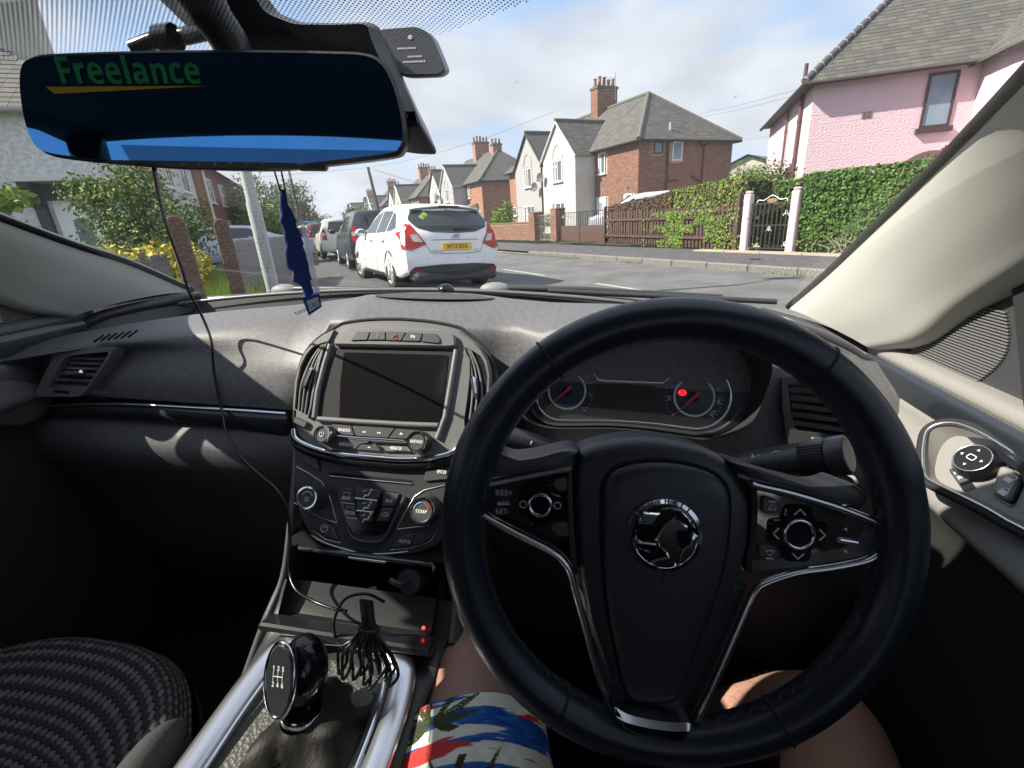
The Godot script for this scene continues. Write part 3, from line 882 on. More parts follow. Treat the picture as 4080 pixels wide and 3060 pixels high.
func instruments(T: Node3D) -> void:
	var S := hold(T, "instrument_cluster", Transform3D(Basis(Vector3(1,0,0),Vector3(0,0.9326,-0.361),Vector3(0,0.361,0.9326)),Vector3(0.3645,0.9563,-0.64)))
	# hood: a bowl from the lip in front of the dials to the plate behind them
	var ring := pv([-0.1672,-0.0256,-0.157,-0.0418,-0.1409,-0.0544,-0.1102,-0.0598,-0.0363,-0.0545,0.0283,-0.0557,0.0844,-0.0603,0.1182,-0.0534,0.1416,-0.0374,0.1551,-0.0138,0.159,0.0149,0.1536,0.0431,0.1322,0.0707,0.1001,0.088,0.0554,0.0964,0.006,0.0961,-0.0442,0.0867,-0.0876,0.0699,-0.1312,0.0422,-0.1597,0.0055])
	var rs := spl2(ring, 3)
	var m := MB.new()
	var lip := PackedVector3Array()
	var lip2 := PackedVector3Array()
	var bot := PackedVector3Array()
	for p in rs:
		var up := clampf((p.y - 0.0) / 0.10, -0.4, 1.0)
		lip.append(Vector3(p.x * 1.02, p.y * 1.02 + 0.004, 0.085 * maxf(up, 0.0) + 0.026))
		lip2.append(Vector3(p.x * 1.10, p.y * 1.12 + 0.006, 0.075 * maxf(up, 0.0) - 0.02))
		bot.append(Vector3(p.x * 0.97, p.y * 0.95, -0.006))
	m.grid([bot, lip], true)
	part(S, "hood_lining", m, mats.matt)
	m = MB.new()
	m.grid([lip, lip2], true)
	part(S, "hood", m, mats.pad_low)
	plate(S, "dial_plate", rs, -0.014, -0.004, mt("dial", 0.008, 0.009, 0.012, 0.5))
	var ol := spl2(pv([-0.1448,-0.0135,-0.1409,-0.027,-0.1311,-0.0385,-0.1171,-0.0451,-0.0989,-0.0457,-0.037,-0.0419,0.0205,-0.0416,0.0628,-0.044,0.0836,-0.0452,0.1012,-0.041,0.117,-0.0292,0.1263,-0.0128,0.1288,0.0031,0.1262,0.0159,0.1194,0.0298,0.1079,0.0407,0.0926,0.0472,0.0774,0.0472,0.0638,0.0428,0.0517,0.0349,0.0431,0.025,0.0378,0.0188,0.0315,0.017,-0.0113,0.0165,-0.052,0.0165,-0.0565,0.0185,-0.0621,0.026,-0.07,0.0353,-0.08,0.0424,-0.0951,0.0454,-0.11,0.0424,-0.126,0.0318,-0.1387,0.0128,-0.1446,-0.0028]), 3)
	line2(S, "chrome_outline", ol, -0.001, 0.0021, mats.chrome, true)
	line2(S, "lower_band", spl2(pv([-0.1549,-0.0248,-0.1431,-0.0423,-0.1212,-0.0522,-0.0956,-0.0524,-0.0367,-0.0478,0.0209,-0.0482,0.0632,-0.051,0.0881,-0.0516,0.111,-0.0454,0.1292,-0.0312,0.1403,-0.0119]), 3, false), 0.0, 0.006, mats.piano, false, 0.5)
	var pl := mt("dial_ring", 0.60, 0.66, 0.76, 0.4)
	var red := mt("needle", 0.55, 0.03, 0.02, 0.4)
	var cl: Vector2 = Vector2(-0.1,-0.0017)
	var cr: Vector2 = Vector2(0.0799,-0.0001)
	var D := [[cl, (Vector2(-0.0729,-0.0001) as Vector2).x - cl.x], [cr, (Vector2(0.107,0.0015) as Vector2).x - cr.x]]
	for k in 2:
		var c: Vector2 = D[k][0]
		var r: float = D[k][1]
		line2(S, "dial_ring", PackedVector2Array(Array(circ(r, c, 48))), -0.002, 0.0015, pl, true)
		plate(S, "dial_centre", circ(r * 0.97, c, 36), -0.005, -0.0036, mt("dial_blue", 0.016, 0.032, 0.065, 0.35))
		var tk := MB.new()
		for j in 33:
			var a := deg_to_rad(225.0 - 270.0 * j / 32.0)
			var l := 0.0045 if j % 4 == 0 else 0.0022
			tk.box(X(Basis(Vector3(0, 0, 1), a), v3z(c + Vector2(cos(a), sin(a)) * (r * 1.48 - l / 2), -0.0034)), Vector3(l, 0.0006, 0.0008))
		part(S, "scale_ticks", tk, mats.print)
		var tips: Array = [Vector2(-0.1285,-0.0304), Vector2(0.0515,-0.0293)]
		var tip: Vector2 = tips[k]
		var tail := c - (tip - c) * 0.22
		var nn := (tip - c).normalized().orthogonal() * 0.0026
		plate(S, "needle", PackedVector2Array([tip, tail + nn, tail - nn]), 0.0005, 0.002, red)
		plate(S, "needle_hub", circ(0.007, c, 20), -0.003, 0.0006, mats.gloss)
		var labs: Array = [["", "1", "2", "3", "4", "5", "6", "7", ""], ["", "20", "40", "60", "80", "100", "120", "140", "160"]][k]
		for j in 9:
			var a := deg_to_rad(218.0 - 256.0 * j / 8.0)
			if labs[j] != "": words(S, "numeral", labs[j], 0.0058, mats.print_dim, X(Basis(Vector3(0, 0, 1), a - PI / 2), v3z(c + Vector2(cos(a), sin(a)) * r * 1.25, -0.0032)), true)
	words(S, "lettering", "x1000", 0.0052, mats.print_dim, X(Basis(), v3z(Vector2(-0.101,0.0171), -0.0028)))
	for q in [[Vector2(-0.0347,0.0468), Vector2(-0.0537,0.0467)], [Vector2(0.0111,0.0476), Vector2(-0.0068,0.0449)]]:
		var c: Vector2 = q[0]
		var r := 0.030
		var a := PackedVector2Array()
		for k in 17: a.append(c + Vector2(cos(PI + 0.15 + k * (PI - 0.3) / 16.0), sin(PI + 0.15 + k * (PI - 0.3) / 16.0) * 0.92) * r)
		line2(S, "gauge_arc", a, -0.003, 0.0007, mats.print_dim)
		plate(S, "needle", PackedVector2Array([q[1], c + Vector2(0.004, 0.007), c + Vector2(0.006, -0.001)]), -0.001, 0.0008, red)
		var tk := MB.new()
		for k in 3:
			var an := PI + PI * (k + 1) / 4.0
			tk.box(X(Basis(Vector3(0, 0, 1), an), v3z(c + Vector2(cos(an), sin(an)) * r * 0.9, -0.003)), Vector3(0.006, 0.0008, 0.0008))
		part(S, "gauge_ticks", tk, mats.print_dim)
	words(S, "lettering", "°C", 0.006, mats.print_dim, X(Basis(), v3z(Vector2(0.0113,0.037), -0.003)))
	words(S, "lettering", "0", 0.006, mats.print_dim, X(Basis(), v3z(Vector2(-0.0474,0.0453), -0.0005)))
	words(S, "lettering", "1", 0.006, mats.print_dim, X(Basis(), v3z(Vector2(-0.0201,0.0453), -0.003)))
	plate(S, "fuel_symbol", pv([-0.0356,0.0374,-0.0324,0.0375,-0.0308,0.0358,-0.0322,0.0346,-0.0354,0.0344]), -0.0035, -0.0028, mats.print_dim)
	plate(S, "info_screen", rnd(pv([-0.0635,0.0109,0.0243,0.0141,0.0258,-0.0346,-0.0625,-0.0369]), 0.002), -0.004, -0.003, mt("info_screen", 0.006, 0.006, 0.007, 0.55))
	var pc: Vector2 = Vector2(0.0637,0.0049)
	plate(S, "brake_light", circ(0.0056, pc, 20, 0.0044), -0.0036, -0.0026, glow("brake_glow", 0.9, 0.015, 0.02, 1.1))
	words(S, "lettering", "P", 0.0046, mats.matt, X(Basis(), v3z(pc, -0.0023)), true)
	line2(S, "brake_symbol", circ(0.0034, pc, 18), -0.0023, 0.0003, mats.matt, true)
	# clear lens
	plate(S, "lens", inset(rs, 0.006), 0.006, 0.0072, lens_mat())
	# column shroud under the cluster
	m = MB.new()
	var rows := []
	for k in 13:
		var u := k / 12.0 * 2.0 - 1.0
		rows.append([Vector3(u * 0.10, -0.088 - 0.035 * u * u, -0.01), Vector3(u * 0.108, -0.082 - 0.045 * u * u, 0.05), Vector3(u * 0.105, -0.087 - 0.05 * u * u, 0.12), Vector3(u * 0.09, -0.12 - 0.05 * u * u, 0.20)])
	m.grid(refine(rows, 4, 2))
	part(S, "column_shroud", m, mats.pad_low)

func lens_mat() -> Material:
	var m := glassy("lens", 0.6, 0.65, 0.7, 0.01)
	m.metallic_specular = 0.06
	return m
func stalks() -> void:
	# wiper stalk (driver's right) and indicator stalk (left), each its own lever
	var S := thing("indicator_stalk", "black indicator stalk with white arrows left of the steering column", "stalk", CAR)
	var m := MB.new()
	var a: Vector3 = Vector3(0.1868,0.959,-0.47)
	var b: Vector3 = Vector3(0.2794,0.9204,-0.5)
	m.tube([a, a.lerp(b, 0.05), a.lerp(b, 0.5), a.lerp(b, 0.8), b], [0.013, 0.0175, 0.0165, 0.012, 0.0095], 18)
	part(S, "lever", m, mats.panel)
	var d := (b - a).normalized()
	var fz := facing(Vector3(-0.05, 0.42, 0.9), a.lerp(b, 0.3), d.cross(Vector3(0, -0.9, 0.42)))
	fz = Transform3D(Basis(d, Vector3(-0.05, 0.42, 0.9).cross(d).normalized(), Vector3(-0.05, 0.42, 0.9).normalized()), a.lerp(b, 0.3) + Vector3(-0.05, 0.42, 0.9).normalized() * 0.0175)
	var ar := PackedVector2Array([Vector2(-0.007, 0), Vector2(-0.001, 0.006), Vector2(-0.001, 0.003), Vector2(0.005, 0.003), Vector2(0.005, -0.003), Vector2(-0.001, -0.003), Vector2(-0.001, -0.006)])
	var H := hold(S, "markings", fz)
	line2(H, "arrow", PackedVector2Array(Array(ar).map(func(p): return p + Vector2(-0.012, 0))), 0.0, 0.0006, mats.print, true)
	line2(H, "arrow", PackedVector2Array(Array(ar).map(func(p): return Vector2(-p.x + 0.006, p.y))), 0.0, 0.0006, mats.print, true)
	line2(H, "arrow", PackedVector2Array([Vector2(0.018, -0.008), Vector2(0.021, 0.008)]), 0.0, 0.0007, mats.print)
	S = thing("wiper_stalk", "black wiper stalk with white wiper symbols and ribbed ring", "stalk", CAR)
	m = MB.new()
	a = Vector3(0.4592,0.9279,-0.5)
	b = Vector3(0.5448,0.9824,-0.44)
	m.tube([a, a.lerp(b, 0.2), a.lerp(b, 0.6), a.lerp(b, 0.665)], [0.010, 0.0135, 0.0165, 0.017], 20)
	part(S, "lever", m, mats.panel)
	m = MB.new()
	m.tube([a.lerp(b, 0.67), a.lerp(b, 0.68), a.lerp(b, 0.84), a.lerp(b, 0.85)], [0.017, 0.0182, 0.0186, 0.0175], 20)
	part(S, "turn_ring", m, mats.button)
	m = MB.new()
	d = (b - a).normalized()
	for k in 22:
		var an := TAU * k / 40.0 - 1.0
		var s := d.cross(Vector3.UP).normalized()
		var q := s * cos(an) + d.cross(s) * sin(an)
		m.box(X(Basis(d, q, d.cross(q)), a.lerp(b, 0.76) + q * 0.0186), Vector3(0.022, 0.0012, 0.0014))
	part(S, "ribs", m, mats.matt)
	m = MB.new()
	m.tube([a.lerp(b, 0.855), a.lerp(b, 0.87), a.lerp(b, 0.985), b], [0.0178, 0.019, 0.0195, 0.0165], 20)
	part(S, "end_cap", m, mats.panel)
	var nz := Vector3(0.02, 0.45, 0.89).normalized()
	H = hold(S, "markings", Transform3D(Basis(d, nz.cross(d).normalized(), nz), a.lerp(b, 0.45) + nz * 0.0158))
	for k in 5: plate(H, "tick", rrect(0.0022, 0.004 - 0.0006 * k, 0.0004, Vector2(0.012 + 0.0012 * k, 0.010 - 0.0052 * k)), 0.0, 0.0006, mats.print)
	line2(H, "arrow", PackedVector2Array([Vector2(-0.030, -0.010), Vector2(-0.030, 0.006)]), 0.0, 0.0007, mats.print)
	plate(H, "arrow", PackedVector2Array([Vector2(-0.033, 0.006), Vector2(-0.027, 0.006), Vector2(-0.030, 0.012)]), 0.0, 0.0006, mats.print)
	words(H, "numeral", "2", 0.006, mats.print, X(Basis(), Vector3(-0.024, 0.007, 0.0)), true)
	words(H, "numeral", "1", 0.006, mats.print, X(Basis(), Vector3(-0.024, 0.0, 0.0)), true)
	for o in [Vector2(-0.006, 0.007), Vector2(0.030, 0.008), Vector2(-0.022, -0.008)]:
		line2(H, "wiper_symbol", PackedVector2Array([o + Vector2(-0.0045, 0.003), o + Vector2(0, 0.0042), o + Vector2(0.0045, 0.003), o + Vector2(0.002, -0.003), o + Vector2(-0.002, -0.003)]), 0.0, 0.0006, mats.print, true)
	# light switch on the dash, half hidden
	var L := thing("light_switch", "round headlamp switch with chrome ring low on the dash by the door", "switch", CAR)
	m = MB.new()
	var lp: Vector3 = Vector3(0.6206,0.8617,-0.585)
	m.lathe([Vector2(0.024, 0), Vector2(0.024, 0.012), Vector2(0.021, 0.015), Vector2(0, 0.015)], stand(Vector3(0, 0.3, 0.95), lp), 28)
	part(L, "dial", m, mats.panel)
	m = MB.new()
	m.lathe([Vector2(0.0245, 0.01), Vector2(0.0255, 0.013), Vector2(0.021, 0.0165), Vector2(0.019, 0.0155)], stand(Vector3(0, 0.3, 0.95), lp), 32)
	part(L, "chrome_ring", m, mats.chrome)
	m = MB.new()
	m.lathe([Vector2(0.042, -0.004), Vector2(0.042, 0.002), Vector2(0.0, 0.002)], stand(Vector3(0, 0.3, 0.95), lp), 28)
	part(L, "bezel", m, mats.panel)
	words(L, "lettering", "AUTO", 0.006, mats.print, facing(Vector3(0, 0.3, 0.95), lp + Vector3(-0.003, 0.031, 0.004)), true)

func console() -> void:
	var T := thing("centre_console", "centre console with cubby, aluminium surround and power socket between the front seats", "console", CAR)
	# body of the tunnel
	var m := MB.new()
	var rows := []
	for q in [[-0.47, 0.70, 0.135], [-0.44, 0.672, 0.13], [-0.40, 0.655, 0.125], [-0.30, 0.645, 0.12], [-0.15, 0.64, 0.118], [0.05, 0.64, 0.118], [0.35, 0.66, 0.115]]:
		rows.append([Vector3(-q[2] - 0.02, 0.2, q[0]), Vector3(-q[2] - 0.008, q[1] - 0.1, q[0]), Vector3(-q[2], q[1] - 0.018, q[0]), Vector3(-q[2] + 0.014, q[1], q[0]), Vector3(0, q[1] + 0.002, q[0]), Vector3(q[2] - 0.014, q[1], q[0]), Vector3(q[2], q[1] - 0.018, q[0]), Vector3(q[2] + 0.008, q[1] - 0.1, q[0]), Vector3(q[2] + 0.02, 0.2, q[0])])
	m.grid(refine(rows, 3, 3))
	part(T, "tunnel", m, mats.panel)
	# front tower under the climate panel, with side cheeks
	for s in [-1.0, 1.0]:
		m = MB.new()
		rows = []
		for q in [[0.905, -0.60, 0.158], [0.84, -0.56, 0.142], [0.76, -0.515, 0.135], [0.70, -0.48, 0.135], [0.66, -0.43, 0.14], [0.60, -0.38, 0.15]]:
			rows.append([Vector3(s * (q[2] - 0.012), q[0], q[1] - 0.01), Vector3(s * q[2], q[0], q[1]), Vector3(s * (q[2] + 0.008), q[0] - 0.01, q[1] - 0.02), Vector3(s * (q[2] + 0.01), q[0] - 0.1, q[1] - 0.10), Vector3(s * (q[2] + 0.01), q[0] - 0.3, q[1] - 0.2)])
		m.grid(refine(rows, 3, 3))
		part(T, "cheek", m, mats.pad_low)
		m = MB.new()
		m.tube(spl([Vector3(s * 0.152, 0.90, -0.592), Vector3(s * 0.138, 0.84, -0.553), Vector3(s * 0.132, 0.76, -0.508), Vector3(s * 0.131, 0.70, -0.474), Vector3(s * 0.135, 0.665, -0.435)], 4), 0.005, 8)
		part(T, "side_trim", m, mats.fascia)
	# cubby: an open box with a chrome lip, socket and plug
	var C := hold(T, "cubby")
	m = MB.new()
	m.quad(Vector3(-0.125, 0.756, -0.515), Vector3(0.125, 0.756, -0.515), Vector3(0.125, 0.748, -0.486), Vector3(-0.125, 0.748, -0.486))
	m.quad(Vector3(-0.11, 0.748, -0.486), Vector3(0.11, 0.748, -0.486), Vector3(0.11, 0.735, -0.60), Vector3(-0.11, 0.735, -0.60))
	m.quad(Vector3(-0.11, 0.735, -0.60), Vector3(0.11, 0.735, -0.60), Vector3(0.11, 0.65, -0.60), Vector3(-0.11, 0.65, -0.60))
	m.quad(Vector3(-0.11, 0.675, -0.42), Vector3(0.11, 0.675, -0.42), Vector3(0.11, 0.66, -0.60), Vector3(-0.11, 0.66, -0.60))
	for s in [-1, 1]: m.quad(Vector3(0.11 * s, 0.75, -0.486), Vector3(0.11 * s, 0.735, -0.6), Vector3(0.11 * s, 0.65, -0.60), Vector3(0.11 * s, 0.675, -0.42))
	part(C, "walls", m, mats.hole)
	m = MB.new()
	m.cbox(X(R(-30), Vector3(0.0, 0.749, -0.482)), Vector3(0.2, 0.006, 0.016), 0.002)
	part(C, "lip", m, mats.piano)
	m = MB.new()
	m.tube([Vector3(-0.1, 0.7525, -0.478), Vector3(0.1, 0.7525, -0.478)], 0.0016, 6)
	m.tube([Vector3(-0.02, 0.7515, -0.472), Vector3(0.035, 0.7515, -0.472)], 0.002, 6)
	part(C, "chrome_lip", m, mats.chrome)
	m = MB.new()
	m.cbox(X(R(-20), Vector3(0.0, 0.681, -0.412)), Vector3(0.24, 0.012, 0.03), 0.003)
	part(C, "sill", m, mats.piano)
	m = MB.new()
	m.lathe([Vector2(0.02, 0.0), Vector2(0.0215, 0.02), Vector2(0.017, 0.022), Vector2(0.016, 0.0)], stand(Vector3(0, 0.5, 0.86), Vector3(0.068, 0.70, -0.53)), 22)
	part(C, "socket", m, mats.satin)
	# aluminium horseshoe round the gear lever
	var path := spl([Vector3(-0.098, 0.651, 0.10), Vector3(-0.098, 0.652, -0.10), Vector3(-0.097, 0.656, -0.25), Vector3(-0.095, 0.662, -0.35), Vector3(-0.082, 0.668, -0.395), Vector3(-0.05, 0.671, -0.415), Vector3(0.0, 0.672, -0.42), Vector3(0.05, 0.671, -0.415), Vector3(0.082, 0.668, -0.395), Vector3(0.095, 0.662, -0.35), Vector3(0.097, 0.656, -0.25), Vector3(0.098, 0.652, -0.10), Vector3(0.098, 0.651, 0.10)], 6)
	m = MB.new()
	m.tube(path, 0.0155, 10, false, true, 0.42, Vector3.UP)
	part(T, "aluminium_surround", m, mt("alu", 0.72, 0.73, 0.76, 0.3, 1.0))
	var p2 := []
	for p in path: p2.append(Vector3(p.x * 0.80, p.y + 0.001, p.z + 0.017))
	m = MB.new()
	m.tube(p2, 0.003, 8)
	part(T, "inner_bead", m, mats.chrome)
	# boot floor
	m = MB.new()
	rows = []
	for k in 9:
		var z := -0.40 + k * 0.05
		rows.append([Vector3(-0.08, 0.652, z), Vector3(-0.04, 0.655, z), Vector3(0, 0.656, z), Vector3(0.04, 0.655, z), Vector3(0.08, 0.652, z)])
	m.grid(refine(rows, 2, 1))
	part(T, "shift_plate", m, rough_map(mt("shift_plate", 0.13, 0.13, 0.12, 0.5), bump("grain", 3, 0.09, 0, 5.0), 0.9, 10.0))
	m = MB.new()
	m.ball(Vector3(0.099, 0.6895, -0.431), Vector3(0.0022, 0.0022, 0.0022), 10, 8)
	part(C, "charge_light", m, mats.red_led)
	gear_lever()
	cables()

func gear_lever() -> void:
	var T := thing("gear_lever", "gear lever with glossy black knob, chrome rim and creased leather gaiter", "gear lever", CAR)
	# knob: upright egg facing back and up, flattened front
	var c: Vector3 = Vector3(-0.012,0.7206,-0.3193)
	var bs := Basis(Vector3(1, 0, 0), Vector3(0, 0.86, -0.5), Vector3(0, 0.5, 0.86)) * R(0, -16, 8)
	var m := MB.new()
	m.ball(c + bs * Vector3(0.004, 0.0, -0.014), Vector3(0.026, 0.041, 0.027), 28, 18, bs)
	part(T, "knob", m, mats.gloss)
	m = MB.new()
	m.extrude(circ(0.0205, Vector2.ZERO, 40, 0.036), 0.0, 0.004, X(bs, c + bs * Vector3(-0.004, 0, 0.009)), 0.002)
	part(T, "knob_face", m, mats.piano)
	m = MB.new()
	var rim := []
	for q in circ(0.0215, Vector2.ZERO, 40, 0.0372): rim.append(c + bs * Vector3(q.x - 0.004, q.y, 0.0105))
	m.tube(rim, 0.0026, 8, true)
	part(T, "chrome_rim", m, mats.chrome)
	var F := hold(T, "shift_pattern", X(bs, c + bs * Vector3(-0.004, 0.004, 0.0134)))
	for k in 3:
		words(F, "numeral", ["1", "3", "5"][k], 0.0055, mats.print, X(Basis(), Vector3(-0.007 + k * 0.007, 0.008, 0)), true)
		words(F, "numeral", ["2", "4", "6"][k], 0.0055, mats.print, X(Basis(), Vector3(-0.007 + k * 0.007, -0.008, 0)), true)
		line2(F, "pattern_line", PackedVector2Array([Vector2(-0.007 + k * 0.007, 0.005), Vector2(-0.007 + k * 0.007, -0.005)]), 0.0, 0.0005, mats.print)
	line2(F, "pattern_line", PackedVector2Array([Vector2(-0.007, 0), Vector2(0.007, 0)]), 0.0, 0.0005, mats.print)
	m = MB.new()
	var col := c + bs * Vector3(0.006, -0.040, -0.012)
	m.lathe([Vector2(0.0215, -0.002), Vector2(0.0225, 0.002), Vector2(0.0205, 0.006)], stand(Vector3(0.1, 0.9, -0.25), col), 26)
	part(T, "collar", m, mats.chrome)
	# gaiter: folded cone from the collar to the plate
	m = MB.new()
	var rows := []
	var rg := RandomNumberGenerator.new()
	rg.seed = 4
	for a in 9:
		var u := a / 8.0
		var row := PackedVector3Array()
		var ctr := col.lerp(Vector3(0.012, 0.654, -0.305), u)
		for k in 40:
			var th := TAU * k / 40.0
			var sq := lerpf(1.0, 1.0 / maxf(absf(cos(th)), absf(sin(th))), u * 0.7)
			var r := lerpf(0.021, 0.056, pow(u, 0.75)) * sq * (1.0 + 0.10 * sin(u * PI) * sin(th * 5.0 + u * 4.0) + 0.05 * sin(u * PI) * sin(th * 11.0 + u * 9.0))
			row.append(ctr + Vector3(cos(th) * r, 0.012 * sin(u * PI) * sin(th * 3.0 + 1.0), sin(th) * r * 1.1))
		rows.append(row)
	m.grid(rows, true)
	part(T, "gaiter", m, rough_map(mt("gaiter", 0.009, 0.008, 0.007, 0.6), bump("leather", 4, 0.06, 0, 4.0), 0.4, 18.0))

func cables() -> void:
	# dash camera lead: from the mirror down over the dash to the socket, spare length coiled
	var blk := mt("cable", 0.012, 0.012, 0.013, 0.25)
	var T := thing("power_cable", "thin black cable hanging from the mirror to the bundle at the socket", "cable", CAR)
	var m := MB.new()
	var pts := p3([-0.1018,1.238,-0.395,-0.1685,1.215,-0.46,-0.2379,1.1905,-0.53,-0.2843,1.1592,-0.58,-0.3284,1.1182,-0.63,-0.3561,1.0811,-0.66,-0.3569,1.0483,-0.672,-0.3454,1.0179,-0.668,-0.3315,0.9937,-0.655,-0.3348,0.9501,-0.65,-0.3285,0.8948,-0.64,-0.3142,0.8763,-0.625,-0.2904,0.8599,-0.6,-0.2367,0.8434,-0.56,-0.1841,0.8333,-0.53,-0.1331,0.8299,-0.5,-0.1118,0.8039,-0.485,-0.1026,0.7656,-0.465,-0.0989,0.7352,-0.45,-0.077,0.7252,-0.43,-0.0446,0.7207,-0.42,-0.012,0.7247,-0.41,0.0114,0.7332,-0.402])
	m.tube(spl(pts, 6), 0.0021, 8)
	part(T, "lead", m, blk)
	m = MB.new()
	var lp := p3([-0.0095,0.6808,-0.4,-0.0062,0.7169,-0.4,0.01,0.7487,-0.405,0.0363,0.757,-0.41,0.0542,0.7372,-0.42])
	m.tube(spl(lp, 6), 0.0019, 8)
	lp = p3([-0.0095,0.6808,-0.4,0.0102,0.6942,-0.385,0.0259,0.6992,-0.38,0.0372,0.7084,-0.378])
	m.tube(spl(lp, 6), 0.0019, 8)
	part(T, "loop", m, blk)
	# coiled bundle held by a tie
	m = MB.new()
	var tie: Vector3 = Vector3(0.0554,0.739,-0.375)
	var top: Vector3 = Vector3(0.045,0.7536,-0.395)
	for k in 9:
		var u := (k - 4.0) / 4.0
		var w: Vector3 = Vector3(0.0552,0.6958,-0.345)
		var bx := w + Vector3(u * 0.030, 0.008 * absf(u) + 0.004 * sin(k * 2.3), 0.006 * sin(k * 1.7))
		m.tube(spl([top + Vector3(u * 0.007, 0.004 * cos(k * 1.3), 0.003 * sin(k)), tie + Vector3(u * 0.008, 0.003 * sin(k * 2.1), 0.003 * cos(k * 1.9)), tie.lerp(bx, 0.5) + Vector3(u * 0.014, 0.003, 0.002), bx + Vector3(u * 0.004, 0, -0.012), bx + Vector3(0.006, 0, 0.002), bx + Vector3(0.010 + u * 0.003, 0.002, -0.012), tie.lerp(bx, 0.5) + Vector3(0.008 + u * 0.012, 0.007, 0), tie + Vector3(u * 0.008 + 0.001, 0.005 + 0.003 * cos(k * 1.1), 0), top + Vector3(u * 0.007, 0.010, 0.0)], 5), 0.0019, 6)
	part(T, "coiled_bundle", m, blk)
	m = MB.new()
	var tr := []
	for q in circ(0.0115, Vector2.ZERO, 20, 0.0075): tr.append(tie + Vector3(q.x, q.y * 0.3 + 0.003, q.y))
	m.tube(tr, 0.0022, 8, true)
	part(T, "cable_tie", m, mats.rubber)
	m = MB.new()
	var pd := Vector3(0, 0.5, 0.86)
	var pp := Vector3(0.068, 0.70, -0.515)
	m.lathe([Vector2(0.012, 0), Vector2(0.0185, 0.008), Vector2(0.019, 0.05), Vector2(0.016, 0.056), Vector2(0, 0.057)], stand(pd, pp), 22)
	m.tube(spl([pp + pd * 0.055, pp + pd * 0.075 + Vector3(-0.006, 0, 0), pp + pd * 0.07 + Vector3(-0.02, 0.004, 0.0)], 4), 0.004, 8)
	part(T, "plug", m, mats.panel)

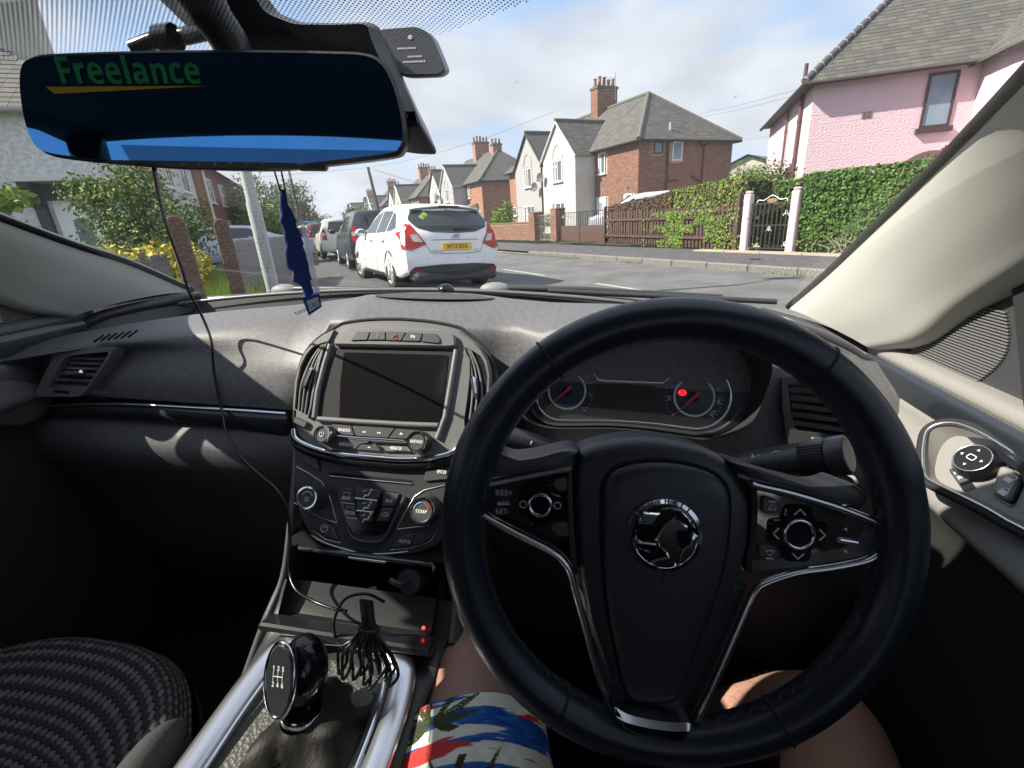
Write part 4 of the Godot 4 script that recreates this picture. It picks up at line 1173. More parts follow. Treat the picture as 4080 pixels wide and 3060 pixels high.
func steering_wheel() -> void:
	var T := thing("steering_wheel", "black leather steering wheel with silver spokes and griffin badge", "steering wheel", CAR * Transform3D(Basis(Vector3(0.9944,0,-0.1057),Vector3(-0.0323,0.9521,-0.304),Vector3(0.1007,0.3057,0.9468)),Vector3(0.369,0.958,-0.323)))
	rough_map(mt("arm", 0.05, 0.052, 0.06, 0.38), bump("leather", 4, 0.06, 0, 4.0), 0.15, 30.0)
	# rim, in leather sections divided by seams
	var m := MB.new()
	var rim := []
	for k in 96: rim.append(Vector3(cos(TAU * k / 96.0), sin(TAU * k / 96.0), 0) * 0.1725)
	var rad := []
	for k in 96: rad.append(0.0172 + 0.0012 * exp(-pow((fposmod(k / 96.0 * 360.0 - 18.0, 360.0) - 0.0) / 14.0, 2.0)) + 0.0012 * exp(-pow((k / 96.0 * 360.0 - 162.0) / 14.0, 2.0)))
	m.tube(rim, rad, 20, true, false, 1.08, Vector3(0, 0, 1))
	part(T, "rim", m, mats.leather)
	for a in [127.0, 53.0, 238.0, 300.0]:
		m = MB.new()
		var c := Vector3(cos(deg_to_rad(a)), sin(deg_to_rad(a)), 0)
		var rg := []
		for k in 20: rg.append(c * 0.1725 + (c * cos(TAU * k / 20.0) + Vector3(0, 0, 1.08) * sin(TAU * k / 20.0)) * 0.0174)
		m.tube(rg, 0.0011, 6, true)
		part(T, "seam", m, mats.matt)
	# zigzag stitching on the inner side
	m = MB.new()
	for k in 150:
		var a := TAU * k / 150.0
		var b := a + TAU / 150.0
		var z0 := 0.004 if k % 2 == 0 else -0.002
		var p := Vector3(cos(a), sin(a), 0) * 0.1558 + Vector3(0, 0, z0)
		var q := Vector3(cos(b), sin(b), 0) * 0.1558 + Vector3(0, 0, 0.002 - z0)
		m.tube([p, q], 0.0008, 5, false, false)
	part(T, "stitching", m, mt("thread", 0.05, 0.05, 0.055, 0.8))
	# hub pad
	var hub := spl2(pv([-0.0757,0.0632,-0.0528,0.0718,-0.0233,0.0756,0.0062,0.073,0.0356,0.0637,0.0551,0.0456,0.0635,0.0177,0.0613,-0.0203,0.0495,-0.0629,0.0345,-0.1063,0.0191,-0.1464,0.0131,-0.1571,-0.0085,-0.1632,-0.0352,-0.1598,-0.0418,-0.1542,-0.0554,-0.1153,-0.0698,-0.0727,-0.0779,-0.0223,-0.0815,0.0201,-0.0814,0.0489]), 4)
	pillow(T, "hub", hub, -0.022, -0.001, mats.airbag)
	var pad := spl2(pv([-0.059,0.0234,-0.0576,0.0403,-0.0498,0.0506,-0.0336,0.0566,-0.0102,0.0585,0.015,0.0548,0.0324,0.0469,0.0408,0.0324,0.0413,0.0009,0.0377,-0.029,0.0282,-0.0634,0.0167,-0.0982,0.0068,-0.1295,0.0016,-0.1383,-0.0186,-0.1418,-0.0317,-0.1388,-0.0375,-0.1283,-0.0459,-0.0939,-0.0536,-0.056,-0.0576,-0.0143]), 4)
	pillow(T, "airbag_pad", pad, -0.003, 0.0085, mats.airbag)
	line2(T, "pad_groove", inset(pad, -0.001), -0.0025, 0.0014, mats.hole, true)
	# spokes: leather arms above, switch panels below
	var la := spl2(pv([-0.1595,0.0545,-0.1524,0.06,-0.1459,0.0621,-0.1393,0.0587,-0.1314,0.057,-0.1197,0.0583,-0.1036,0.062,-0.0927,0.0653,-0.0844,0.0661,-0.0783,0.064,-0.081,0.0594,-0.0854,0.0521,-0.1001,0.049,-0.1195,0.0462,-0.139,0.0419,-0.1501,0.0409,-0.1561,0.044,-0.1581,0.0492]), 3)
	pillow(T, "upper_arm", la, -0.014, 0.003, mats.arm)
	var ra := spl2(pv([0.0438,0.0586,0.0518,0.0582,0.0643,0.0541,0.0829,0.0477,0.1014,0.0432,0.1167,0.0399,0.1287,0.0409,0.1376,0.0444,0.145,0.0408,0.1488,0.0353,0.1479,0.0302,0.1396,0.0267,0.1263,0.0281,0.1017,0.0356,0.0832,0.0407,0.0646,0.0452,0.0553,0.0474,0.0496,0.053]), 3)
	pillow(T, "upper_arm", ra, -0.014, 0.003, mats.arm)
	var lp := spl2(pv([-0.0847,0.0486,-0.1065,0.0446,-0.1326,0.0385,-0.1511,0.0335,-0.1584,0.029,-0.1596,0.0222,-0.1578,0.0142,-0.1527,0.0077,-0.1373,-0.0005,-0.1172,-0.0101,-0.0979,-0.0191,-0.0885,-0.0268,-0.0811,-0.0372,-0.0784,-0.0381,-0.0803,-0.0211,-0.0824,0.0056,-0.084,0.0321]), 3)
	plate(T, "switch_panel", lp, -0.03, -0.006, mats.panel, 0.003)
	var rp := spl2(pv([0.0617,0.0395,0.0636,0.0396,0.0855,0.0352,0.1042,0.0306,0.129,0.0231,0.1526,0.0144,0.1619,0.0096,0.1652,0.0046,0.1641,-0.0038,0.1587,-0.0111,0.1487,-0.0171,0.1251,-0.0229,0.0975,-0.0287,0.0758,-0.0315,0.0608,-0.0322,0.0618,-0.0086,0.0632,0.0175]), 3)
	plate(T, "switch_panel", rp, -0.03, -0.006, mats.panel, 0.003)
	# chrome outline of the spokes, running down to the foot plate
	var cl := pv([-0.0847,0.0505,-0.1065,0.0464,-0.1324,0.0403,-0.152,0.0356,-0.1589,0.031,-0.1606,0.024,-0.1588,0.0148,-0.1535,0.008,-0.1383,0.0001,-0.1185,-0.0095,-0.0987,-0.0187,-0.0898,-0.0258,-0.0834,-0.0355])
	cl.append_array(pv([-0.0792,-0.0503,-0.071,-0.0772,-0.0627,-0.1062,-0.0544,-0.1313,-0.0479,-0.1468,-0.0414,-0.1583]))
	line2(T, "chrome_trim", spl2(cl, 4, false), -0.002, 0.0042, mats.satin, false, 0.7)
	var cr := pv([0.0579,0.0436,0.0617,0.0419,0.0834,0.0374,0.1019,0.0327,0.1264,0.0256,0.151,0.0166,0.1599,0.0119,0.1632,0.006,0.1621,-0.0023,0.1565,-0.0105,0.1463,-0.0167,0.1226,-0.0229,0.0953,-0.0283])
	cr.append_array(pv([0.0716,-0.0378,0.0655,-0.0436,0.0605,-0.0543,0.0523,-0.0767,0.0398,-0.1102,0.0271,-0.1431,0.0193,-0.1613]))
	line2(T, "chrome_trim", spl2(cr, 4, false), -0.002, 0.0042, mats.satin, false, 0.7)
	plate(T, "foot_plate", spl2(pv([-0.0479,-0.1351,-0.0375,-0.1401,-0.0195,-0.1436,-0.0016,-0.1448,0.009,-0.1441,0.0131,-0.1471,0.0111,-0.1538,0.0051,-0.1594,-0.0073,-0.1616,-0.0235,-0.1585,-0.0371,-0.1532,-0.0435,-0.148]), 3), -0.01, 0.019, mats.satin, 0.004)
	# lower spoke infill between trim and hub
	plate(T, "lower_spoke", pv([-0.0771,-0.0522,0.0646,-0.0457,0.0515,-0.0913,0.0326,-0.1419,0.0202,-0.1667,0.0069,-0.1686,-0.0171,-0.1661,-0.0395,-0.1594,-0.0498,-0.1389,-0.0667,-0.0816]), -0.035, -0.012, mats.panel, 0.003)
	# switches
	for s in [0, 1]:
		var W := hold(T, "switch_cluster")
		var c: Vector2 = [Vector2(-0.1092,0.0191), Vector2(0.0973,0.0027)][s]
		var r := 0.0088 if s == 0 else 0.0112
		var cr2 := PackedVector2Array()
		for p in [[-0.45, 1.0], [0.45, 1.0], [0.5, 0.5], [1.0, 0.45], [1.0, -0.45], [0.5, -0.5], [0.45, -1.0], [-0.45, -1.0], [-0.5, -0.5], [-1.0, -0.45], [-1.0, 0.45], [-0.5, 0.5]]: cr2.append(c + Vector2(p[0], p[1]) * r * 2.05)
		plate(W, "rocker", rnd(cr2, 0.004), -0.008, -0.0035, mats.gloss, 0.0012)
		var mm := MB.new()
		var ring := []
		for q in circ(r, c, 36): ring.append(v3z(q, -0.0025))
		mm.tube(ring, 0.0014, 8, true)
		part(W, "chrome_ring", mm, mats.chrome)
		plate(W, "centre_button", circ(r * 0.88, c, 28), -0.006, -0.003, mats.gloss, 0.001)
		if s == 1:
			for k in 4:
				var d := Vector2(0, r * 1.6).rotated(k * PI / 2)
				var e := d.normalized() * 0.0022
				line2(W, "arrow_mark", PackedVector2Array([c + d - e + e.orthogonal() * 2, c + d + e, c + d - e - e.orthogonal() * 2]), -0.0028, 0.0006, mats.print)
		else:
			for k in [1, 3]:
				line2(W, "cruise_mark", circ(0.0028, c + Vector2(0, r * 1.6).rotated(k * PI / 2), 14), -0.0028, 0.0005, mats.print_dim, true)
		var bar: Array = [pv([-0.1443,0.0196,-0.1345,0.0203]), pv([0.1283,-0.0006,0.1417,-0.0023])][s]
		var bm := MB.new()
		bm.tube([v3z(bar[0], -0.003), v3z(bar[1], -0.003)], 0.0024, 8)
		part(W, "chrome_bar", bm, mats.chrome)
	words(T, "lettering", "RES+", 0.0034, mats.print_dim, X(R(0, 0, 2), v3z(Vector2(-0.1396,0.0275), -0.0055)), true)
	words(T, "lettering", "SET-", 0.0034, mats.print_dim, X(R(0, 0, 2), v3z(Vector2(-0.1403,0.0116), -0.0055)), true)
	for q in [pv([-0.0998,0.0374,-0.096,0.0411,-0.0879,0.043,-0.0873,0.0302,-0.0945,0.0302,-0.0981,0.0328]), pv([-0.1004,0.0016,-0.0972,0.0041,-0.0861,0.0045,-0.0848,-0.0081,-0.095,-0.0068,-0.099,-0.003]), pv([0.0686,0.0319,0.076,0.0309,0.0818,0.0266,0.0844,0.0228,0.0814,0.0192,0.0753,0.0177,0.0691,0.0184]), pv([0.0677,-0.0092,0.0777,-0.0091,0.0827,-0.0122,0.0854,-0.0159,0.0806,-0.02,0.0675,-0.0187])]:
		plate(T, "push_button", rnd(q, 0.004), -0.009, -0.0045, mats.button, 0.001)
	for q in [[Vector2(0.0763,0.0241), 1.0], [Vector2(0.076,-0.0147), -1.0]]:
		var c: Vector2 = q[0]
		line2(T, "track_mark", PackedVector2Array([c + Vector2(-0.003, -0.0026 * q[1]), c + Vector2(0.003, -0.0026 * q[1]), c + Vector2(0, 0.002 * q[1])]), -0.0042, 0.0005, mats.print, true)
		line2(T, "track_mark", PackedVector2Array([c + Vector2(-0.003, 0.0038 * q[1]), c + Vector2(0.003, 0.0038 * q[1])]), -0.0042, 0.0005, mats.print)
	for q in [pv([0.1331,0.007,0.1355,0.0085,0.1359,0.0056]), pv([0.1338,-0.0107,0.1361,-0.0093,0.1367,-0.0125])]: plate(T, "volume_mark", q, -0.006, -0.0054, mats.print)
	badge(T)

func badge(T: Node3D) -> void:
	var B := hold(T, "badge")
	var c: Vector2 = Vector2(-0.0117,0.0028)
	var r := ((Vector2(0.0175,0.0039) as Vector2).x - (Vector2(-0.0412,0.0016) as Vector2).x) / 2.0
	var m := MB.new()
	m.lathe([Vector2(r, 0.002), Vector2(r, 0.0075), Vector2(r * 0.97, 0.009), Vector2(r * 0.87, 0.0095), Vector2(r * 0.85, 0.0085), Vector2(r * 0.85, 0.004)], Transform3D(R(90), v3z(c, 0.003)), 56)
	part(B, "chrome_ring", m, mats.chrome)
	plate(B, "ground", circ(r * 0.87, c, 40), 0.003, 0.0092, mats.gloss)
	var sh := [pv([-0.0291,0.0208,-0.0155,0.02,-0.0211,0.0109,-0.0328,0.0111,-0.0321,0.0167]), pv([-0.0192,-0.0015,-0.0151,0.0066,-0.011,0.0125,-0.0035,0.0187,-0.0055,0.0127,-0.0043,0.0152,0.0012,0.0135,0.0056,0.0105,0.0051,0.007,0.002,0.0082,-0.0022,0.0064,-0.0026,0.0007,-0.0006,-0.0043,0.001,-0.0077,0.0005,-0.01,-0.0015,-0.0158,-0.0031,-0.0222,-0.0104,-0.0251,-0.016,-0.0234,-0.0236,-0.0193,-0.0169,-0.0158,-0.0095,-0.0142,-0.0103,-0.011,-0.0166,-0.0062,-0.0173,-0.0024]), pv([0.0016,-0.008,0.0073,-0.0033,0.0096,0.0025,0.0107,0.0057,0.0138,0.0039,0.0131,-0.0037,0.01,-0.0115,0.0041,-0.0181,-0.0013,-0.0209]), pv([-0.0165,0.0224,-0.0132,0.025,-0.0078,0.0265,-0.001,0.0261,0.0052,0.0225,0.0097,0.017,0.0118,0.0089,0.0087,0.0107,0.0054,0.0162,-0.0002,0.0211,-0.0071,0.0237]), pv([-0.0372,-0.0003,-0.0341,-0.0002,-0.0327,-0.003,-0.0179,-0.004,-0.0172,-0.0062,-0.0182,-0.012,-0.0232,-0.0116,-0.0282,-0.0092,-0.0332,-0.0088,-0.0293,-0.015,-0.0236,-0.0193,-0.0192,-0.0216,-0.0267,-0.0188,-0.0331,-0.012]), pv([-0.0349,0.0065,-0.0336,0.0068,-0.0329,0.0008,-0.0303,-0.0026,-0.0179,-0.0038,-0.0184,-0.006,-0.0315,-0.0049,-0.0347,0.0001])]
	for k in sh.size(): plate(B, ["flag", "griffin", "wing", "crescent", "body", "staff"][k], sh[k], 0.004, 0.0118 + 0.0005 * (k % 3), mats.chrome, 0.0012)
	var s := "VAUXHALL"
	for k in 8:
		var a := deg_to_rad(142.0 - k * 13.2)
		words(B, "lettering", s[k], r * 0.12, mats.panel, X(Basis(Vector3(0, 0, 1), a - PI / 2), v3z(c + Vector2(cos(a), sin(a)) * r * 0.925, 0.0125)), true)

func person() -> void:
	# the driver: seated, bare knees, patterned shorts; hips and thighs under the wheel
	var T := thing("person", "seated driver's bare knees and bright printed beach shorts below the steering wheel", "person", CAR)
	var skin := rough_map(mt("skin", 0.50, 0.29, 0.22, 0.55), bump("fine", 6, 0.2, 0, 4.0), 0.12, 30.0, tint("skin_t", 21, 0.03, FastNoiseLite.TYPE_SIMPLEX, 0.86, 1.0))
	skin.subsurf_scatter_enabled = true; skin.subsurf_scatter_strength = 0.12
	var m := MB.new()
	var J := [[[Vector3(0.29, 0.50, 0.10), 0.098], [Vector3(0.235, 0.545, -0.16), 0.085], [Vector3(0.187, 0.585, -0.34), 0.074], [Vector3(0.166, 0.603, -0.42), 0.067], [Vector3(0.16, 0.598, -0.468), 0.063], [Vector3(0.162, 0.55, -0.51), 0.056], [Vector3(0.185, 0.46, -0.54), 0.055], [Vector3(0.195, 0.34, -0.60), 0.047], [Vector3(0.205, 0.20, -0.66), 0.036]], [[Vector3(0.44, 0.50, 0.10), 0.098], [Vector3(0.53, 0.535, -0.16), 0.087], [Vector3(0.595, 0.556, -0.34), 0.076], [Vector3(0.625, 0.562, -0.43), 0.068], [Vector3(0.632, 0.555, -0.48), 0.063], [Vector3(0.62, 0.51, -0.525), 0.057], [Vector3(0.60, 0.43, -0.57), 0.055], [Vector3(0.57, 0.31, -0.64), 0.047], [Vector3(0.55, 0.18, -0.70), 0.036]]]
	for leg in J:
		var p := []
		var rr := []
		for q in leg: p.append(q[0]); rr.append(q[1])
		var ps := spl(p, 5)
		var rs := []
		for k in ps.size():
			var u := float(k) / 5.0
			var a := mini(int(u), rr.size() - 2)
			rs.append(lerpf(rr[a], rr[a + 1], smoothstep(0.0, 1.0, u - a)))
		m.tube(ps, rs, 28, false, true, 0.92, Vector3(1, 0, 0))
	m.ball(Vector3(0.365, 0.52, 0.14), Vector3(0.185, 0.11, 0.13), 28, 14)
	part(T, "legs", m, skin)
	# shorts: a wide sleeve over the left thigh with hem, printed cloth
	var cloth := mt("shorts_print", 1, 1, 1, 0.8)
	cloth.albedo_color = Color(1, 1, 1)
	cloth.albedo_texture = shorts_print()
	cloth.normal_enabled = true; cloth.normal_texture = bump("fold", 30, 0.03, FastNoiseLite.TYPE_SIMPLEX, 6.0, 3); cloth.normal_scale = 0.5
	m = MB.new()
	for L in [[Vector3(0.29, 0.50, 0.12), Vector3(0.25, 0.535, -0.10), Vector3(0.205, 0.578, -0.27), Vector3(0.18, 0.594, -0.375), 0.116, 0.110, 0.096, 0.086], [Vector3(0.44, 0.50, 0.12), Vector3(0.49, 0.52, -0.05), Vector3(0.53, 0.535, -0.14), Vector3(0.565, 0.545, -0.24), 0.116, 0.110, 0.102, 0.098]]:
		var rows := []
		var q := spl([L[0], L[1], L[2], L[3]], 8)
		for k in q.size():
			var u := float(k) / (q.size() - 1)
			var d: Vector3 = (q[mini(k + 1, q.size() - 1)] - q[maxi(k - 1, 0)]).normalized()
			var s := d.cross(Vector3.UP).normalized()
			var w := s.cross(d)
			var r := lerpf(L[4], L[7], u)
			var row := PackedVector3Array()
			for j in 49:
				var an := TAU * j / 48.0 - PI / 2
				var fold := 1.0 + 0.018 * sin(an * 3.0 + u * 5.0) + 0.012 * sin(an * 7.0 + u * 11.0)
				row.append(q[k] + (s * cos(an) * 1.04 + w * sin(an)) * r * fold)
			rows.append(row)
		var hem := PackedVector3Array()
		for p in rows[-1]: hem.append(p.lerp(L[3], 0.05))
		rows.append(hem)
		m.grid(rows)
	part(T, "shorts", m, cloth)
	m = MB.new()
	var rg := RandomNumberGenerator.new()
	rg.seed = 12
	for k in 420:
		var side := k % 2
		var q: Array = J[side]
		var i := rg.randi_range(3, 6)
		var u := rg.randf()
		var c: Vector3 = q[i][0].lerp(q[i + 1][0], u)
		var r: float = lerpf(q[i][1], q[i + 1][1], u) * 0.97
		var an := rg.randf() * TAU
		var d: Vector3 = (q[i + 1][0] - q[i][0]).normalized()
		var s := d.cross(Vector3.RIGHT).normalized()
		var nn := s * cos(an) + s.cross(d) * sin(an)
		var p := c + nn * r
		var e := p + nn * 0.006 + d * rg.randf_range(0.003, 0.010)
		m.tube([p, p.lerp(e, 0.6) + nn * 0.001, e], 0.00018, 3, false, false)
	var hair := part(T, "leg_hair", m, mt("hair", 0.06, 0.035, 0.02, 0.7))
	hair.set_meta("kind", "stuff")

func shorts_print() -> Texture2D:
	var S := 512
	var im := Image.create(S, S, false, Image.FORMAT_RGB8)
	var f := FastNoiseLite.new()
	f.seed = 77; f.frequency = 0.012; f.fractal_octaves = 4; f.fractal_type = FastNoiseLite.FRACTAL_FBM
	var g := FastNoiseLite.new()
	g.seed = 31; g.frequency = 0.03; g.fractal_octaves = 3
	for y in S:
		for x in S:
			var w := f.get_noise_2d(x * 0.45, y * 2.2)
			var w2 := f.get_noise_2d(x * 0.35 + 900, y * 1.6)
			var c := Color(0.90, 0.90, 0.85)
			var blue := Color(0.10, 0.42, 0.72).lerp(Color(0.05, 0.22, 0.58), clampf(g.get_noise_2d(x, y * 3.0) + 0.4, 0, 1))
			if w > 0.02: c = c.lerp(blue, smoothstep(0.02, 0.12, w + 0.05 * g.get_noise_2d(x * 2.0, y * 6.0)))
			if w2 > 0.16: c = c.lerp(Color(0.78, 0.22, 0.20), smoothstep(0.16, 0.22, w2))
			im.set_pixel(x, y, c)
	var rg := RandomNumberGenerator.new()
	rg.seed = 9
	for t in [Vector2(265, 330), Vector2(300, 455), Vector2(60, 250), Vector2(470, 230), Vector2(150, 90)]: # palm trees
		for y in 60: 
			for x in 7: px(im, int(t.x + x + sin(y * 0.07) * 4), int(t.y + y), Color(0.20, 0.16, 0.10))
		for k in 9:
			var a := -PI / 2 + (k - 4) * 0.62
			for s in 70:
				var u := s / 70.0
				var p: Vector2 = t + Vector2(cos(a), sin(a)) * u * 62.0 + Vector2(0, u * u * 30.0)
				var wd := int(9.0 * sin(PI * minf(u * 1.05 + 0.05, 1.0)))
				for q in range(-wd, wd + 1):
					if rg.randf() < 0.8: px(im, int(p.x), int(p.y + q * 0.9), Color(0.13, 0.16, 0.06) if (q + s) % 5 < 3 else Color(0.32, 0.36, 0.14))
	return ImageTexture.create_from_image(im)
func px(im: Image, x: int, y: int, c: Color) -> void:
	if x >= 0 and y >= 0 and x < im.get_width() and y < im.get_height(): im.set_pixel(x, y, c)

var own_car: Node3D
func ws(x: float, t: float) -> Vector3: # windscreen: t 0 at the base, 1 at the roof
	var q := x * x
	return Vector3(x * lerpf(1.0, 0.87, t), lerpf(1.035, 1.343, t) + 0.03 * sin(PI * t) - q * lerpf(0.03, 0.09, t), lerpf(-0.985, -0.335, t) + q * lerpf(-0.02, 0.12, t))

func car_shell() -> void:
	var T := thing("family_car", "car we sit in: pale roof pillars, windscreen and doors framing the view", "car", CAR)
	own_car = T
	var m := MB.new()
	var g := []
	for a in 13:
		var row := PackedVector3Array()
		for k in 17: row.append(ws(-0.725 + 1.45 * k / 16.0, a / 12.0))
		g.append(row)
	m.grid(g)
	var wsn := part(T, "windscreen", m, mats.windscreen)
	# black edge print and dot band at the top of the glass
	for s in [-1.0, 1.0]:
		m = MB.new()
		var a := PackedVector3Array()
		var b := PackedVector3Array()
		for k in 21:
			a.append(ws(s * 0.725, k / 20.0) + Vector3(0, -0.003, 0.002)); b.append(ws(s * 0.70, k / 20.0) + Vector3(0, -0.003, 0.002))
		m.grid([a, b])
		part(wsn, "edge_print", m, mats.hole)
	m = MB.new()
	for r in 42:
		var t := 0.905 + r * 0.0023
		for k in 240:
			var x := -0.56 + k * 0.0047 + (0.00235 if r % 2 else 0.0)
			if x > 0.16 + 0.2 * (t - 0.9) / 0.1 and t < 0.965: continue
			var low := 0.905 + 0.03 * smoothstep(-0.1, -0.3, x)
			if t < low: continue
			var c := ws(x, t) + Vector3(0, -0.002, 0.001)
			var u := (ws(x + 0.01, t) - ws(x - 0.01, t)).normalized()
			var w := (ws(x, t + 0.01) - ws(x, t - 0.01)).normalized()
			var s := 0.0004 + 0.0007 * (t - 0.9) / 0.1
			m.quad(c - u * s, c + w * s, c + u * s, c - w * s)
	var db := part(wsn, "dot_band", m, mats.matt)
	db.set_meta("kind", "stuff")
	# A pillars: cloth trim from dash to roof
	for s in [-1.0, 1.0]:
		m = MB.new()
		var dl := 0.018 if s < 0 else 0.002
		var inn := [Vector3(s * 0.688, 1.020, -1.005), Vector3(s * 0.672, 1.10, -0.85), Vector3(s * 0.655, 1.165 - dl, -0.73), Vector3(s * 0.628, 1.235 - dl * 1.4, -0.585), Vector3(s * 0.59, 1.285 - dl, -0.45), Vector3(s * 0.54, 1.325, -0.31)]
		var out := [Vector3(s * 0.705, 1.012, -0.735), Vector3(s * 0.708, 1.045, -0.66), Vector3(s * 0.706, 1.10, -0.60), Vector3(s * 0.70, 1.165, -0.51), Vector3(s * 0.688, 1.235, -0.40), Vector3(s * 0.655, 1.32, -0.27)]
		var rows := []
		for k in 6:
			var a: Vector3 = inn[k]
			var b: Vector3 = out[k]
			var bul := Vector3(-s * 0.022, 0.012, 0.018)
			rows.append([a + Vector3(s * 0.01, 0.012, -0.012), a, a.lerp(b, 0.3) + bul * 0.9, a.lerp(b, 0.62) + bul, a.lerp(b, 0.88) + bul * 0.5, b, b + Vector3(s * 0.03, -0.004, 0.0)])
		m.grid(refine(rows, 5, 5))
		part(T, "pillar_trim", m, mats.pillar_cloth)
		m = MB.new()
		var sl := []
		for p in spl(inn, 6): sl.append(p + Vector3(0, 0.003, -0.004))
		m.tube(sl, 0.006, 8)
		part(T, "glass_seal", m, mats.hole)
		# steel behind the trim, so that no light leaks
		m = MB.new()
		var o1 := PackedVector3Array()
		var o2 := PackedVector3Array()
		for k in 6: o1.append(inn[k] + Vector3(s * 0.03, -0.006, 0.004)); o2.append(out[k] + Vector3(s * 0.05, 0.0, 0.0))
		m.grid([o1, o2])
		part(T, "pillar_skin", m, mt("body_paint", 0.03, 0.032, 0.036, 0.25))
		# B and C pillars
		m = MB.new()
		m.tube(spl([Vector3(s * 0.74, 0.95, 0.28), Vector3(s * 0.71, 1.15, 0.30), Vector3(s * 0.62, 1.36, 0.33)], 4), 0.055, 8, false, true, 0.5, Vector3(1, 0, 0))
		m.tube(spl([Vector3(s * 0.74, 0.98, 1.45), Vector3(s * 0.69, 1.15, 1.25), Vector3(s * 0.58, 1.34, 0.95)], 4), 0.11, 8, false, true, 0.4, Vector3(1, 0, 0))
		part(T, "rear_pillar", m, mats.panel)
		# roof rail over the doors
		m = MB.new()
		m.tube(spl([Vector3(s * 0.66, 1.33, -0.30), Vector3(s * 0.645, 1.365, -0.05), Vector3(s * 0.635, 1.375, 0.4), Vector3(s * 0.61, 1.35, 0.95)], 4), 0.035, 8)
		part(T, "roof_rail", m, mats.pillar_cloth)
	# headliner and roof skin
	m = MB.new()
	var rf := []
	for q in [[-0.345, 1.335], [-0.30, 1.348], [-0.1, 1.375], [0.3, 1.385], [0.8, 1.36], [1.05, 1.32]]:
		var row := []
		for k in 9:
			var u := k / 4.0 - 1.0
			row.append(Vector3(u * 0.66, q[1] + 0.018 * (1.0 - u * u) - 0.02 * u * u + (0.0 if q[0] > -0.32 else -0.05 * u * u), q[0] + (0.07 * u * u if q[0] < -0.2 else 0.0)))
		rf.append(row)
	var rg := refine(rf, 2, 4)
	shell(m, rg, Vector3(0, 0.035, -0.01))
	part(T, "headliner", m, rough_map(mt("headliner", 0.30, 0.30, 0.28, 0.9), bump("fine", 6, 0.2, 0, 4.0), 0.2, 10.0))
	# rear: parcel shelf, back seat, tailgate with glass
	m = MB.new()
	m.at(Vector3(0, 0.93, 1.40), Vector3(1.3, 0.03, 0.5))
	m.at(Vector3(0, 0.55, 1.66), Vector3(1.4, 0.9, 0.06))
	part(T, "parcel_shelf", m, mats.carpet)
	m = MB.new()
	var rg2 := []
	for a in 5:
		var row := PackedVector3Array()
		for k in 9:
			var u := k / 4.0 - 1.0
			row.append(Vector3(u * lerpf(0.62, 0.52, a / 4.0), lerpf(0.96, 1.30, a / 4.0), lerpf(1.66, 1.08, a / 4.0) - 0.08 * u * u))
		rg2.append(row)
	m.grid(rg2)
	part(T, "rear_window", m, mats.rear_glass)
	# floor, bulkhead, bonnet
	m = MB.new()
	m.at(Vector3(0, 0.17, 0.35), Vector3(1.5, 0.04, 2.6))
	m.at(Vector3(0, 0.55, -0.93), Vector3(1.5, 0.8, 0.04))
	for s in [-1.0, 1.0]: m.at(Vector3(s * 0.79, 0.50, -0.86), Vector3(0.1, 0.94, 0.24)); m.at(Vector3(s * 0.80, 0.20, 0.3), Vector3(0.12, 0.2, 2.4))
	part(T, "floor", m, mats.carpet)
	m = MB.new()
	rf = []
	for q in [[-1.02, 1.0], [-1.15, 0.98], [-1.5, 0.915], [-1.9, 0.82], [-2.15, 0.72], [-2.25, 0.6]]:
		var row := []
		for k in 9:
			var u := k / 4.0 - 1.0
			row.append(Vector3(u * 0.82, q[1] - 0.08 * u * u, q[0] + 0.12 * u * u))
		rf.append(row)
	m.grid(refine(rf, 2, 3))
	part(T, "bonnet", m, mats.body_paint)
	# wipers at the foot of the glass
	for w in [[Vector3(-0.4449,1.0269,-1.03), Vector3(0.0217,1.0356,-1)], [Vector3(0.0808,1.0427,-1.03), Vector3(0.556,1.0416,-1)]]:
		var W := thing("windscreen_wiper", "black windscreen wiper with grey pivot cap " + ("below the blue air freshener" if w[0].x < -0.2 else "in front of the white hatchback"), "wiper", CAR, "wipers at the foot of the windscreen")
		m = MB.new()
		m.tube([w[0], w[0].lerp(w[1], 0.4) + Vector3(0, 0.004, 0), w[1]], [0.009, 0.006, 0.004], 8)
		m.tube([w[0].lerp(w[1], 0.25) + Vector3(0, 0.0, 0.014), w[1] + Vector3(0.1, -0.006, 0.012)], 0.006, 6)
		part(W, "arm", m, mats.panel)
		m = MB.new()
		m.ball(w[0] + Vector3(0, -0.004, 0), Vector3(0.038, 0.017, 0.02), 16, 10)
		part(W, "pivot_cap", m, mt("cap_grey", 0.20, 0.205, 0.21, 0.6))
	m = MB.new()
	m.tube([Vector3(-0.66, 0.995, -1.02), Vector3(-0.3, 1.022, -1.03), Vector3(0, 1.03, -1.035), Vector3(0.3, 1.022, -1.03), Vector3(0.66, 0.995, -1.02)], 0.012, 8)
	part(T, "cowl", m, mats.panel)

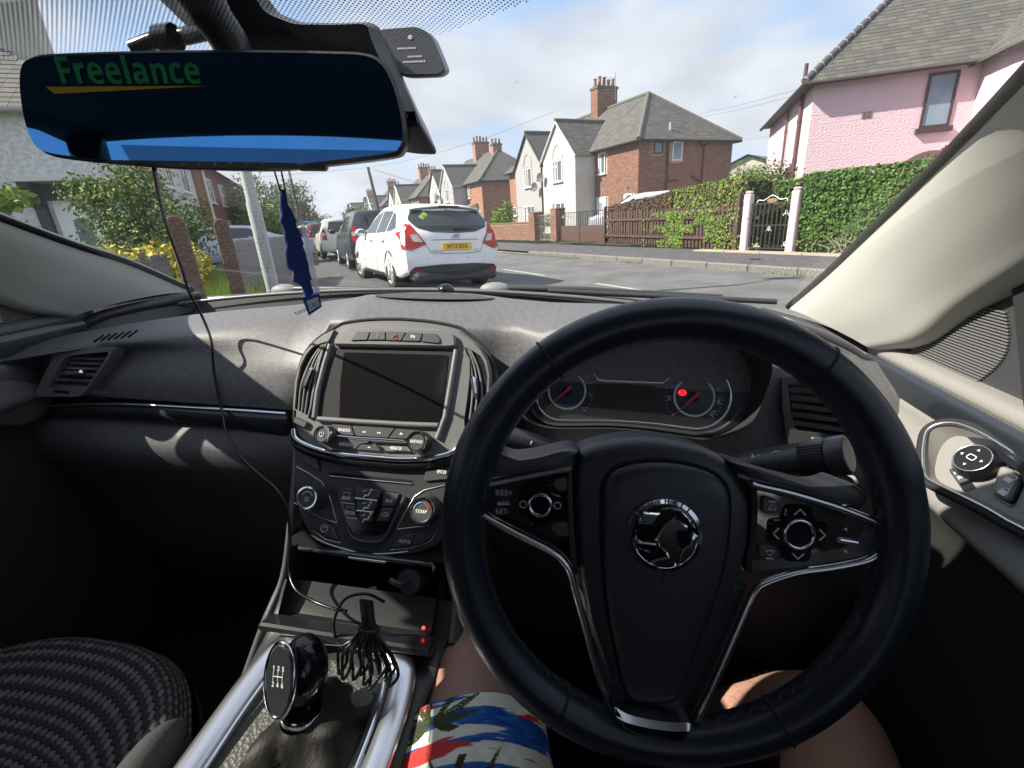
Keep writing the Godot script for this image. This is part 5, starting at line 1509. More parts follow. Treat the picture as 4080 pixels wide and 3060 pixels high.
func doors_and_seats() -> void:
	for s in [1.0, -1.0]:
		var T := hold(own_car, "door")
		T.set_meta("label", "driver's door with grey padded trim, switches and speaker" if s > 0 else "passenger door with dark trim at the left edge")
		var m := MB.new()
		var rows := []
		var lowp := []
		for q in [[-0.765, 0.0], [-0.70, 0.012], [-0.62, 0.02], [-0.52, 0.025], [-0.40, 0.027], [-0.2, 0.028], [0.1, 0.028], [0.30, 0.028]]:
			var e: float = q[1]
			var z: float = q[0]
			rows.append([Vector3(s * 0.735, 0.985, z), Vector3(s * 0.715, 0.965, z), Vector3(s * (0.715 - e * 0.2), 0.945, z), Vector3(s * (0.712 - e * 0.7), 0.918, z), Vector3(s * (0.710 - e * 1.1), 0.893, z), Vector3(s * (0.718 - e * 1.0), 0.878, z)])
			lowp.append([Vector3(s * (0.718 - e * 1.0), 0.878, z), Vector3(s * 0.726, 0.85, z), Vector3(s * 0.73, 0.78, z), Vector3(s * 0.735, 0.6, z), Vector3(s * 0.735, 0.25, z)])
		m.grid(refine(rows, 4, 3))
		part(T, "padded_panel", m, mats.door_skin if s > 0 else mats.pad_low)
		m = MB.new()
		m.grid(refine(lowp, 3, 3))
		part(T, "lower_panel", m, mats.door_low_shaded)
		m = MB.new()
		rows = []
		for q in [[-0.765, 0.0], [-0.5, 0.018], [-0.2, 0.026], [0.30, 0.026]]:
			rows.append([Vector3(s * 0.79, 1.02, q[0]), Vector3(s * 0.745, 1.022 , q[0]), Vector3(s * (0.722 - q[1] * 0.3), 1.018, q[0]), Vector3(s * (0.715 - q[1] * 0.3), 1.008, q[0]), Vector3(s * (0.718 - q[1] * 0.3), 1.0, q[0])])
		m.grid(refine(rows, 4, 3))
		part(T, "belt_rail", m, mats.door_skin if s > 0 else mats.pad_low)
		m = MB.new()
		rows = []
		for q in [[-0.76, 0.0], [-0.5, 0.018], [-0.2, 0.026], [0.30, 0.026]]:
			rows.append([Vector3(s * (0.716 - q[1] * 0.3), 1.001, q[0]), Vector3(s * (0.711 - q[1] * 0.3), 0.99, q[0]), Vector3(s * (0.714 - q[1] * 0.3), 0.966, q[0])])
		m.grid(refine(rows, 2, 3))
		part(T, "gloss_strip", m, mats.piano)
		# outer skin and window
		m = MB.new()
		m.at(Vector3(s * 0.83, 0.62, 0.2), Vector3(0.06, 0.84, 2.1))
		m.at(Vector3(s * 0.77, 0.6, 0.9), Vector3(0.06, 0.86, 1.2))
		part(T, "outer_skin", m, mats.body_paint)
		m = MB.new()
		m.grid([PackedVector3Array([Vector3(s * 0.77, 1.02, -0.60), Vector3(s * 0.77, 1.02, 0.3)]), PackedVector3Array([Vector3(s * 0.715, 1.17, -0.50), Vector3(s * 0.715, 1.17, 0.3)]), PackedVector3Array([Vector3(s * 0.665, 1.35, -0.24), Vector3(s * 0.665, 1.35, 0.3)])])
		part(T, "window", m, mats.side_glass)
		# sail panel with its tweeter, quarter bar
		m = MB.new()
		m.extrude(PackedVector2Array([Vector2(0.74, 1.012), Vector2(0.50 if s > 0 else 0.64, 1.012), Vector2(0.50 if s > 0 else 0.64, 1.165 if s > 0 else 1.08), Vector2(0.60 if s > 0 else 0.655, 1.105 if s > 0 else 1.07), Vector2(0.68, 1.04)]), -0.004, 0.004, Transform3D(Basis(Vector3(0, 0, -1), Vector3(0, 1, 0), Vector3(1, 0, 0)), Vector3(s * 0.735, 0, 0)))
		part(T, "sail_panel", m, mats.panel)
		var G := hold(T, "tweeter")
		m = MB.new()
		for k in 24:
			var y := 1.022 + k * 0.0034
			var z1 := -0.69 + 0.055 * k / 24.0
			var z0 := -0.57 + 0.02 * sin(k / 24.0 * PI)
			m.box(X(Basis(), Vector3(s * 0.729, y, (z0 + z1) / 2)), Vector3(0.003, 0.0015, z0 - z1))
		part(G, "grille", m, mats.fascia)
		m = MB.new()
		m.box(X(R(-30), Vector3(s * 0.732, 1.09, -0.53)), Vector3(0.02, 0.20, 0.02))
		part(T, "quarter_bar", m, mats.matt)
		if s > 0:
			door_switches(T)
		else:
			m = MB.new()
			m.lathe([Vector2(0.055, -0.004), Vector2(0.055, 0.006), Vector2(0.048, 0.010), Vector2(0.0, 0.002)], stand(Vector3(1, 0.1, 0.15), Vector3(-0.706, 0.90, -0.60)), 26)
			part(T, "release_recess", m, mats.panel)
	# seats
	passenger_seat()
	var D := thing("driver_seat", "dark driver's seat behind the camera, seen in the mirror only", "car seat", CAR)
	var m2 := MB.new()
	m2.cbox(X(R(-4), Vector3(0.37, 0.40, 0.06)), Vector3(0.52, 0.14, 0.56), 0.04)
	part(D, "cushion", m2, mats.matt)
	m2 = MB.new()
	m2.cbox(X(R(-20), Vector3(0.37, 0.74, 0.44)), Vector3(0.48, 0.62, 0.14), 0.05)
	part(D, "backrest", m2, mats.matt)
	m2 = MB.new()
	m2.cbox(X(R(-20), Vector3(0.37, 1.12, 0.56)), Vector3(0.26, 0.18, 0.1), 0.04)
	part(D, "headrest", m2, mats.matt)
	var B := thing("bench_seat", "dark back bench with headrests, seen in the mirror only", "car seat", CAR)
	m2 = MB.new()
	m2.cbox(X(R(-22), Vector3(0, 0.68, 1.22)), Vector3(1.3, 0.6, 0.16), 0.05)
	m2.cbox(X(R(-4), Vector3(0, 0.40, 0.95)), Vector3(1.3, 0.16, 0.5), 0.05)
	part(B, "bench", m2, mats.matt)
	for x in [-0.38, 0.38]:
		m2 = MB.new()
		m2.cbox(X(R(-18), Vector3(x, 1.02, 1.33)), Vector3(0.26, 0.13, 0.09), 0.035)
		part(B, "headrest", m2, mats.matt)

func door_switches(T: Node3D) -> void:
	var S := hold(T, "switch_cup", Transform3D(Basis(Vector3(0.1579,-0.0395,0.9867),Vector3(0.6382,0.7665,-0.0715),Vector3(-0.7535,0.641,0.1462)),Vector3(0.685,0.9449,-0.4755)))
	var o := spl2(pv([-0.0637,0.0043,-0.0737,0.017,-0.0743,0.0274,-0.0671,0.0365,-0.0551,0.0416,-0.0344,0.0438,-0.0084,0.0421,0.0133,0.0404,0.0285,0.0376,0.0691,-0.0058,0.0595,-0.0135,0.0338,-0.0157,0.0065,-0.0198,-0.0184,-0.024,-0.0318,-0.0229,-0.0506,-0.0088]), 3)
	var i := spl2(pv([-0.0469,-0.0074,-0.0596,0.0092,-0.0647,0.0237,-0.0613,0.0336,-0.0507,0.0374,-0.033,0.038,-0.0116,0.0378,0.0095,0.0373,0.024,0.0354,0.0544,0.0029,0.045,-0.0057,0.0236,-0.0082,-0.0035,-0.0128,-0.0216,-0.0168,-0.0327,-0.0169,-0.0402,-0.0135]), 3)
	var m := MB.new()
	var a := PackedVector3Array()
	var b := PackedVector3Array()
	var N := mini(o.size(), i.size())
	for k in N:
		a.append(v3z(o[k], 0.006)); b.append(v3z(i[k], -0.012))
	m.grid([a, b], true)
	part(S, "cup_wall", m, mats.door_cup)
	plate(S, "cup_floor", i, -0.02, -0.0115, mats.door_cup)
	line2(S, "cup_rim", o, 0.006, 0.0018, mats.satin, true)
	line2(S, "cup_gap", inset(o, -0.004), 0.003, 0.004, mats.matt, true)
	var c: Vector2 = Vector2(-0.0202,0.0183)
	m = MB.new()
	m.lathe([Vector2(0.0215, -0.012), Vector2(0.0205, -0.006), Vector2(0.0165, 0.0), Vector2(0.0155, 0.0022), Vector2(0.0, 0.0026)], Transform3D(R(90), v3z(c, 0)), 32)
	part(S, "mirror_knob", m, mats.gloss)
	m = MB.new()
	var rr := []
	for q in circ(0.0158, c, 32): rr.append(v3z(q, 0.0018))
	m.tube(rr, 0.0008, 6, true)
	part(S, "knob_ring", m, mats.satin)
	line2(S, "mirror_symbol", rrect(0.0075, 0.0055, 0.0018, c), 0.0032, 0.0005, mats.print, true)
	for k in 4:
		var d := Vector2(0, 0.0095).rotated(k * PI / 2 + 0.15)
		var e := d.normalized() * 0.0016
		plate(S, "arrow_mark", PackedVector2Array([c + d + e, c + d - e * 0.5 + e.orthogonal(), c + d - e * 0.5 - e.orthogonal()]), 0.0026, 0.0033, mats.print)
	var p: Vector2 = Vector2(-0.0175,-0.0026)
	var sl := hold(S, "side_selector", X(R(0, 0, -19), v3z(p, -0.011)))
	plate(sl, "slot", rrect(0.030, 0.0105, 0.002), -0.001, 0.0006, mats.gloss)
	plate(sl, "slider", rrect(0.021, 0.009, 0.0015, Vector2(-0.004, 0)), 0.0, 0.004, mats.button, 0.0008)
	words(sl, "lettering", "L•R", 0.006, mats.print, X(Basis(), Vector3(-0.003, 0, 0.0042)), true)
	var lk := pv([-0.0023,0.0253,0.0002,0.0289,0.0101,0.0299,0.016,0.0277,0.0201,0.0225,0.0289,0.0056,0.0282,0.0023,0.0158,0.002,0.012,0.0046,0.0023,0.0186])
	var lo := PackedVector2Array()
	var ctr := Vector2.ZERO
	for q in lk: ctr += q / lk.size()
	for q in lk: lo.append(ctr + (q - ctr) * 1.22)
	plate(S, "lock_bezel", rnd(lo, 0.004), -0.013, -0.0105, mats.gloss)
	plate(S, "lock_button", rnd(lk, 0.004), -0.0112, -0.0045, mats.door_cup, 0.002)
	for q in [[Vector2(0.0141,0.0204), 0.3], [Vector2(0.0213,0.0076), 0.0]]:
		var u: Vector2 = q[0]
		plate(S, "padlock", rrect(0.007, 0.005, 0.0008, u + Vector2(0, -0.0016)), -0.0046, -0.0040, mats.print)
		var ar := PackedVector2Array()
		for k in 9: ar.append(u + Vector2(0.002, 0.001) * q[1] * 3.0 + Vector2(cos(PI * k / 8.0) * 0.0026, sin(PI * k / 8.0) * 0.0034 + 0.0006))
		line2(S, "padlock", ar, -0.0043, 0.0006, mats.print)

func passenger_seat() -> void:
	var T := thing("passenger_seat", "dark passenger seat in dimpled cloth with a leather side bolster", "car seat", CAR)
	# cloth: rows of small raised lozenges
	var S := 256
	var im := Image.create(S, S, false, Image.FORMAT_RGBA8)
	var al := Image.create(S, S, false, Image.FORMAT_RGB8)
	var N := 8
	for y in S:
		for x in S:
			var u := x * N / float(S)
			var v := y * N / float(S)
			var r := floorf(v)
			u += 0.5 * fposmod(r, 2.0)
			var fu := fposmod(u, 1.0) - 0.5
			var fv := fposmod(v, 1.0) - 0.5
			var w := 0.34 + 0.11 * cos(fu * TAU)
			var h := smoothstep(w, w - 0.16, absf(fv)) * (0.72 + 0.28 * smoothstep(0.42, 0.28, absf(fu)))
			im.set_pixel(x, y, Color(h, h, h))
			var k := 0.42 + 0.58 * h * (0.75 + 0.5 * hash1(floorf(u) * 3.1 + r * 7.7))
			al.set_pixel(x, y, Color(k, k, k) * 0.8)
	im.bump_map_to_normal_map(9.0)
	var cl := mt("seat_cloth", 0.17, 0.17, 0.172, 0.75)
	cl.albedo_texture = ImageTexture.create_from_image(al)
	cl.normal_enabled = true; cl.normal_texture = ImageTexture.create_from_image(im); cl.normal_scale = 1.0
	cl.uv1_scale = Vector3(5.0, 6.5, 1)
	var m := MB.new()
	var rows := []
	for a in 11:
		var u := a / 10.0
		var row := []
		for k in 9:
			var v := k / 8.0 * 2.0 - 1.0
			var front := -0.425 + 0.10 * pow(absf(v), 2.6)
			var z := lerpf(front, 0.20, u)
			var x := -0.395 + v * lerpf(0.205, 0.215, u)
			var y := 0.606 - 0.02 * u + 0.012 * pow(absf(v), 3.0) * smoothstep(0.1, 0.5, u)
			if a == 0: y -= 0.045; z -= 0.005
			if a == 1: y += 0.001; z = lerpf(front, 0.2, 0.045)
			row.append(Vector3(x, y, z))
		rows.append(row)
	m.grid(refine(rows, 3, 4), false, false)
	part(T, "cushion", m, cl)
	m = MB.new()
	rows = []
	for k in 17:
		var v := k / 16.0 * 2.0 - 1.0
		var x := -0.395 + v * 0.215
		var z := -0.43 + 0.10 * pow(absf(v), 2.6)
		rows.append(PackedVector3Array([Vector3(x, 0.555, z), Vector3(x, 0.53, z - 0.002), Vector3(x, 0.45, z + 0.03), Vector3(x, 0.36, z + 0.08)]))
	m.grid(rows)
	part(T, "front_edge", m, mats.matt)
	var lth := rough_map(mt("seat_leather", 0.085, 0.085, 0.085, 0.5), bump("leather", 4, 0.06, 0, 4.0), 0.35, 12.0)
	for s in [-1.0, 1.0]:
		m = MB.new()
		m.tube(spl([Vector3(-0.395 + s * 0.20, 0.585, -0.325), Vector3(-0.395 + s * 0.213, 0.604, -0.28), Vector3(-0.395 + s * 0.228, 0.612, -0.20), Vector3(-0.395 + s * 0.238, 0.616, -0.05), Vector3(-0.395 + s * 0.24, 0.615, 0.16)], 5), [0.008, 0.012, 0.015, 0.018, 0.020, 0.022, 0.023, 0.024, 0.025, 0.026, 0.027, 0.028, 0.028, 0.028, 0.028, 0.028, 0.028, 0.028, 0.028, 0.028, 0.028], 14, false, true, 1.3)
		part(T, "side_bolster", m, lth)
		m = MB.new()
		m.grid(refine([[Vector3(-0.395 + s * 0.205, 0.57, -0.33), Vector3(-0.395 + s * 0.24, 0.60, -0.22), Vector3(-0.395 + s * 0.262, 0.60, 0.0), Vector3(-0.395 + s * 0.262, 0.60, 0.2)], [Vector3(-0.395 + s * 0.205, 0.36, -0.3), Vector3(-0.395 + s * 0.245, 0.36, -0.2), Vector3(-0.395 + s * 0.265, 0.36, 0.0), Vector3(-0.395 + s * 0.265, 0.36, 0.2)]], 4, 2))
		part(T, "side_panel", m, lth)
	m = MB.new()
	m.tube(spl([Vector3(-0.19, 0.603, -0.315), Vector3(-0.18, 0.618, -0.27), Vector3(-0.178, 0.624, -0.2), Vector3(-0.174, 0.628, -0.05), Vector3(-0.174, 0.628, 0.16)], 5), 0.0022, 6)
	part(T, "piping", m, mats.matt)
	m = MB.new()
	m.cbox(X(R(-20), Vector3(-0.39, 0.80, 0.36)), Vector3(0.48, 0.62, 0.14), 0.05)
	part(T, "backrest", m, mats.matt)
	m = MB.new()
	m.cbox(X(R(-20), Vector3(-0.39, 1.16, 0.47)), Vector3(0.26, 0.18, 0.1), 0.04)
	part(T, "headrest", m, mats.matt)

func mirror_and_hangers() -> void:
	var T := thing("rear_view_mirror", "wide black rear-view mirror with a green lettered sticker at the top of the windscreen", "mirror", CAR * Transform3D(Basis(Vector3(0.9703,0,-0.2419),Vector3(0.0093,0.9993,0.0372),Vector3(0.2417,-0.0384,0.9696)),Vector3(0,1.2761,-0.3552)))
	var o := spl2(pv([-0.1301,0.0156,-0.1245,0.0255,-0.1165,0.0303,-0.1011,0.0323,-0.041,0.0352,0.0233,0.037,0.089,0.0376,0.119,0.0367,0.1318,0.0303,0.1391,0.0172,0.1434,-0.0012,0.1441,-0.0187,0.1396,-0.0286,0.1289,-0.0336,0.0773,-0.0397,0.0337,-0.0436,-0.019,-0.0432,-0.0532,-0.042,-0.1061,-0.0378,-0.128,-0.0341,-0.1355,-0.0276,-0.1368,-0.0138,-0.1344,0.0011]), 4)
	plate(T, "housing", o, -0.024, 0.0, mats.panel, 0.005)
	var gl := inset(o, 0.0028)
	plate(T, "glass", gl, 0.0, 0.0012, mt("mirror_glass", 0.05, 0.19, 0.48, 0.015, 1.0))
	plate(T, "button_strip", pv([-0.0947,-0.0369,0.0566,-0.0382,0.056,-0.0415,-0.0181,-0.0426,-0.0954,-0.0391]), 0.0011, 0.0016, mats.gloss)
	for k in 6:
		var c: Vector2 = (Vector2(-0.0288,-0.0397) as Vector2).lerp(Vector2(0.0306,-0.0384), k / 5.0)
		plate(T, "touch_mark", circ(0.0011, c, 8), 0.0016, 0.0019, mats.print_dim)
	# sticker: green word over a yellow stroke
	var St := hold(T, "sticker")
	words(St, "lettering", "Freelance", 0.0188, mt("sticker_green", 0.01, 0.50, 0.16, 0.5), X(R(0, 0, 1.0), v3z(Vector2(-0.0508,0.0212), 0.0022)), true, 0.93)
	plate(St, "stroke", pv([-0.1111,0.0105,0.0002,0.0128,-0.1067,0.0062]), 0.0013, 0.0018, mt("sticker_yellow", 0.93, 0.62, 0.03, 0.5))
	var m := MB.new()
	m.cbox(X(Basis(), v3z(Vector2(0.0657,-0.0407), -0.010)), Vector3(0.022, 0.006, 0.012), 0.002)
	part(T, "clip", m, mats.panel)
	# bracket and cover on the glass behind the mirror
	var C := thing("mirror_mount", "dark plastic mirror bracket and sensor cover stuck to the windscreen", "mirror mount", CAR)
	m = MB.new()
	var xf := Transform3D(Basis(Vector3(1, 0, 0), Vector3(0, 0.86, 0.5), Vector3(0, -0.5, 0.86)), Vector3(0.051,1.3288,-0.44))
	xf = Transform3D(Basis(), Vector3(0.0428,1.3332,-0.455))
	m.extrude(rnd(pv([-0.1788,0.086,-0.063,0.0738,-0.0513,0.0572,-0.0277,0.0471,0.0052,0.0447,0.0332,0.0441,0.0422,0.039,0.0461,0.0263,0.0593,0.0011,0.0723,-0.0219,0.0818,-0.0416,0.0813,-0.0452,0.066,-0.0448,0.0023,-0.0345,-0.0731,-0.0243,-0.0981,0.0243,-0.1219,0.0497]), 0.006), -0.05, 0.0, Transform3D(Basis(Vector3(0.9998,0,-0.02),Vector3(-0.0074,0.9292,-0.3695),Vector3(0.0186,0.3696,0.929)),Vector3(0.0658,1.3105,-0.41)), 0.008)
	part(C, "cover", m, mats.panel)
	m = MB.new()
	m.tube(spl(p3([-0.0029,1.3592,-0.36,-0.0007,1.34,-0.375,0.0043,1.3223,-0.385,0.003,1.2987,-0.39]), 5), [0.016, 0.016, 0.016, 0.015, 0.015, 0.015, 0.014, 0.014, 0.014, 0.014, 0.014, 0.014, 0.014, 0.014, 0.014, 0.014], 14)
	part(C, "bracket", m, mats.panel)
	m = MB.new()
	m.tube(spl(p3([-0.1457,1.3464,-0.45,-0.1163,1.3522,-0.45,-0.0891,1.353,-0.45,-0.0565,1.3524,-0.44]), 4), 0.007, 10)
	m.tube(spl(p3([-0.1145,1.3515,-0.448,-0.0972,1.3521,-0.448]), 3), 0.011, 10)
	part(C, "rear_plug", m, mats.gloss)
	# dash camera: a rounded grey block beside the mirror
	var D := thing("dash_camera", "grey rounded dash camera block hanging beside the mirror's upper right corner", "dash camera", CAR * Transform3D(Basis(Vector3(0.9927,0.0199,-0.1191),Vector3(-0.0548,0.953,-0.2979),Vector3(0.1076,0.3023,0.9471)),Vector3(0.1202,1.3371,-0.47)))
	var dp := rnd(pv([-0.0316,0.0194,-0.0258,0.0207,0.0037,0.0217,0.0131,0.0175,0.0192,0.0103,0.0304,-0.0173,0.024,-0.0216,-0.0065,-0.0215,-0.0127,-0.0177,-0.023,-0.0021,-0.0312,0.0133]), 0.006)
	plate(D, "back_plate", dp, -0.003, 0.0, mats.panel, 0.001)
	m = MB.new()
	var rows := []
	for q in [[0.0, -0.002, 0.0, 0.0], [-0.0004, -0.006, 0.0, 0.002], [-0.0006, -0.020, 0.0, 0.010], [0.002, -0.034, 0.0, 0.018], [0.008, -0.040, 0.0, 0.021]]:
		var row := PackedVector3Array()
		for p in inset(dp, q[0]): row.append(Vector3(p.x + q[2], p.y + q[3], q[1]))
		rows.append(row)
	m.grid(rows, true)
	m.fan(rows[-1], Vector3(rows[-1][0].x + 0.015, rows[-1][0].y - 0.015, -0.041))
	part(D, "case", m, rough_map(mt("dcam_grey", 0.16, 0.16, 0.17, 0.42), bump("fine", 6, 0.2, 0, 4.0), 0.1, 30.0))
	for q in [[Vector2(-0.004,0.0022), 9], [Vector2(0.0033,-0.0052), 7], [Vector2(0.0027,-0.0097), 11]]:
		for k in q[1]: plate(D, "worn_print", rrect(0.0013, 0.0018, 0.0004, q[0] + Vector2((k - q[1] / 2.0) * 0.0019, 0)), 0.0001, 0.0004, mats.print_dim)
	m = MB.new()
	m.lathe([Vector2(0.002, 0), Vector2(0.002, 0.0006), Vector2(0, 0.0006)], Transform3D(R(90), v3z(Vector2(-0.0015,0.0116), 0)), 12)
	part(D, "button", m, mats.print_dim)
	# air freshener on two cords, with its wrapper
	var A := thing("air_freshener", "blue scalloped air freshener with a white label hanging on cords from the mirror", "air freshener", CAR * Transform3D(Basis(Vector3(0.8,0,-0.6),Vector3(0,1,0),Vector3(0.6,0,0.8)),Vector3(0.0005,1.1578,-0.43)))
	var ap := pv([-0.004,0.0639,0.0005,0.0644,0.0004,0.0574,0.0004,0.0504,0.0023,0.0468,0.0042,0.0411,0.0058,0.0353,0.0045,0.0317,0.007,0.0265,0.0076,0.0213,0.009,0.0137,0.0078,0.0127,0.0095,0.0046,0.0096,0,0.0103,-0.0031,0.0105,-0.0149,0.0119,-0.0205,0.0096,-0.0212,0.0107,-0.0292,0.0114,-0.0346,0.0034,-0.0376,0.002,-0.027,-0.0026,-0.0228,-0.0061,-0.021,-0.0037,-0.0111,-0.0078,-0.0092,-0.0086,-0.0008,-0.0085,0.0068,-0.0062,0.0134,-0.007,0.0187,-0.0063,0.0252,-0.007,0.0318,-0.0087,0.0354,-0.0062,0.0422,-0.0063,0.0496,-0.0044,0.0594])
	plate(A, "body", ap, -0.0012, 0.0012, mt("fresh_blue", 0.008, 0.04, 0.25, 0.6), 0.0004)
	var back := PackedVector2Array()
	for q in ap: back.append(q + Vector2(-0.0012, -0.0006))
	plate(A, "card_edge", back, -0.0030, -0.0013, mt("card", 0.62, 0.6, 0.52, 0.8))
	plate(A, "label_card", pv([-0.0008,-0.0377,0.0164,-0.0347,0.0169,-0.0489,0.0033,-0.0567]), -0.0012, 0.0016, mt("fresh_blue2", 0.015, 0.07, 0.34, 0.6))
	plate(A, "label", pv([0.0029,-0.0417,0.0148,-0.0382,0.0153,-0.047,0.0046,-0.0529]), 0.0016, 0.002, mt("label_white", 0.72, 0.72, 0.70, 0.7))
	words(A, "lettering", "New Car Scent", 0.0004, mt("label_ink", 0.05, 0.12, 0.35, 0.7), X(R(0, 0, 24), v3z(Vector2(0.0095,-0.0456), 0.0021)))
	m = MB.new()
	m.tube([v3z(Vector2(-0.007,0.0818), 0), v3z(Vector2(-0.0043,0.0622), 0)], 0.0009, 6)
	m.tube([v3z(Vector2(-0.001,0.0821), 0), v3z(Vector2(-0.0001,0.0637), 0)], 0.0009, 6)
	part(A, "cord", m, mats.matt)
	m = MB.new()
	m.extrude(pv([0.0076,0.0429,0.0113,0.0411,0.0153,0.0143,0.0176,-0.0313,0.0173,-0.0362,0.0113,-0.0358,0.0107,-0.0133,0.0094,0.0235]), -0.0034, -0.0030)
	part(A, "wrapper", m, glassy("wrapper", 0.75, 0.78, 0.85, 0.45))
	m = MB.new()
	m.tube([v3z(Vector2(0.0051,0.0823), -0.003), v3z(Vector2(0.0077,0.0411), -0.003)], 0.0005, 5)
	m.tube([v3z(Vector2(0.0063,0.0823), -0.003), v3z(Vector2(0.0093,0.0425), -0.003)], 0.0005, 5)
	part(A, "thread", m, mats.print_dim)

const FD := Vector3(-0.5878, 0, -0.809)
const RD := Vector3(0.809, 0, -0.5878)
func W(a: float, b: float, y := 0.0) -> Vector3: return FD * a + RD * b + Vector3(0, y, 0) # a along the road, b across it
func rx(a: float, b: float, y := 0.0) -> Transform3D: return Transform3D(Basis(FD, Vector3.UP, RD), W(a, b, y))

func street() -> void:
	var fine := bump("asphalt_n", 14, 0.25, FastNoiseLite.TYPE_SIMPLEX, 5.0, 2)
	var road := rough_map(mt("asphalt", 0.16, 0.16, 0.163, 0.92), fine, 0.2, 0.31, tint("asphalt_t", 15, 0.012, FastNoiseLite.TYPE_SIMPLEX, 0.80, 1.0, 6))
	road.uv1_world_triplanar = true
	var pav := rough_map(mt("pavement", 0.115, 0.115, 0.12, 0.92), fine, 0.25, 0.43, tint("pave_t", 16, 0.03, FastNoiseLite.TYPE_SIMPLEX, 0.74, 1.0, 5))
	var m := MB.new()
	m.quad(W(-300, -300, -0.02), W(-300, 300, -0.02), W(500, 300, -0.02), W(500, -300, -0.02))
	structure("ground", m, rough_map(mt("soil", 0.09, 0.10, 0.045, 0.95), fine, 0.8, 0.7, tint("pave_t", 16, 0.03, 0, 0.6, 1.0)))
	m = MB.new()
	m.quad(W(-60, 2.45, 0), W(-60, 7.45, 0), W(400, 7.45, 0), W(400, 2.45, 0))
	structure("road", m, road)
	m = MB.new()
	m.quad(W(-60, -0.7, 0.10), W(-60, 2.36, 0.10), W(400, 2.36, 0.10), W(400, -0.7, 0.10))
	m.quad(W(-60, 2.36, -0.05), W(-60, 2.36, 0.1), W(400, 2.36, 0.1), W(400, 2.36, -0.05))
	structure("pavement_left", m, pav)
	m = MB.new()
	m.quad(W(-60, 7.56, 0.10), W(-60, 9.35, 0.13), W(400, 11.2, 0.13), W(400, 7.56, 0.10))
	m.quad(W(5.0, 9.35, 0.131), W(-60, 9.35, 0.131), W(-60, 12, 0.16), W(5, 12, 0.16))
	structure("pavement_right", m, pav)
	# light flags along the garden edge by the pink house
	var fl := thing("edging_flags", "pale concrete flags along the foot of the green ivy hedge", "paving")
	for k in 9:
		m = MB.new()
		m.cbox(Transform3D(Basis(FD, Vector3.UP, RD), W(8.2 - k * 0.92, 9.42, 0.125)), Vector3(0.9, 0.05, 0.34), 0.006)
		part(fl, "flag", m, mt("flag_stone", 0.36, 0.32, 0.25, 0.9))
	# kerbs: each stone its own piece
	var kst := rough_map(mt("kerb_stone", 0.34, 0.34, 0.31, 0.9), fine, 0.6, 2.0, tint("kerb_t", 19, 0.05, FastNoiseLite.TYPE_SIMPLEX, 0.55, 1.0, 4))
	var K := thing("kerb", "weathered concrete kerb stones edging the far pavement", "kerb")
	m = MB.new()
	m.cbox(Transform3D(), Vector3(0.905, 0.22, 0.125), 0.016)
	var km := m.mesh()
	for k in 70:
		var a := -3.0 + k * 0.915
		var drop := 0.075 * smoothstep(13.2, 14.4, a) * (1.0 - smoothstep(19.5, 20.5, a))
		part(K, "kerb_stone", km, kst, Transform3D(Basis(FD, Vector3.UP, RD) * R(0, (hash1(k) - 0.5) * 0.8, 0), W(a, 7.505 + 0.006 * hash1(k + 9.0), 0.01 - drop + 0.006 * hash1(k + 3.0))))
	var K2 := thing("kerb", "kerb stones half hidden beneath the row of parked cars", "kerb")
	for k in 60:
		part(K2, "kerb_stone", km, kst, Transform3D(Basis(FD, Vector3.UP, RD), W(4.0 + k * 0.915, 2.42, 0.004 + 0.005 * hash1(k + 31.0))))
	# centre line dashes
	var wp := rough_map(mt("road_paint", 0.72, 0.71, 0.66, 0.8), fine, 0.4, 3.0, tint("kerb_t", 19, 0.05, 0, 0.55, 1.0))
	var C := thing("centre_line", "broken white centre line painted along the road", "road marking")
	for k in 18:
		m = MB.new()
		var a := 5.45 + k * 3.05
		var b := 4.88 + 0.03 * k if k < 6 else 5.03
		if k == 0: m.quad(W(a - 0.4, b - 0.045, 0.004), W(a - 0.4, b + 0.045, 0.004), W(a + 1.22, b + 0.045, 0.004), W(a + 1.22, b - 0.045, 0.004))
		else: m.quad(W(a, b - 0.045, 0.004), W(a, b + 0.045, 0.004), W(a + 2.0 if k == 1 else a + 1.6, b + 0.045, 0.004), W(a + 2.0 if k == 1 else a + 1.6, b - 0.045, 0.004))
		part(C, "dash", m, wp)
	# drain-cover and leaf litter
	m = MB.new()
	m.lathe([Vector2(0.11, 0.0), Vector2(0.11, 0.012), Vector2(0.09, 0.012), Vector2(0.085, 0.006), Vector2(0.0, 0.006)], Transform3D(Basis(), Vector3(3.095,0.11,-10.0016)), 20)
	single("stop_tap_cover", "small dark metal cover in the far pavement below the pink gate post", "cover", m, mats.panel)
	m = MB.new()
	var rg := RandomNumberGenerator.new()
	rg.seed = 3
	for k in 900: # weeds in the gutter
		var a := rg.randf_range(4.0, 16.0)
		if hash1(floorf(a * 1.3)) < 0.45: continue
		var p := W(a, 7.42 + rg.randf_range(-0.03, 0.02), 0.0)
		m.col = Color(0.10, 0.13, 0.03).lerp(Color(0.22, 0.17, 0.07), rg.randf())
		var d := Vector3(rg.randf_range(-1, 1), 0, rg.randf_range(-1, 1)).normalized()
		m.tri(p - d * 0.004, p + d * 0.004, p + Vector3(rg.randf_range(-0.04, 0.04), rg.randf_range(0.03, 0.09), rg.randf_range(-0.04, 0.04)))
	var wd := part(self, "gutter_weeds", m, leafmat())
	wd.set_meta("kind", "stuff"); wd.set_meta("label", "sparse weeds and dry grass along the far kerb"); wd.set_meta("category", "weeds")
	walls_and_fences()
	poles()

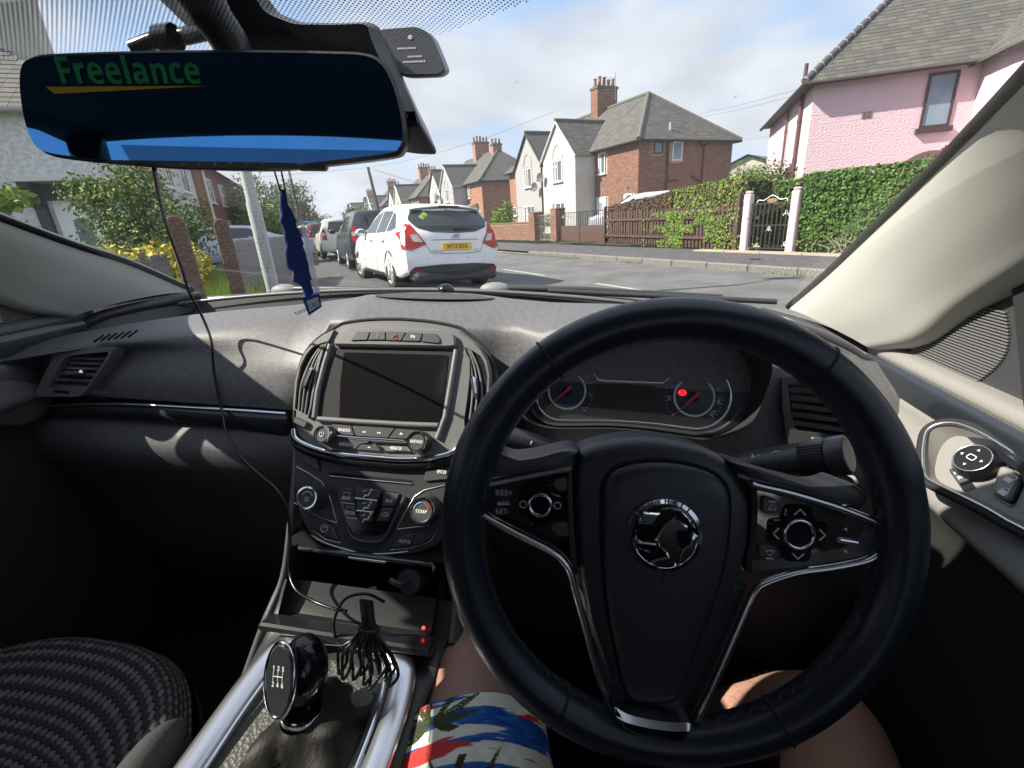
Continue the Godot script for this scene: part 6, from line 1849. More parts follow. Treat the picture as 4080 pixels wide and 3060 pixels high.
func leafmat() -> StandardMaterial3D:
	var m := mt("leaf", 1, 1, 1, 0.7)
	m.albedo_color = Color(1, 1, 1)
	m.vertex_color_use_as_albedo = true
	m.metallic_specular = 0.25
	m.backlight_enabled = true; m.backlight = Color(0.22, 0.28, 0.08)
	return m

func walls_and_fences() -> void:
	var wood := rough_map(mt("fence_brown", 0.15, 0.085, 0.065, 0.85), bump("wood_n", 22, 0.05, FastNoiseLite.TYPE_SIMPLEX, 6.0, 3), 0.4, 3.0, tint("wood_t", 23, 0.03, FastNoiseLite.TYPE_SIMPLEX, 0.55, 1.0, 4))
	# brown picket fence across the road
	var A := W(7.75, 9.62, 0.12)
	var B := W(13.9, 10.60, 0.12)
	var d := (B - A).normalized()
	var n := d.cross(Vector3.UP)
	var bs := Basis(d, Vector3.UP, n)
	var F := thing("picket_fence", "brown wooden picket fence with hedge growing through, across the road", "fence")
	var L := (B - A).length()
	var m := MB.new()
	m.extrude(PackedVector2Array([Vector2(-0.045, 0.03), Vector2(0.045, 0.03), Vector2(0.045, 0.97), Vector2(0.03, 1.0), Vector2(-0.03, 1.0), Vector2(-0.045, 0.97)]), -0.009, 0.009)
	var pm := m.mesh()
	var N := int(L / 0.145)
	for k in N:
		part(F, "picket", pm, wood, Transform3D(bs * R((hash1(k) - 0.5) * 3.0, 0, (hash1(k + 5.0) - 0.5) * 3.0) * Basis.from_scale(Vector3(1, 1.0 + 0.04 * (hash1(k + 2.0) - 0.5) + 0.06 * k / N, 1)), A + d * (k + 0.5) * 0.145 + n * 0.02))
	for y in [0.28, 0.78]:
		m = MB.new()
		m.box(Transform3D(bs, A + d * L / 2 + Vector3(0, y, 0) - n * 0.02), Vector3(L, 0.07, 0.035))
		part(F, "rail", m, wood)
	m = MB.new()
	m.at(Vector3(0, 0.62, 0), Vector3(0.09, 1.24, 0.09))
	for q in [A - d * 0.02, B + d * 0.08]: part(F, "post", m, wood, Transform3D(bs, q))
	# pink posts and wrought gate
	var pk := rough_map(mt("pink_render", 0.74, 0.56, 0.61, 0.9), bump("render_n", 25, 0.06, FastNoiseLite.TYPE_SIMPLEX, 7.0, 3), 0.35, 2.2)
	var pl := [[W(7.48, 9.60, 0.1), "left of the wrought iron gate"], [W(6.42, 9.66, 0.1), "between the iron gate and the ivy hedge"]]
	for q in pl:
		m = MB.new()
		m.cbox(X(Basis(FD, Vector3.UP, RD), Vector3(0, 0.62, 0)), Vector3(0.16, 1.24, 0.16), 0.02)
		m.cbox(X(Basis(FD, Vector3.UP, RD), Vector3(0, 1.27, 0)), Vector3(0.14, 0.06, 0.14), 0.025)
		single("gate_post", "pink painted square gate post " + q[1], "post", m, pk, Transform3D(Basis(), q[0]), "pink gate posts")
	var iron := mt("iron", 0.045, 0.035, 0.033, 0.5)
	var white := mt("white_paint", 0.78, 0.77, 0.76, 0.5)
	iron_gate("garden_gate", "brown wrought iron garden gate with white scrolls between pink posts", W(6.5, 9.66, 0.14), W(7.40, 9.62, 0.14), 0.98, 9, iron, white, [[0.12, 0.82], [0.5, 0.5], [0.06, 0.18], [0.78, 0.14]], true)
	# drive gates, brown, boarded below, and a small grey gate beyond the pier
	iron_gate("drive_gate", "brown iron drive gate leaf next to the picket fence", W(14.05, 10.64, 0.12), W(15.85, 10.85, 0.12), 1.12, 13, iron, white, [[0.1, 0.9], [0.9, 0.1], [0.1, 0.1], [0.5, 0.52]], false, wood)
	iron_gate("drive_gate", "brown iron drive gate leaf hung on the brick pier", W(15.9, 10.86, 0.12), W(17.55, 11.05, 0.12), 1.12, 12, iron, white, [[0.1, 0.1], [0.9, 0.1], [0.9, 0.9], [0.5, 0.5]], false, wood)
	iron_gate("small_gate", "plain grey tubular gate between two brick piers", W(18.25, 11.08, 0.12), W(19.75, 11.2, 0.12), 1.1, 10, mt("grey_paint", 0.22, 0.21, 0.20, 0.5), white, [], false)
	for q in [[17.9, 11.08, 1.28, "taller brick gate pier between the brown and grey gates"], [20.05, 11.22, 1.2, "brick gate pier at the end of the low brick wall"]]:
		var P := thing("gate_pier", q[3], "pier", Transform3D(Basis(FD, Vector3.UP, RD), W(q[0], q[1], 0.12)), "brick gate piers")
		brickwork(P, Transform3D(Basis(), Vector3(0, 0, 0)), q[2], 0.45)
	# low brick wall further on
	var LW := thing("low_wall", "low red brick garden wall beyond the grey gate", "wall", Transform3D(Basis(FD, Vector3.UP, RD), W(20.3, 11.22, 0.12)))
	m = MB.new()
	m.at(Vector3(10, 0.4, 0.06), Vector3(20, 0.8, 0.2))
	part(LW, "core", m, mt("mortar", 0.46, 0.40, 0.34, 0.95))
	bricks(LW, Transform3D(Basis(Vector3(-1, 0, 0), Vector3.UP, Vector3(0, 0, -1)), Vector3(20, 0, -0.04)), 20.0, 0.8, [], 120, 1)
	m = MB.new()
	m.at(Vector3(10, 0.83, 0.06), Vector3(20, 0.06, 0.28))
	part(LW, "coping", m, mt("brick_dark", 0.20, 0.115, 0.075, 0.9))
	# near side: grey weathered pickets and two stout posts
	var gw := rough_map(mt("fence_grey", 0.25, 0.22, 0.195, 0.9), bump("wood_n", 22, 0.05, 0, 6.0), 0.6, 3.0, tint("wood_t", 23, 0.03, 0, 0.55, 1.0))
	var redw := rough_map(mt("fence_red", 0.27, 0.16, 0.115, 0.85), bump("wood_n", 22, 0.05, 0, 6.0), 0.4, 3.0, tint("wood_t", 23, 0.03, 0, 0.55, 1.0))
	var NF := thing("picket_fence", "weathered grey picket fence in front of the yellow leaved shrub", "fence")
	m = MB.new()
	m.extrude(PackedVector2Array([Vector2(-0.06, 0), Vector2(0.06, 0), Vector2(0.06, 0.90), Vector2(0.03, 0.97), Vector2(-0.03, 0.97), Vector2(-0.06, 0.90)]), -0.011, 0.011)
	pm = m.mesh()
	for k in 22: part(NF, "picket", pm, gw, Transform3D(Basis(FD, Vector3.UP, RD) * R(0, 0, (hash1(k + 40.0) - 0.5) * 6.0), W(1.4 + k * 0.155, -0.80 + 0.01 * hash1(k), 0.08 + 0.05 * hash1(k + 77.0))))
	m = MB.new()
	m.box(Transform3D(Basis(FD, Vector3.UP, RD), W(3.2, -0.84, 0.72)), Vector3(4.2, 0.07, 0.04))
	part(NF, "rail", m, gw)
	for q in [[Vector3(-3.9277,0.9787,-4.0518), 1.36, "nearest rounded wooden gate post, broken board at its side"], [Vector3(-4.1279,0.9168,-4.8559), 1.33, "second rounded wooden gate post beside the long grass"]]:
		m = MB.new()
		var ol := PackedVector2Array([Vector2(-0.075, 0)])
		ol.append(Vector2(0.075, 0))
		for k in 9: ol.append(Vector2(cos(PI * k / 8.0) * 0.075, q[1] - 0.07 + sin(PI * k / 8.0) * 0.07))
		var p: Vector3 = q[0]
		m.extrude(ol, -0.055, 0.055, Transform3D(Basis(RD, Vector3.UP, -FD), Vector3.ZERO), 0.008, true)
		single("wooden_post", q[2], "post", m, redw, Transform3D(Basis(), Vector3(p.x, 0.02, p.z)), "wooden gate posts")
	var GF := thing("board_fence", "tight grey board fence behind the lamp post", "fence")
	var g0: Vector3 = Vector3(-5.2716,0.8399,-6.3391)
	var g1: Vector3 = Vector3(-7.098,0.7808,-10.4012)
	g0.y = 0.1; g1.y = 0.1
	var gd := (g1 - g0).normalized()
	m = MB.new()
	m.extrude(PackedVector2Array([Vector2(-0.055, 0), Vector2(0.055, 0), Vector2(0.055, 0.94), Vector2(0.03, 1.0), Vector2(-0.03, 1.0), Vector2(-0.055, 0.94)]), -0.011, 0.011)
	pm = m.mesh()
	var silver := rough_map(mt("fence_silver", 0.30, 0.30, 0.31, 0.9), bump("wood_n", 22, 0.05, 0, 6.0), 0.5, 3.0, tint("wood_t", 23, 0.03, 0, 0.55, 1.0))
	for k in int((g1 - g0).length() / 0.118): part(GF, "board", pm, silver, Transform3D(Basis(gd, Vector3.UP, gd.cross(Vector3.UP)) * R(0, 0, (hash1(k + 60.0) - 0.5) * 2.0), g0 + gd * k * 0.118 + Vector3(0, 0.02 * hash1(k), 0)))
	m = MB.new()
	m.box(Transform3D(Basis(gd, Vector3.UP, gd.cross(Vector3.UP)), (g0 + g1) / 2 + Vector3(0, 0.7, 0) - gd.cross(Vector3.UP) * 0.03), Vector3((g1 - g0).length(), 0.08, 0.04))
	part(GF, "rail", m, silver)
	# stone pier with a flat cap further along
	m = MB.new()
	m.cbox(X(Basis(FD, Vector3.UP, RD), Vector3(0, 0.65, 0)), Vector3(0.55, 1.3, 0.55), 0.03)
	var pp := thing("stone_pier", "square stone pier with pyramid cap beside the grey fence", "pier", Transform3D(Basis(), Vector3(-15.942,0.1,-24.7038)))
	part(pp, "shaft", m, rough_map(mt("pier_stone", 0.20, 0.18, 0.15, 0.95), fine_n(), 0.8, 3.0, tint("kerb_t", 19, 0.05, 0, 0.55, 1.0)))
	m = MB.new()
	var cb := Basis(FD, Vector3.UP, RD)
	for k in 4:
		var p0 := cb * Vector3(0.36 * [1, 1, -1, -1][k], 1.34, 0.36 * [1, -1, -1, 1][k])
		var p1 := cb * Vector3(0.36 * [1, -1, -1, 1][k], 1.34, 0.36 * [-1, -1, 1, 1][k])
		m.tri(p0, p1, Vector3(0, 1.5, 0))
		m.quad(p0, p1, p1 - Vector3(0, 0.06, 0), p0 - Vector3(0, 0.06, 0))
	part(pp, "cap", m, mt("cap_stone", 0.42, 0.40, 0.36, 0.9))

func fine_n() -> Texture2D: return bump("asphalt_n", 14, 0.25, FastNoiseLite.TYPE_SIMPLEX, 5.0, 2)

func scroll(m: MB, x: Transform3D, s: float) -> void:
	for q in [-1.0, 1.0]:
		var p := []
		for k in 15:
			var a := k / 14.0 * 4.4
			var r := s * (0.30 - 0.045 * a)
			p.append(x * Vector3(q * (s * 0.28 - cos(a) * r * 0.8), -s * 0.45 + sin(a) * r * 0.8 * (1.0), 0))
		for k in 11:
			var a2 := k / 10.0 * 3.6
			p.push_front(x * Vector3(q * (s * 0.06 + sin(a2) * s * 0.10), -s * 0.45 + s * 0.10 * a2 + s * 0.25, 0))
		m.tube(p, s * 0.05, 5)

func iron_gate(called: String, label: String, A: Vector3, B: Vector3, h: float, n: int, mat: Material, wh: Material, scr: Array, crest: bool, board: Material = null) -> void:
	var d := (B - A).normalized()
	var bs := Basis(d, Vector3.UP, d.cross(Vector3.UP))
	var G := thing(called, label, "gate", Transform3D(bs, A))
	var L := (B - A).length()
	var m := MB.new()
	m.at(Vector3(0, h / 2, 0), Vector3(0.018, h, 0.018))
	var bm := m.mesh()
	for k in n + 1: part(G, "bar", bm, mat, X(Basis(), Vector3(L * k / n, 0.03, 0)))
	for y in [0.06, h * 0.55, h]:
		m = MB.new()
		m.at(Vector3(L / 2, y, 0), Vector3(L, 0.022, 0.022))
		part(G, "rail", m, mat)
	for q in scr:
		m = MB.new()
		scroll(m, X(Basis(), Vector3(L * q[0], h * q[1], 0.0)), 0.15)
		part(G, "scroll", m, wh)
	if crest:
		m = MB.new()
		m.tube(spl([Vector3(L * 0.12, h + 0.03, 0), Vector3(L * 0.16, h + 0.08, 0), Vector3(L * 0.3, h + 0.07, 0), Vector3(L * 0.5, h + 0.16, 0), Vector3(L * 0.7, h + 0.07, 0), Vector3(L * 0.84, h + 0.08, 0), Vector3(L * 0.88, h + 0.03, 0)], 4), 0.010, 6)
		part(G, "crest", m, wh)
		m = MB.new()
		m.extrude(circ(0.11, Vector2(L * 0.5, h + 0.055), 20, 0.05), -0.006, 0.006)
		part(G, "name_plate", m, mt("plate_bronze", 0.25, 0.17, 0.10, 0.5))
	if board:
		m = MB.new()
		m.at(Vector3(L / 2, h * 0.3, -0.02), Vector3(L - 0.04, h * 0.52, 0.012))
		part(G, "backing_board", m, board)

func poles() -> void:
	# lamp post at the left: pale tapered column with notices, out of the top of the frame
	var galv := rough_map(mt("galv", 0.52, 0.53, 0.52, 0.6), fine_n(), 0.15, 3.0, tint("pave_t", 16, 0.03, 0, 0.6, 1.0))
	var P: Vector3 = Vector3(-4.4516,0.963,-5.892)
	var T := thing("lamp_post", "near pale grey lamp post with paper notices behind the air freshener", "lamp post", Transform3D(Basis(), Vector3(P.x, 0.1, P.z)))
	var m := MB.new()
	m.lathe([Vector2(0.085, 0), Vector2(0.085, 1.45), Vector2(0.072, 1.5), Vector2(0.062, 3.5), Vector2(0.05, 6.0)], Transform3D(), 20)
	part(T, "column", m, galv)
	for q in [[1.95, 0.16, 0.12], [2.25, 0.13, 0.10]]:
		m = MB.new()
		var g := [PackedVector3Array(), PackedVector3Array()]
		for k in 7:
			var a := 0.55 + (k / 6.0 - 0.5) * 1.5
			g[0].append(Vector3(sin(a) * 0.0705, q[0] - q[1] / 2, cos(a) * 0.0705)); g[1].append(Vector3(sin(a) * 0.0705, q[0] + q[1] / 2, cos(a) * 0.0705))
		m.grid(g)
		part(T, "notice", m, mt("paper", 0.62, 0.62, 0.60, 0.8))
	m = MB.new()
	m.extrude(rrect(0.1, 0.42, 0.02), 0.0, 0.003, X(R(0, 40, 0), Vector3(0.054, 0.85, 0.066)))
	part(T, "access_door", m, galv)
	m = MB.new()
	m.tube([Vector3(0, 6.0, 0), Vector3(0.4, 6.15, -0.3)], 0.03, 8)
	m.ball(Vector3(0.62, 6.17, -0.45), Vector3(0.3, 0.06, 0.12), 14, 8)
	part(T, "lantern", m, galv)
	# far lamp posts
	for q in [[Vector3(-27.1744,4.9015,-41.5782), 5.4, "far street lamp with flat lantern above the trees on the left"], [Vector3(-34.2165,4.3883,-70.3185), 6.2, "far street lamp rising behind the black hatchback"], [Vector3(-57.9068,3.3094,-92.4244), 6.0, "distant slim street lamp near the end of the road"]]:
		var b: Vector3 = q[0]
		var h := b.y
		T = thing("street_lamp", q[2], "street lamp", Transform3D(Basis(), Vector3(b.x, 0.1, b.z)), "far street lamps")
		m = MB.new()
		m.lathe([Vector2(0.08, 0), Vector2(0.06, h * 0.5), Vector2(0.045, h)], Transform3D(), 10)
		part(T, "column", m, galv)
		m = MB.new()
		m.tube([Vector3(0, h, 0), Vector3(0.5, h + 0.1, 0)], 0.04, 6)
		m.ball(Vector3(0.95, h + 0.12, 0), Vector3(0.5, 0.09, 0.16), 12, 8)
		part(T, "lantern", m, galv)
	# leaning telegraph pole with wires
	var t0: Vector3 = Vector3(-17.2246,1.2076,-37.8123)
	var t1: Vector3 = Vector3(-18.3809,5.8744,-39.2895)
	t0 = t0 + (t0 - t1) * 0.9
	T = thing("telegraph_pole", "leaning dark wooden telegraph pole with overhead wires", "pole")
	m = MB.new()
	m.tube([t0, t1], [0.17, 0.11], 10)
	part(T, "pole", m, mt("pole_wood", 0.05, 0.045, 0.042, 0.9))
	m = MB.new()
	for q in [[Vector3(-41.0725,5.4829,-26.1563), 0.4], [Vector3(-16.8599,5.6871,-63.2993), 0.5], [Vector3(-1.0494,1.0181,-25.7006), 0.3], [Vector3(-2.1547,6.7191,-29.7264), 0.4]]:
		var e: Vector3 = q[0]
		m.tube([t1, t1.lerp(e, 0.25) - Vector3(0, q[1] * 0.75, 0), t1.lerp(e, 0.5) - Vector3(0, q[1], 0), t1.lerp(e, 0.75) - Vector3(0, q[1] * 0.75, 0), e], 0.008, 4, false, false)
	part(T, "wires", m, mt("wire", 0.06, 0.06, 0.065, 0.7))
	T = thing("overhead_wires", "two thin cables crossing the sky between brick house and pink house", "cable")
	for q in [[Vector3(6.7831,6.9937,-36.9423), Vector3(8.7305,5.6647,-24.9377)], [Vector3(7.2428,6.8182,-36.9664), Vector3(8.7895,5.4532,-24.872)], [Vector3(9.9997,5.18,-36.8976), Vector3(8.0347,3.971,-24.1882)]]:
		m = MB.new()
		m.tube([q[0], q[0].lerp(q[1], 0.5) - Vector3(0, 0.06, 0), q[1]], 0.006, 4, false, false)
		part(T, "wire", m, mats.wire)
	# gulls
	for q in [[Vector3(-4.1215,8.0984,-28.7709), "gull gliding high in the middle of the sky"], [Vector3(9.059,7.6957,-36.552), "small bird in the blue sky above the brick house roof"]]:
		m = MB.new()
		m.tube([Vector3(-0.22, 0.06, 0.03), Vector3(-0.1, 0.09, 0), Vector3(0, 0.03, 0), Vector3(0.1, 0.08, 0), Vector3(0.2, 0.02, 0.04)], [0.006, 0.02, 0.035, 0.02, 0.006], 6, false, true, 0.35)
		m.tube([Vector3(0, 0.03, -0.14), Vector3(0, 0.03, 0), Vector3(0, 0.03, 0.14)], [0.01, 0.035, 0.012], 6)
		single("gull", q[1], "bird", m, mt("gull", 0.22, 0.22, 0.23, 0.8), Transform3D(R(20, 30, 45), q[0]), "birds in the sky")

# ---- brickwork and slates: real pieces, the nearest ones as parts of their own
func brick_mats() -> Array:
	var o := []
	for k in 5:
		var c: Array = [[0.50, 0.26, 0.175], [0.44, 0.22, 0.15], [0.56, 0.31, 0.21], [0.40, 0.21, 0.155], [0.48, 0.27, 0.195]][k]
		o.append(rough_map(mt("brick_%d" % k, c[0], c[1], c[2], 0.9), fine_n(), 0.4, 4.0, tint("kerb_t", 19, 0.05, 0, 0.55, 1.0)))
	return o
func bricks(parent: Node, x: Transform3D, w: float, h: float, holes: Array, singles: int, sd: int, dark := 1.0) -> void:
	var bm := brick_mats()
	var one := MB.new()
	one.cbox(Transform3D(), Vector3(0.215, 0.065, 0.03), 0.004)
	var mesh := one.mesh()
	var rest := []
	for k in 5: rest.append(MB.new())
	var done := 0
	for r in int(h / 0.075):
		var y := 0.0375 + r * 0.075
		var off := -0.1125 if r % 2 else 0.0
		for k in int(w / 0.225) + 2:
			var u0 := maxf(off + k * 0.225, 0.0)
			var u1 := minf(off + k * 0.225 + 0.215, w)
			if u1 - u0 < 0.04: continue
			var skip := false
			for q in holes:
				if q.intersects(Rect2(u0 + 0.01, y - 0.03, u1 - u0 - 0.02, 0.06)): skip = true
			if skip: continue
			var v := int(hash1(r * 13.7 + k * 3.3 + sd) * 5.0) % 5
			var p := x * Vector3((u0 + u1) / 2, y, 0.004 * hash1(k + r * 7.0))
			if done < singles and u1 - u0 > 0.2 and hash1(r * 3.1 + k * 9.2) < 0.9:
				part(parent, "brick", mesh, bm[v], Transform3D(x.basis, p))
				done += 1
			else: rest[v].box(Transform3D(x.basis, p), Vector3(u1 - u0, 0.065, 0.03))
	for k in 5:
		if rest[k].v.size() > 0: part(parent, "brickwork", rest[k], bm[k]).set_meta("kind", "stuff")
func brickwork(P: Node, x: Transform3D, h: float, s: float) -> void: # a square pier
	var m := MB.new()
	m.at(x * Vector3(0, h / 2, 0), Vector3(s - 0.03, h, s - 0.03))
	part(P, "core", m, mt("mortar", 0.46, 0.40, 0.34, 0.95))
	for k in 4:
		var b := R(0, 90.0 * k, 0)
		bricks(P, Transform3D(b, x.origin + b * Vector3(-s / 2, 0, s / 2 - 0.012)), s, h, [], 40 if k > 1 else 0, k)
	m = MB.new()
	m.cbox(X(Basis(), x * Vector3(0, h + 0.03, 0)), Vector3(s + 0.04, 0.07, s + 0.04), 0.015)
	part(P, "capping", m, mt("brick_dark", 0.20, 0.115, 0.075, 0.9))
func slate_mats() -> Array:
	var o := []
	for k in 4:
		var c: Array = [[0.19, 0.185, 0.165], [0.165, 0.162, 0.15], [0.22, 0.21, 0.185], [0.15, 0.148, 0.14]][k]
		o.append(rough_map(mt("slate_%d" % k, c[0], c[1], c[2], 0.75), fine_n(), 0.4, 3.0, tint("wood_t", 23, 0.03, 0, 0.55, 1.0)))
	return o
# eave from A to B, top from D to C (may meet in a point); slates overlap upwards
func slates(parent: Node, A: Vector3, B: Vector3, Cc: Vector3, D: Vector3, singles: int, sd: int, row := 0.2, wid := 0.27) -> void:
	var up := ((D + Cc) / 2 - (A + B) / 2)
	var u := (B - A).normalized()
	var s := (up - u * up.dot(u)).normalized()
	var n := u.cross(s).normalized()
	if n.y < 0: n = -n
	var sm := slate_mats()
	var H := ((D - A) - u * (D - A).dot(u)).length()
	var rest := []
	for k in 4: rest.append(MB.new())
	var base := MB.new()
	base.quad(A - n * 0.03, B - n * 0.03, Cc - n * 0.03, D - n * 0.03)
	part(parent, "roof_deck", base, mt("deck", 0.05, 0.05, 0.05, 0.9))
	var one := MB.new()
	one.cbox(Transform3D(), Vector3(wid - 0.008, row * 1.25, 0.014), 0.003)
	var mesh := one.mesh()
	var done := 0
	var R_ := int(H / row)
	for r in R_:
		var t := (r + 0.5) * row / H
		var a := A.lerp(D, t)
		var b := B.lerp(Cc, t)
		var len := (b - a).dot(u)
		var off := -wid / 2 if r % 2 else 0.0
		for k in int(len / wid) + 2:
			var x0 := maxf(off + k * wid, 0.0)
			var x1 := minf(off + (k + 1) * wid - 0.008, len)
			if x1 - x0 < 0.05: continue
			var v := int(hash1(r * 5.1 + k * 17.3 + sd) * 4.0) % 4
			var p := a + u * (x0 + x1) / 2 + n * (0.004 * hash1(k * 2.2 + r) + 0.004) + s * (hash1(k + r * 3.0) - 0.5) * 0.012
			var bs := Basis(u, s.rotated(u, -0.055), n.rotated(u, -0.055))
			if u.cross(s).dot(n) < 0: bs = Basis(-u, s.rotated(-u, -0.055), n.rotated(-u, -0.055))
			if done < singles and x1 - x0 > wid * 0.9:
				part(parent, "slate", mesh, sm[v], Transform3D(bs, p)); done += 1
			else: rest[v].box(Transform3D(bs, p), Vector3(x1 - x0, row * 1.25, 0.014))
	for k in 4:
		if rest[k].v.size() > 0: part(parent, "slates", rest[k], sm[k]).set_meta("kind", "stuff")
func ridge(parent: Node, A: Vector3, B: Vector3, mat: Material, joint_mat: Material = null, step := 0.45) -> void:  # optional mortar band where each ridge tile starts
	var n := maxi(int((B - A).length() / step), 1)
	for k in n:
		var m := MB.new()
		var p := A.lerp(B, float(k) / n)
		var q := A.lerp(B, (k + 0.98) / n)
		m.tube([p, q], [0.125, 0.115], 8, false, true)
		part(parent, "ridge_tile", m, mat)
		if joint_mat:
			m = MB.new()
			m.tube([p, p.lerp(q, 0.08)], 0.132, 8)
			part(parent, "ridge_joint", m, joint_mat)
# window in a wall plane x (local xy, z outward): centre c, size s, bars as fractions
func window(parent: Node, x: Transform3D, c: Vector2, s: Vector2, frame: Material, bars: Array, sill := true, inside := 0) -> void:
	var Wn := hold(parent, "window", x)
	var m := MB.new()
	var f := 0.07
	m.frame(rrect(s.x, s.y, 0.001, c, 1), rrect(s.x - 2 * f, s.y - 2 * f, 0.001, c, 1), -0.01, 0.05)
	for b in bars:
		if b[0] == "v": m.at(Vector3(c.x + (b[1] - 0.5) * s.x, c.y, 0.02), Vector3(0.065, s.y - f, 0.04))
		else: m.at(Vector3(c.x + ((b[2] + b[3]) / 2 - 0.5) * s.x, c.y + (b[1] - 0.5) * s.y, 0.02), Vector3((b[3] - b[2]) * s.x, 0.065, 0.05))
	part(Wn, "frame", m, frame)
	m = MB.new()
	m.extrude(rrect(s.x - f, s.y - f, 0.001, c, 1), 0.0, 0.006)
	part(Wn, "pane", m, mt("window_glass", 0.10, 0.13, 0.15, 0.04, 0.0) if inside == 0 else mt("window_sky", 0.22, 0.30, 0.38, 0.05))
	if inside == 0:
		m = MB.new()
		for k in 9: m.at(Vector3(c.x - s.x * 0.36 + 0.02 * k, c.y, 0.008 + 0.002 * (k % 2)), Vector3(0.018, s.y - 0.16, 0.002))
		part(Wn, "curtain", m, mt("curtain", 0.55, 0.55, 0.52, 0.9))
	if sill:
		m = MB.new()
		m.at(Vector3(c.x, c.y - s.y / 2 - 0.03, 0.05), Vector3(s.x + 0.14, 0.06, 0.16))
		part(Wn, "sill", m, frame)
func chimney(parent: Node, p: Vector3, sx: float, sz: float, h: float, pots: int, mat: Material, bricky := false) -> void:
	var Ch := hold(parent, "chimney", X(Basis(), p))
	var m := MB.new()
	m.at(Vector3(0, h / 2, 0), Vector3(sx, h, sz))
	part(Ch, "stack", m, mat)
	if bricky:
		for k in 4:
			var b := R(0, 90.0 * k, 0)
			var ww := sx if k % 2 == 0 else sz
			var dd := sz if k % 2 == 0 else sx
			bricks(Ch, Transform3D(b, b * Vector3(-ww / 2, 0, dd / 2)), ww, h, [], 0, k)
	m = MB.new()
	m.at(Vector3(0, h + 0.03, 0), Vector3(sx + 0.14, 0.12, sz + 0.14))
	m.at(Vector3(0, h + 0.11, 0), Vector3(sx + 0.04, 0.06, sz + 0.04))
	part(Ch, "cap", m, mt("chimney_cap", 0.14, 0.12, 0.09, 0.9))
	for k in pots:
		m = MB.new()
		var hh := 0.42 + 0.22 * hash1(k * 3.7 + h)
		m.lathe([Vector2(0.13, 0), Vector2(0.10, hh * 0.8), Vector2(0.125, hh * 0.85), Vector2(0.125, hh), Vector2(0.08, hh), Vector2(0.08, hh * 0.7)], X(Basis(), Vector3(0, h + 0.14, (k - (pots - 1) / 2.0) * (sz - 0.16) / maxf(pots - 1, 1)) if sz > sx else Vector3((k - (pots - 1) / 2.0) * (sx - 0.16) / maxf(pots - 1, 1), h + 0.14, 0)), 14)
		part(Ch, "pot", m, mt("pot_%d" % (k % 3), [0.30, 0.34, 0.22][k % 3], [0.15, 0.17, 0.13][k % 3], [0.10, 0.10, 0.09][k % 3], 0.85))
func dish(label: String, x: Transform3D) -> void:
	var D := thing("satellite_dish", label, "satellite dish", x, "satellite dishes on the gables")
	var m := MB.new()
	m.lathe([Vector2(0.0, -0.06), Vector2(0.15, -0.045), Vector2(0.30, 0.0), Vector2(0.31, 0.005)], Transform3D(R(90), Vector3.ZERO), 24)
	part(D, "bowl", m, mt("dish_dark", 0.13, 0.12, 0.12, 0.6))
	m = MB.new()
	m.tube([Vector3(0, -0.28, 0), Vector3(0, -0.22, 0.32)], 0.015, 6)
	m.ball(Vector3(0, -0.2, 0.34), Vector3(0.05, 0.04, 0.06), 10, 6)
	m.tube([Vector3(0, 0, -0.05), Vector3(0.05, -0.05, -0.3)], 0.025, 6)
	part(D, "arm", m, mats.panel)

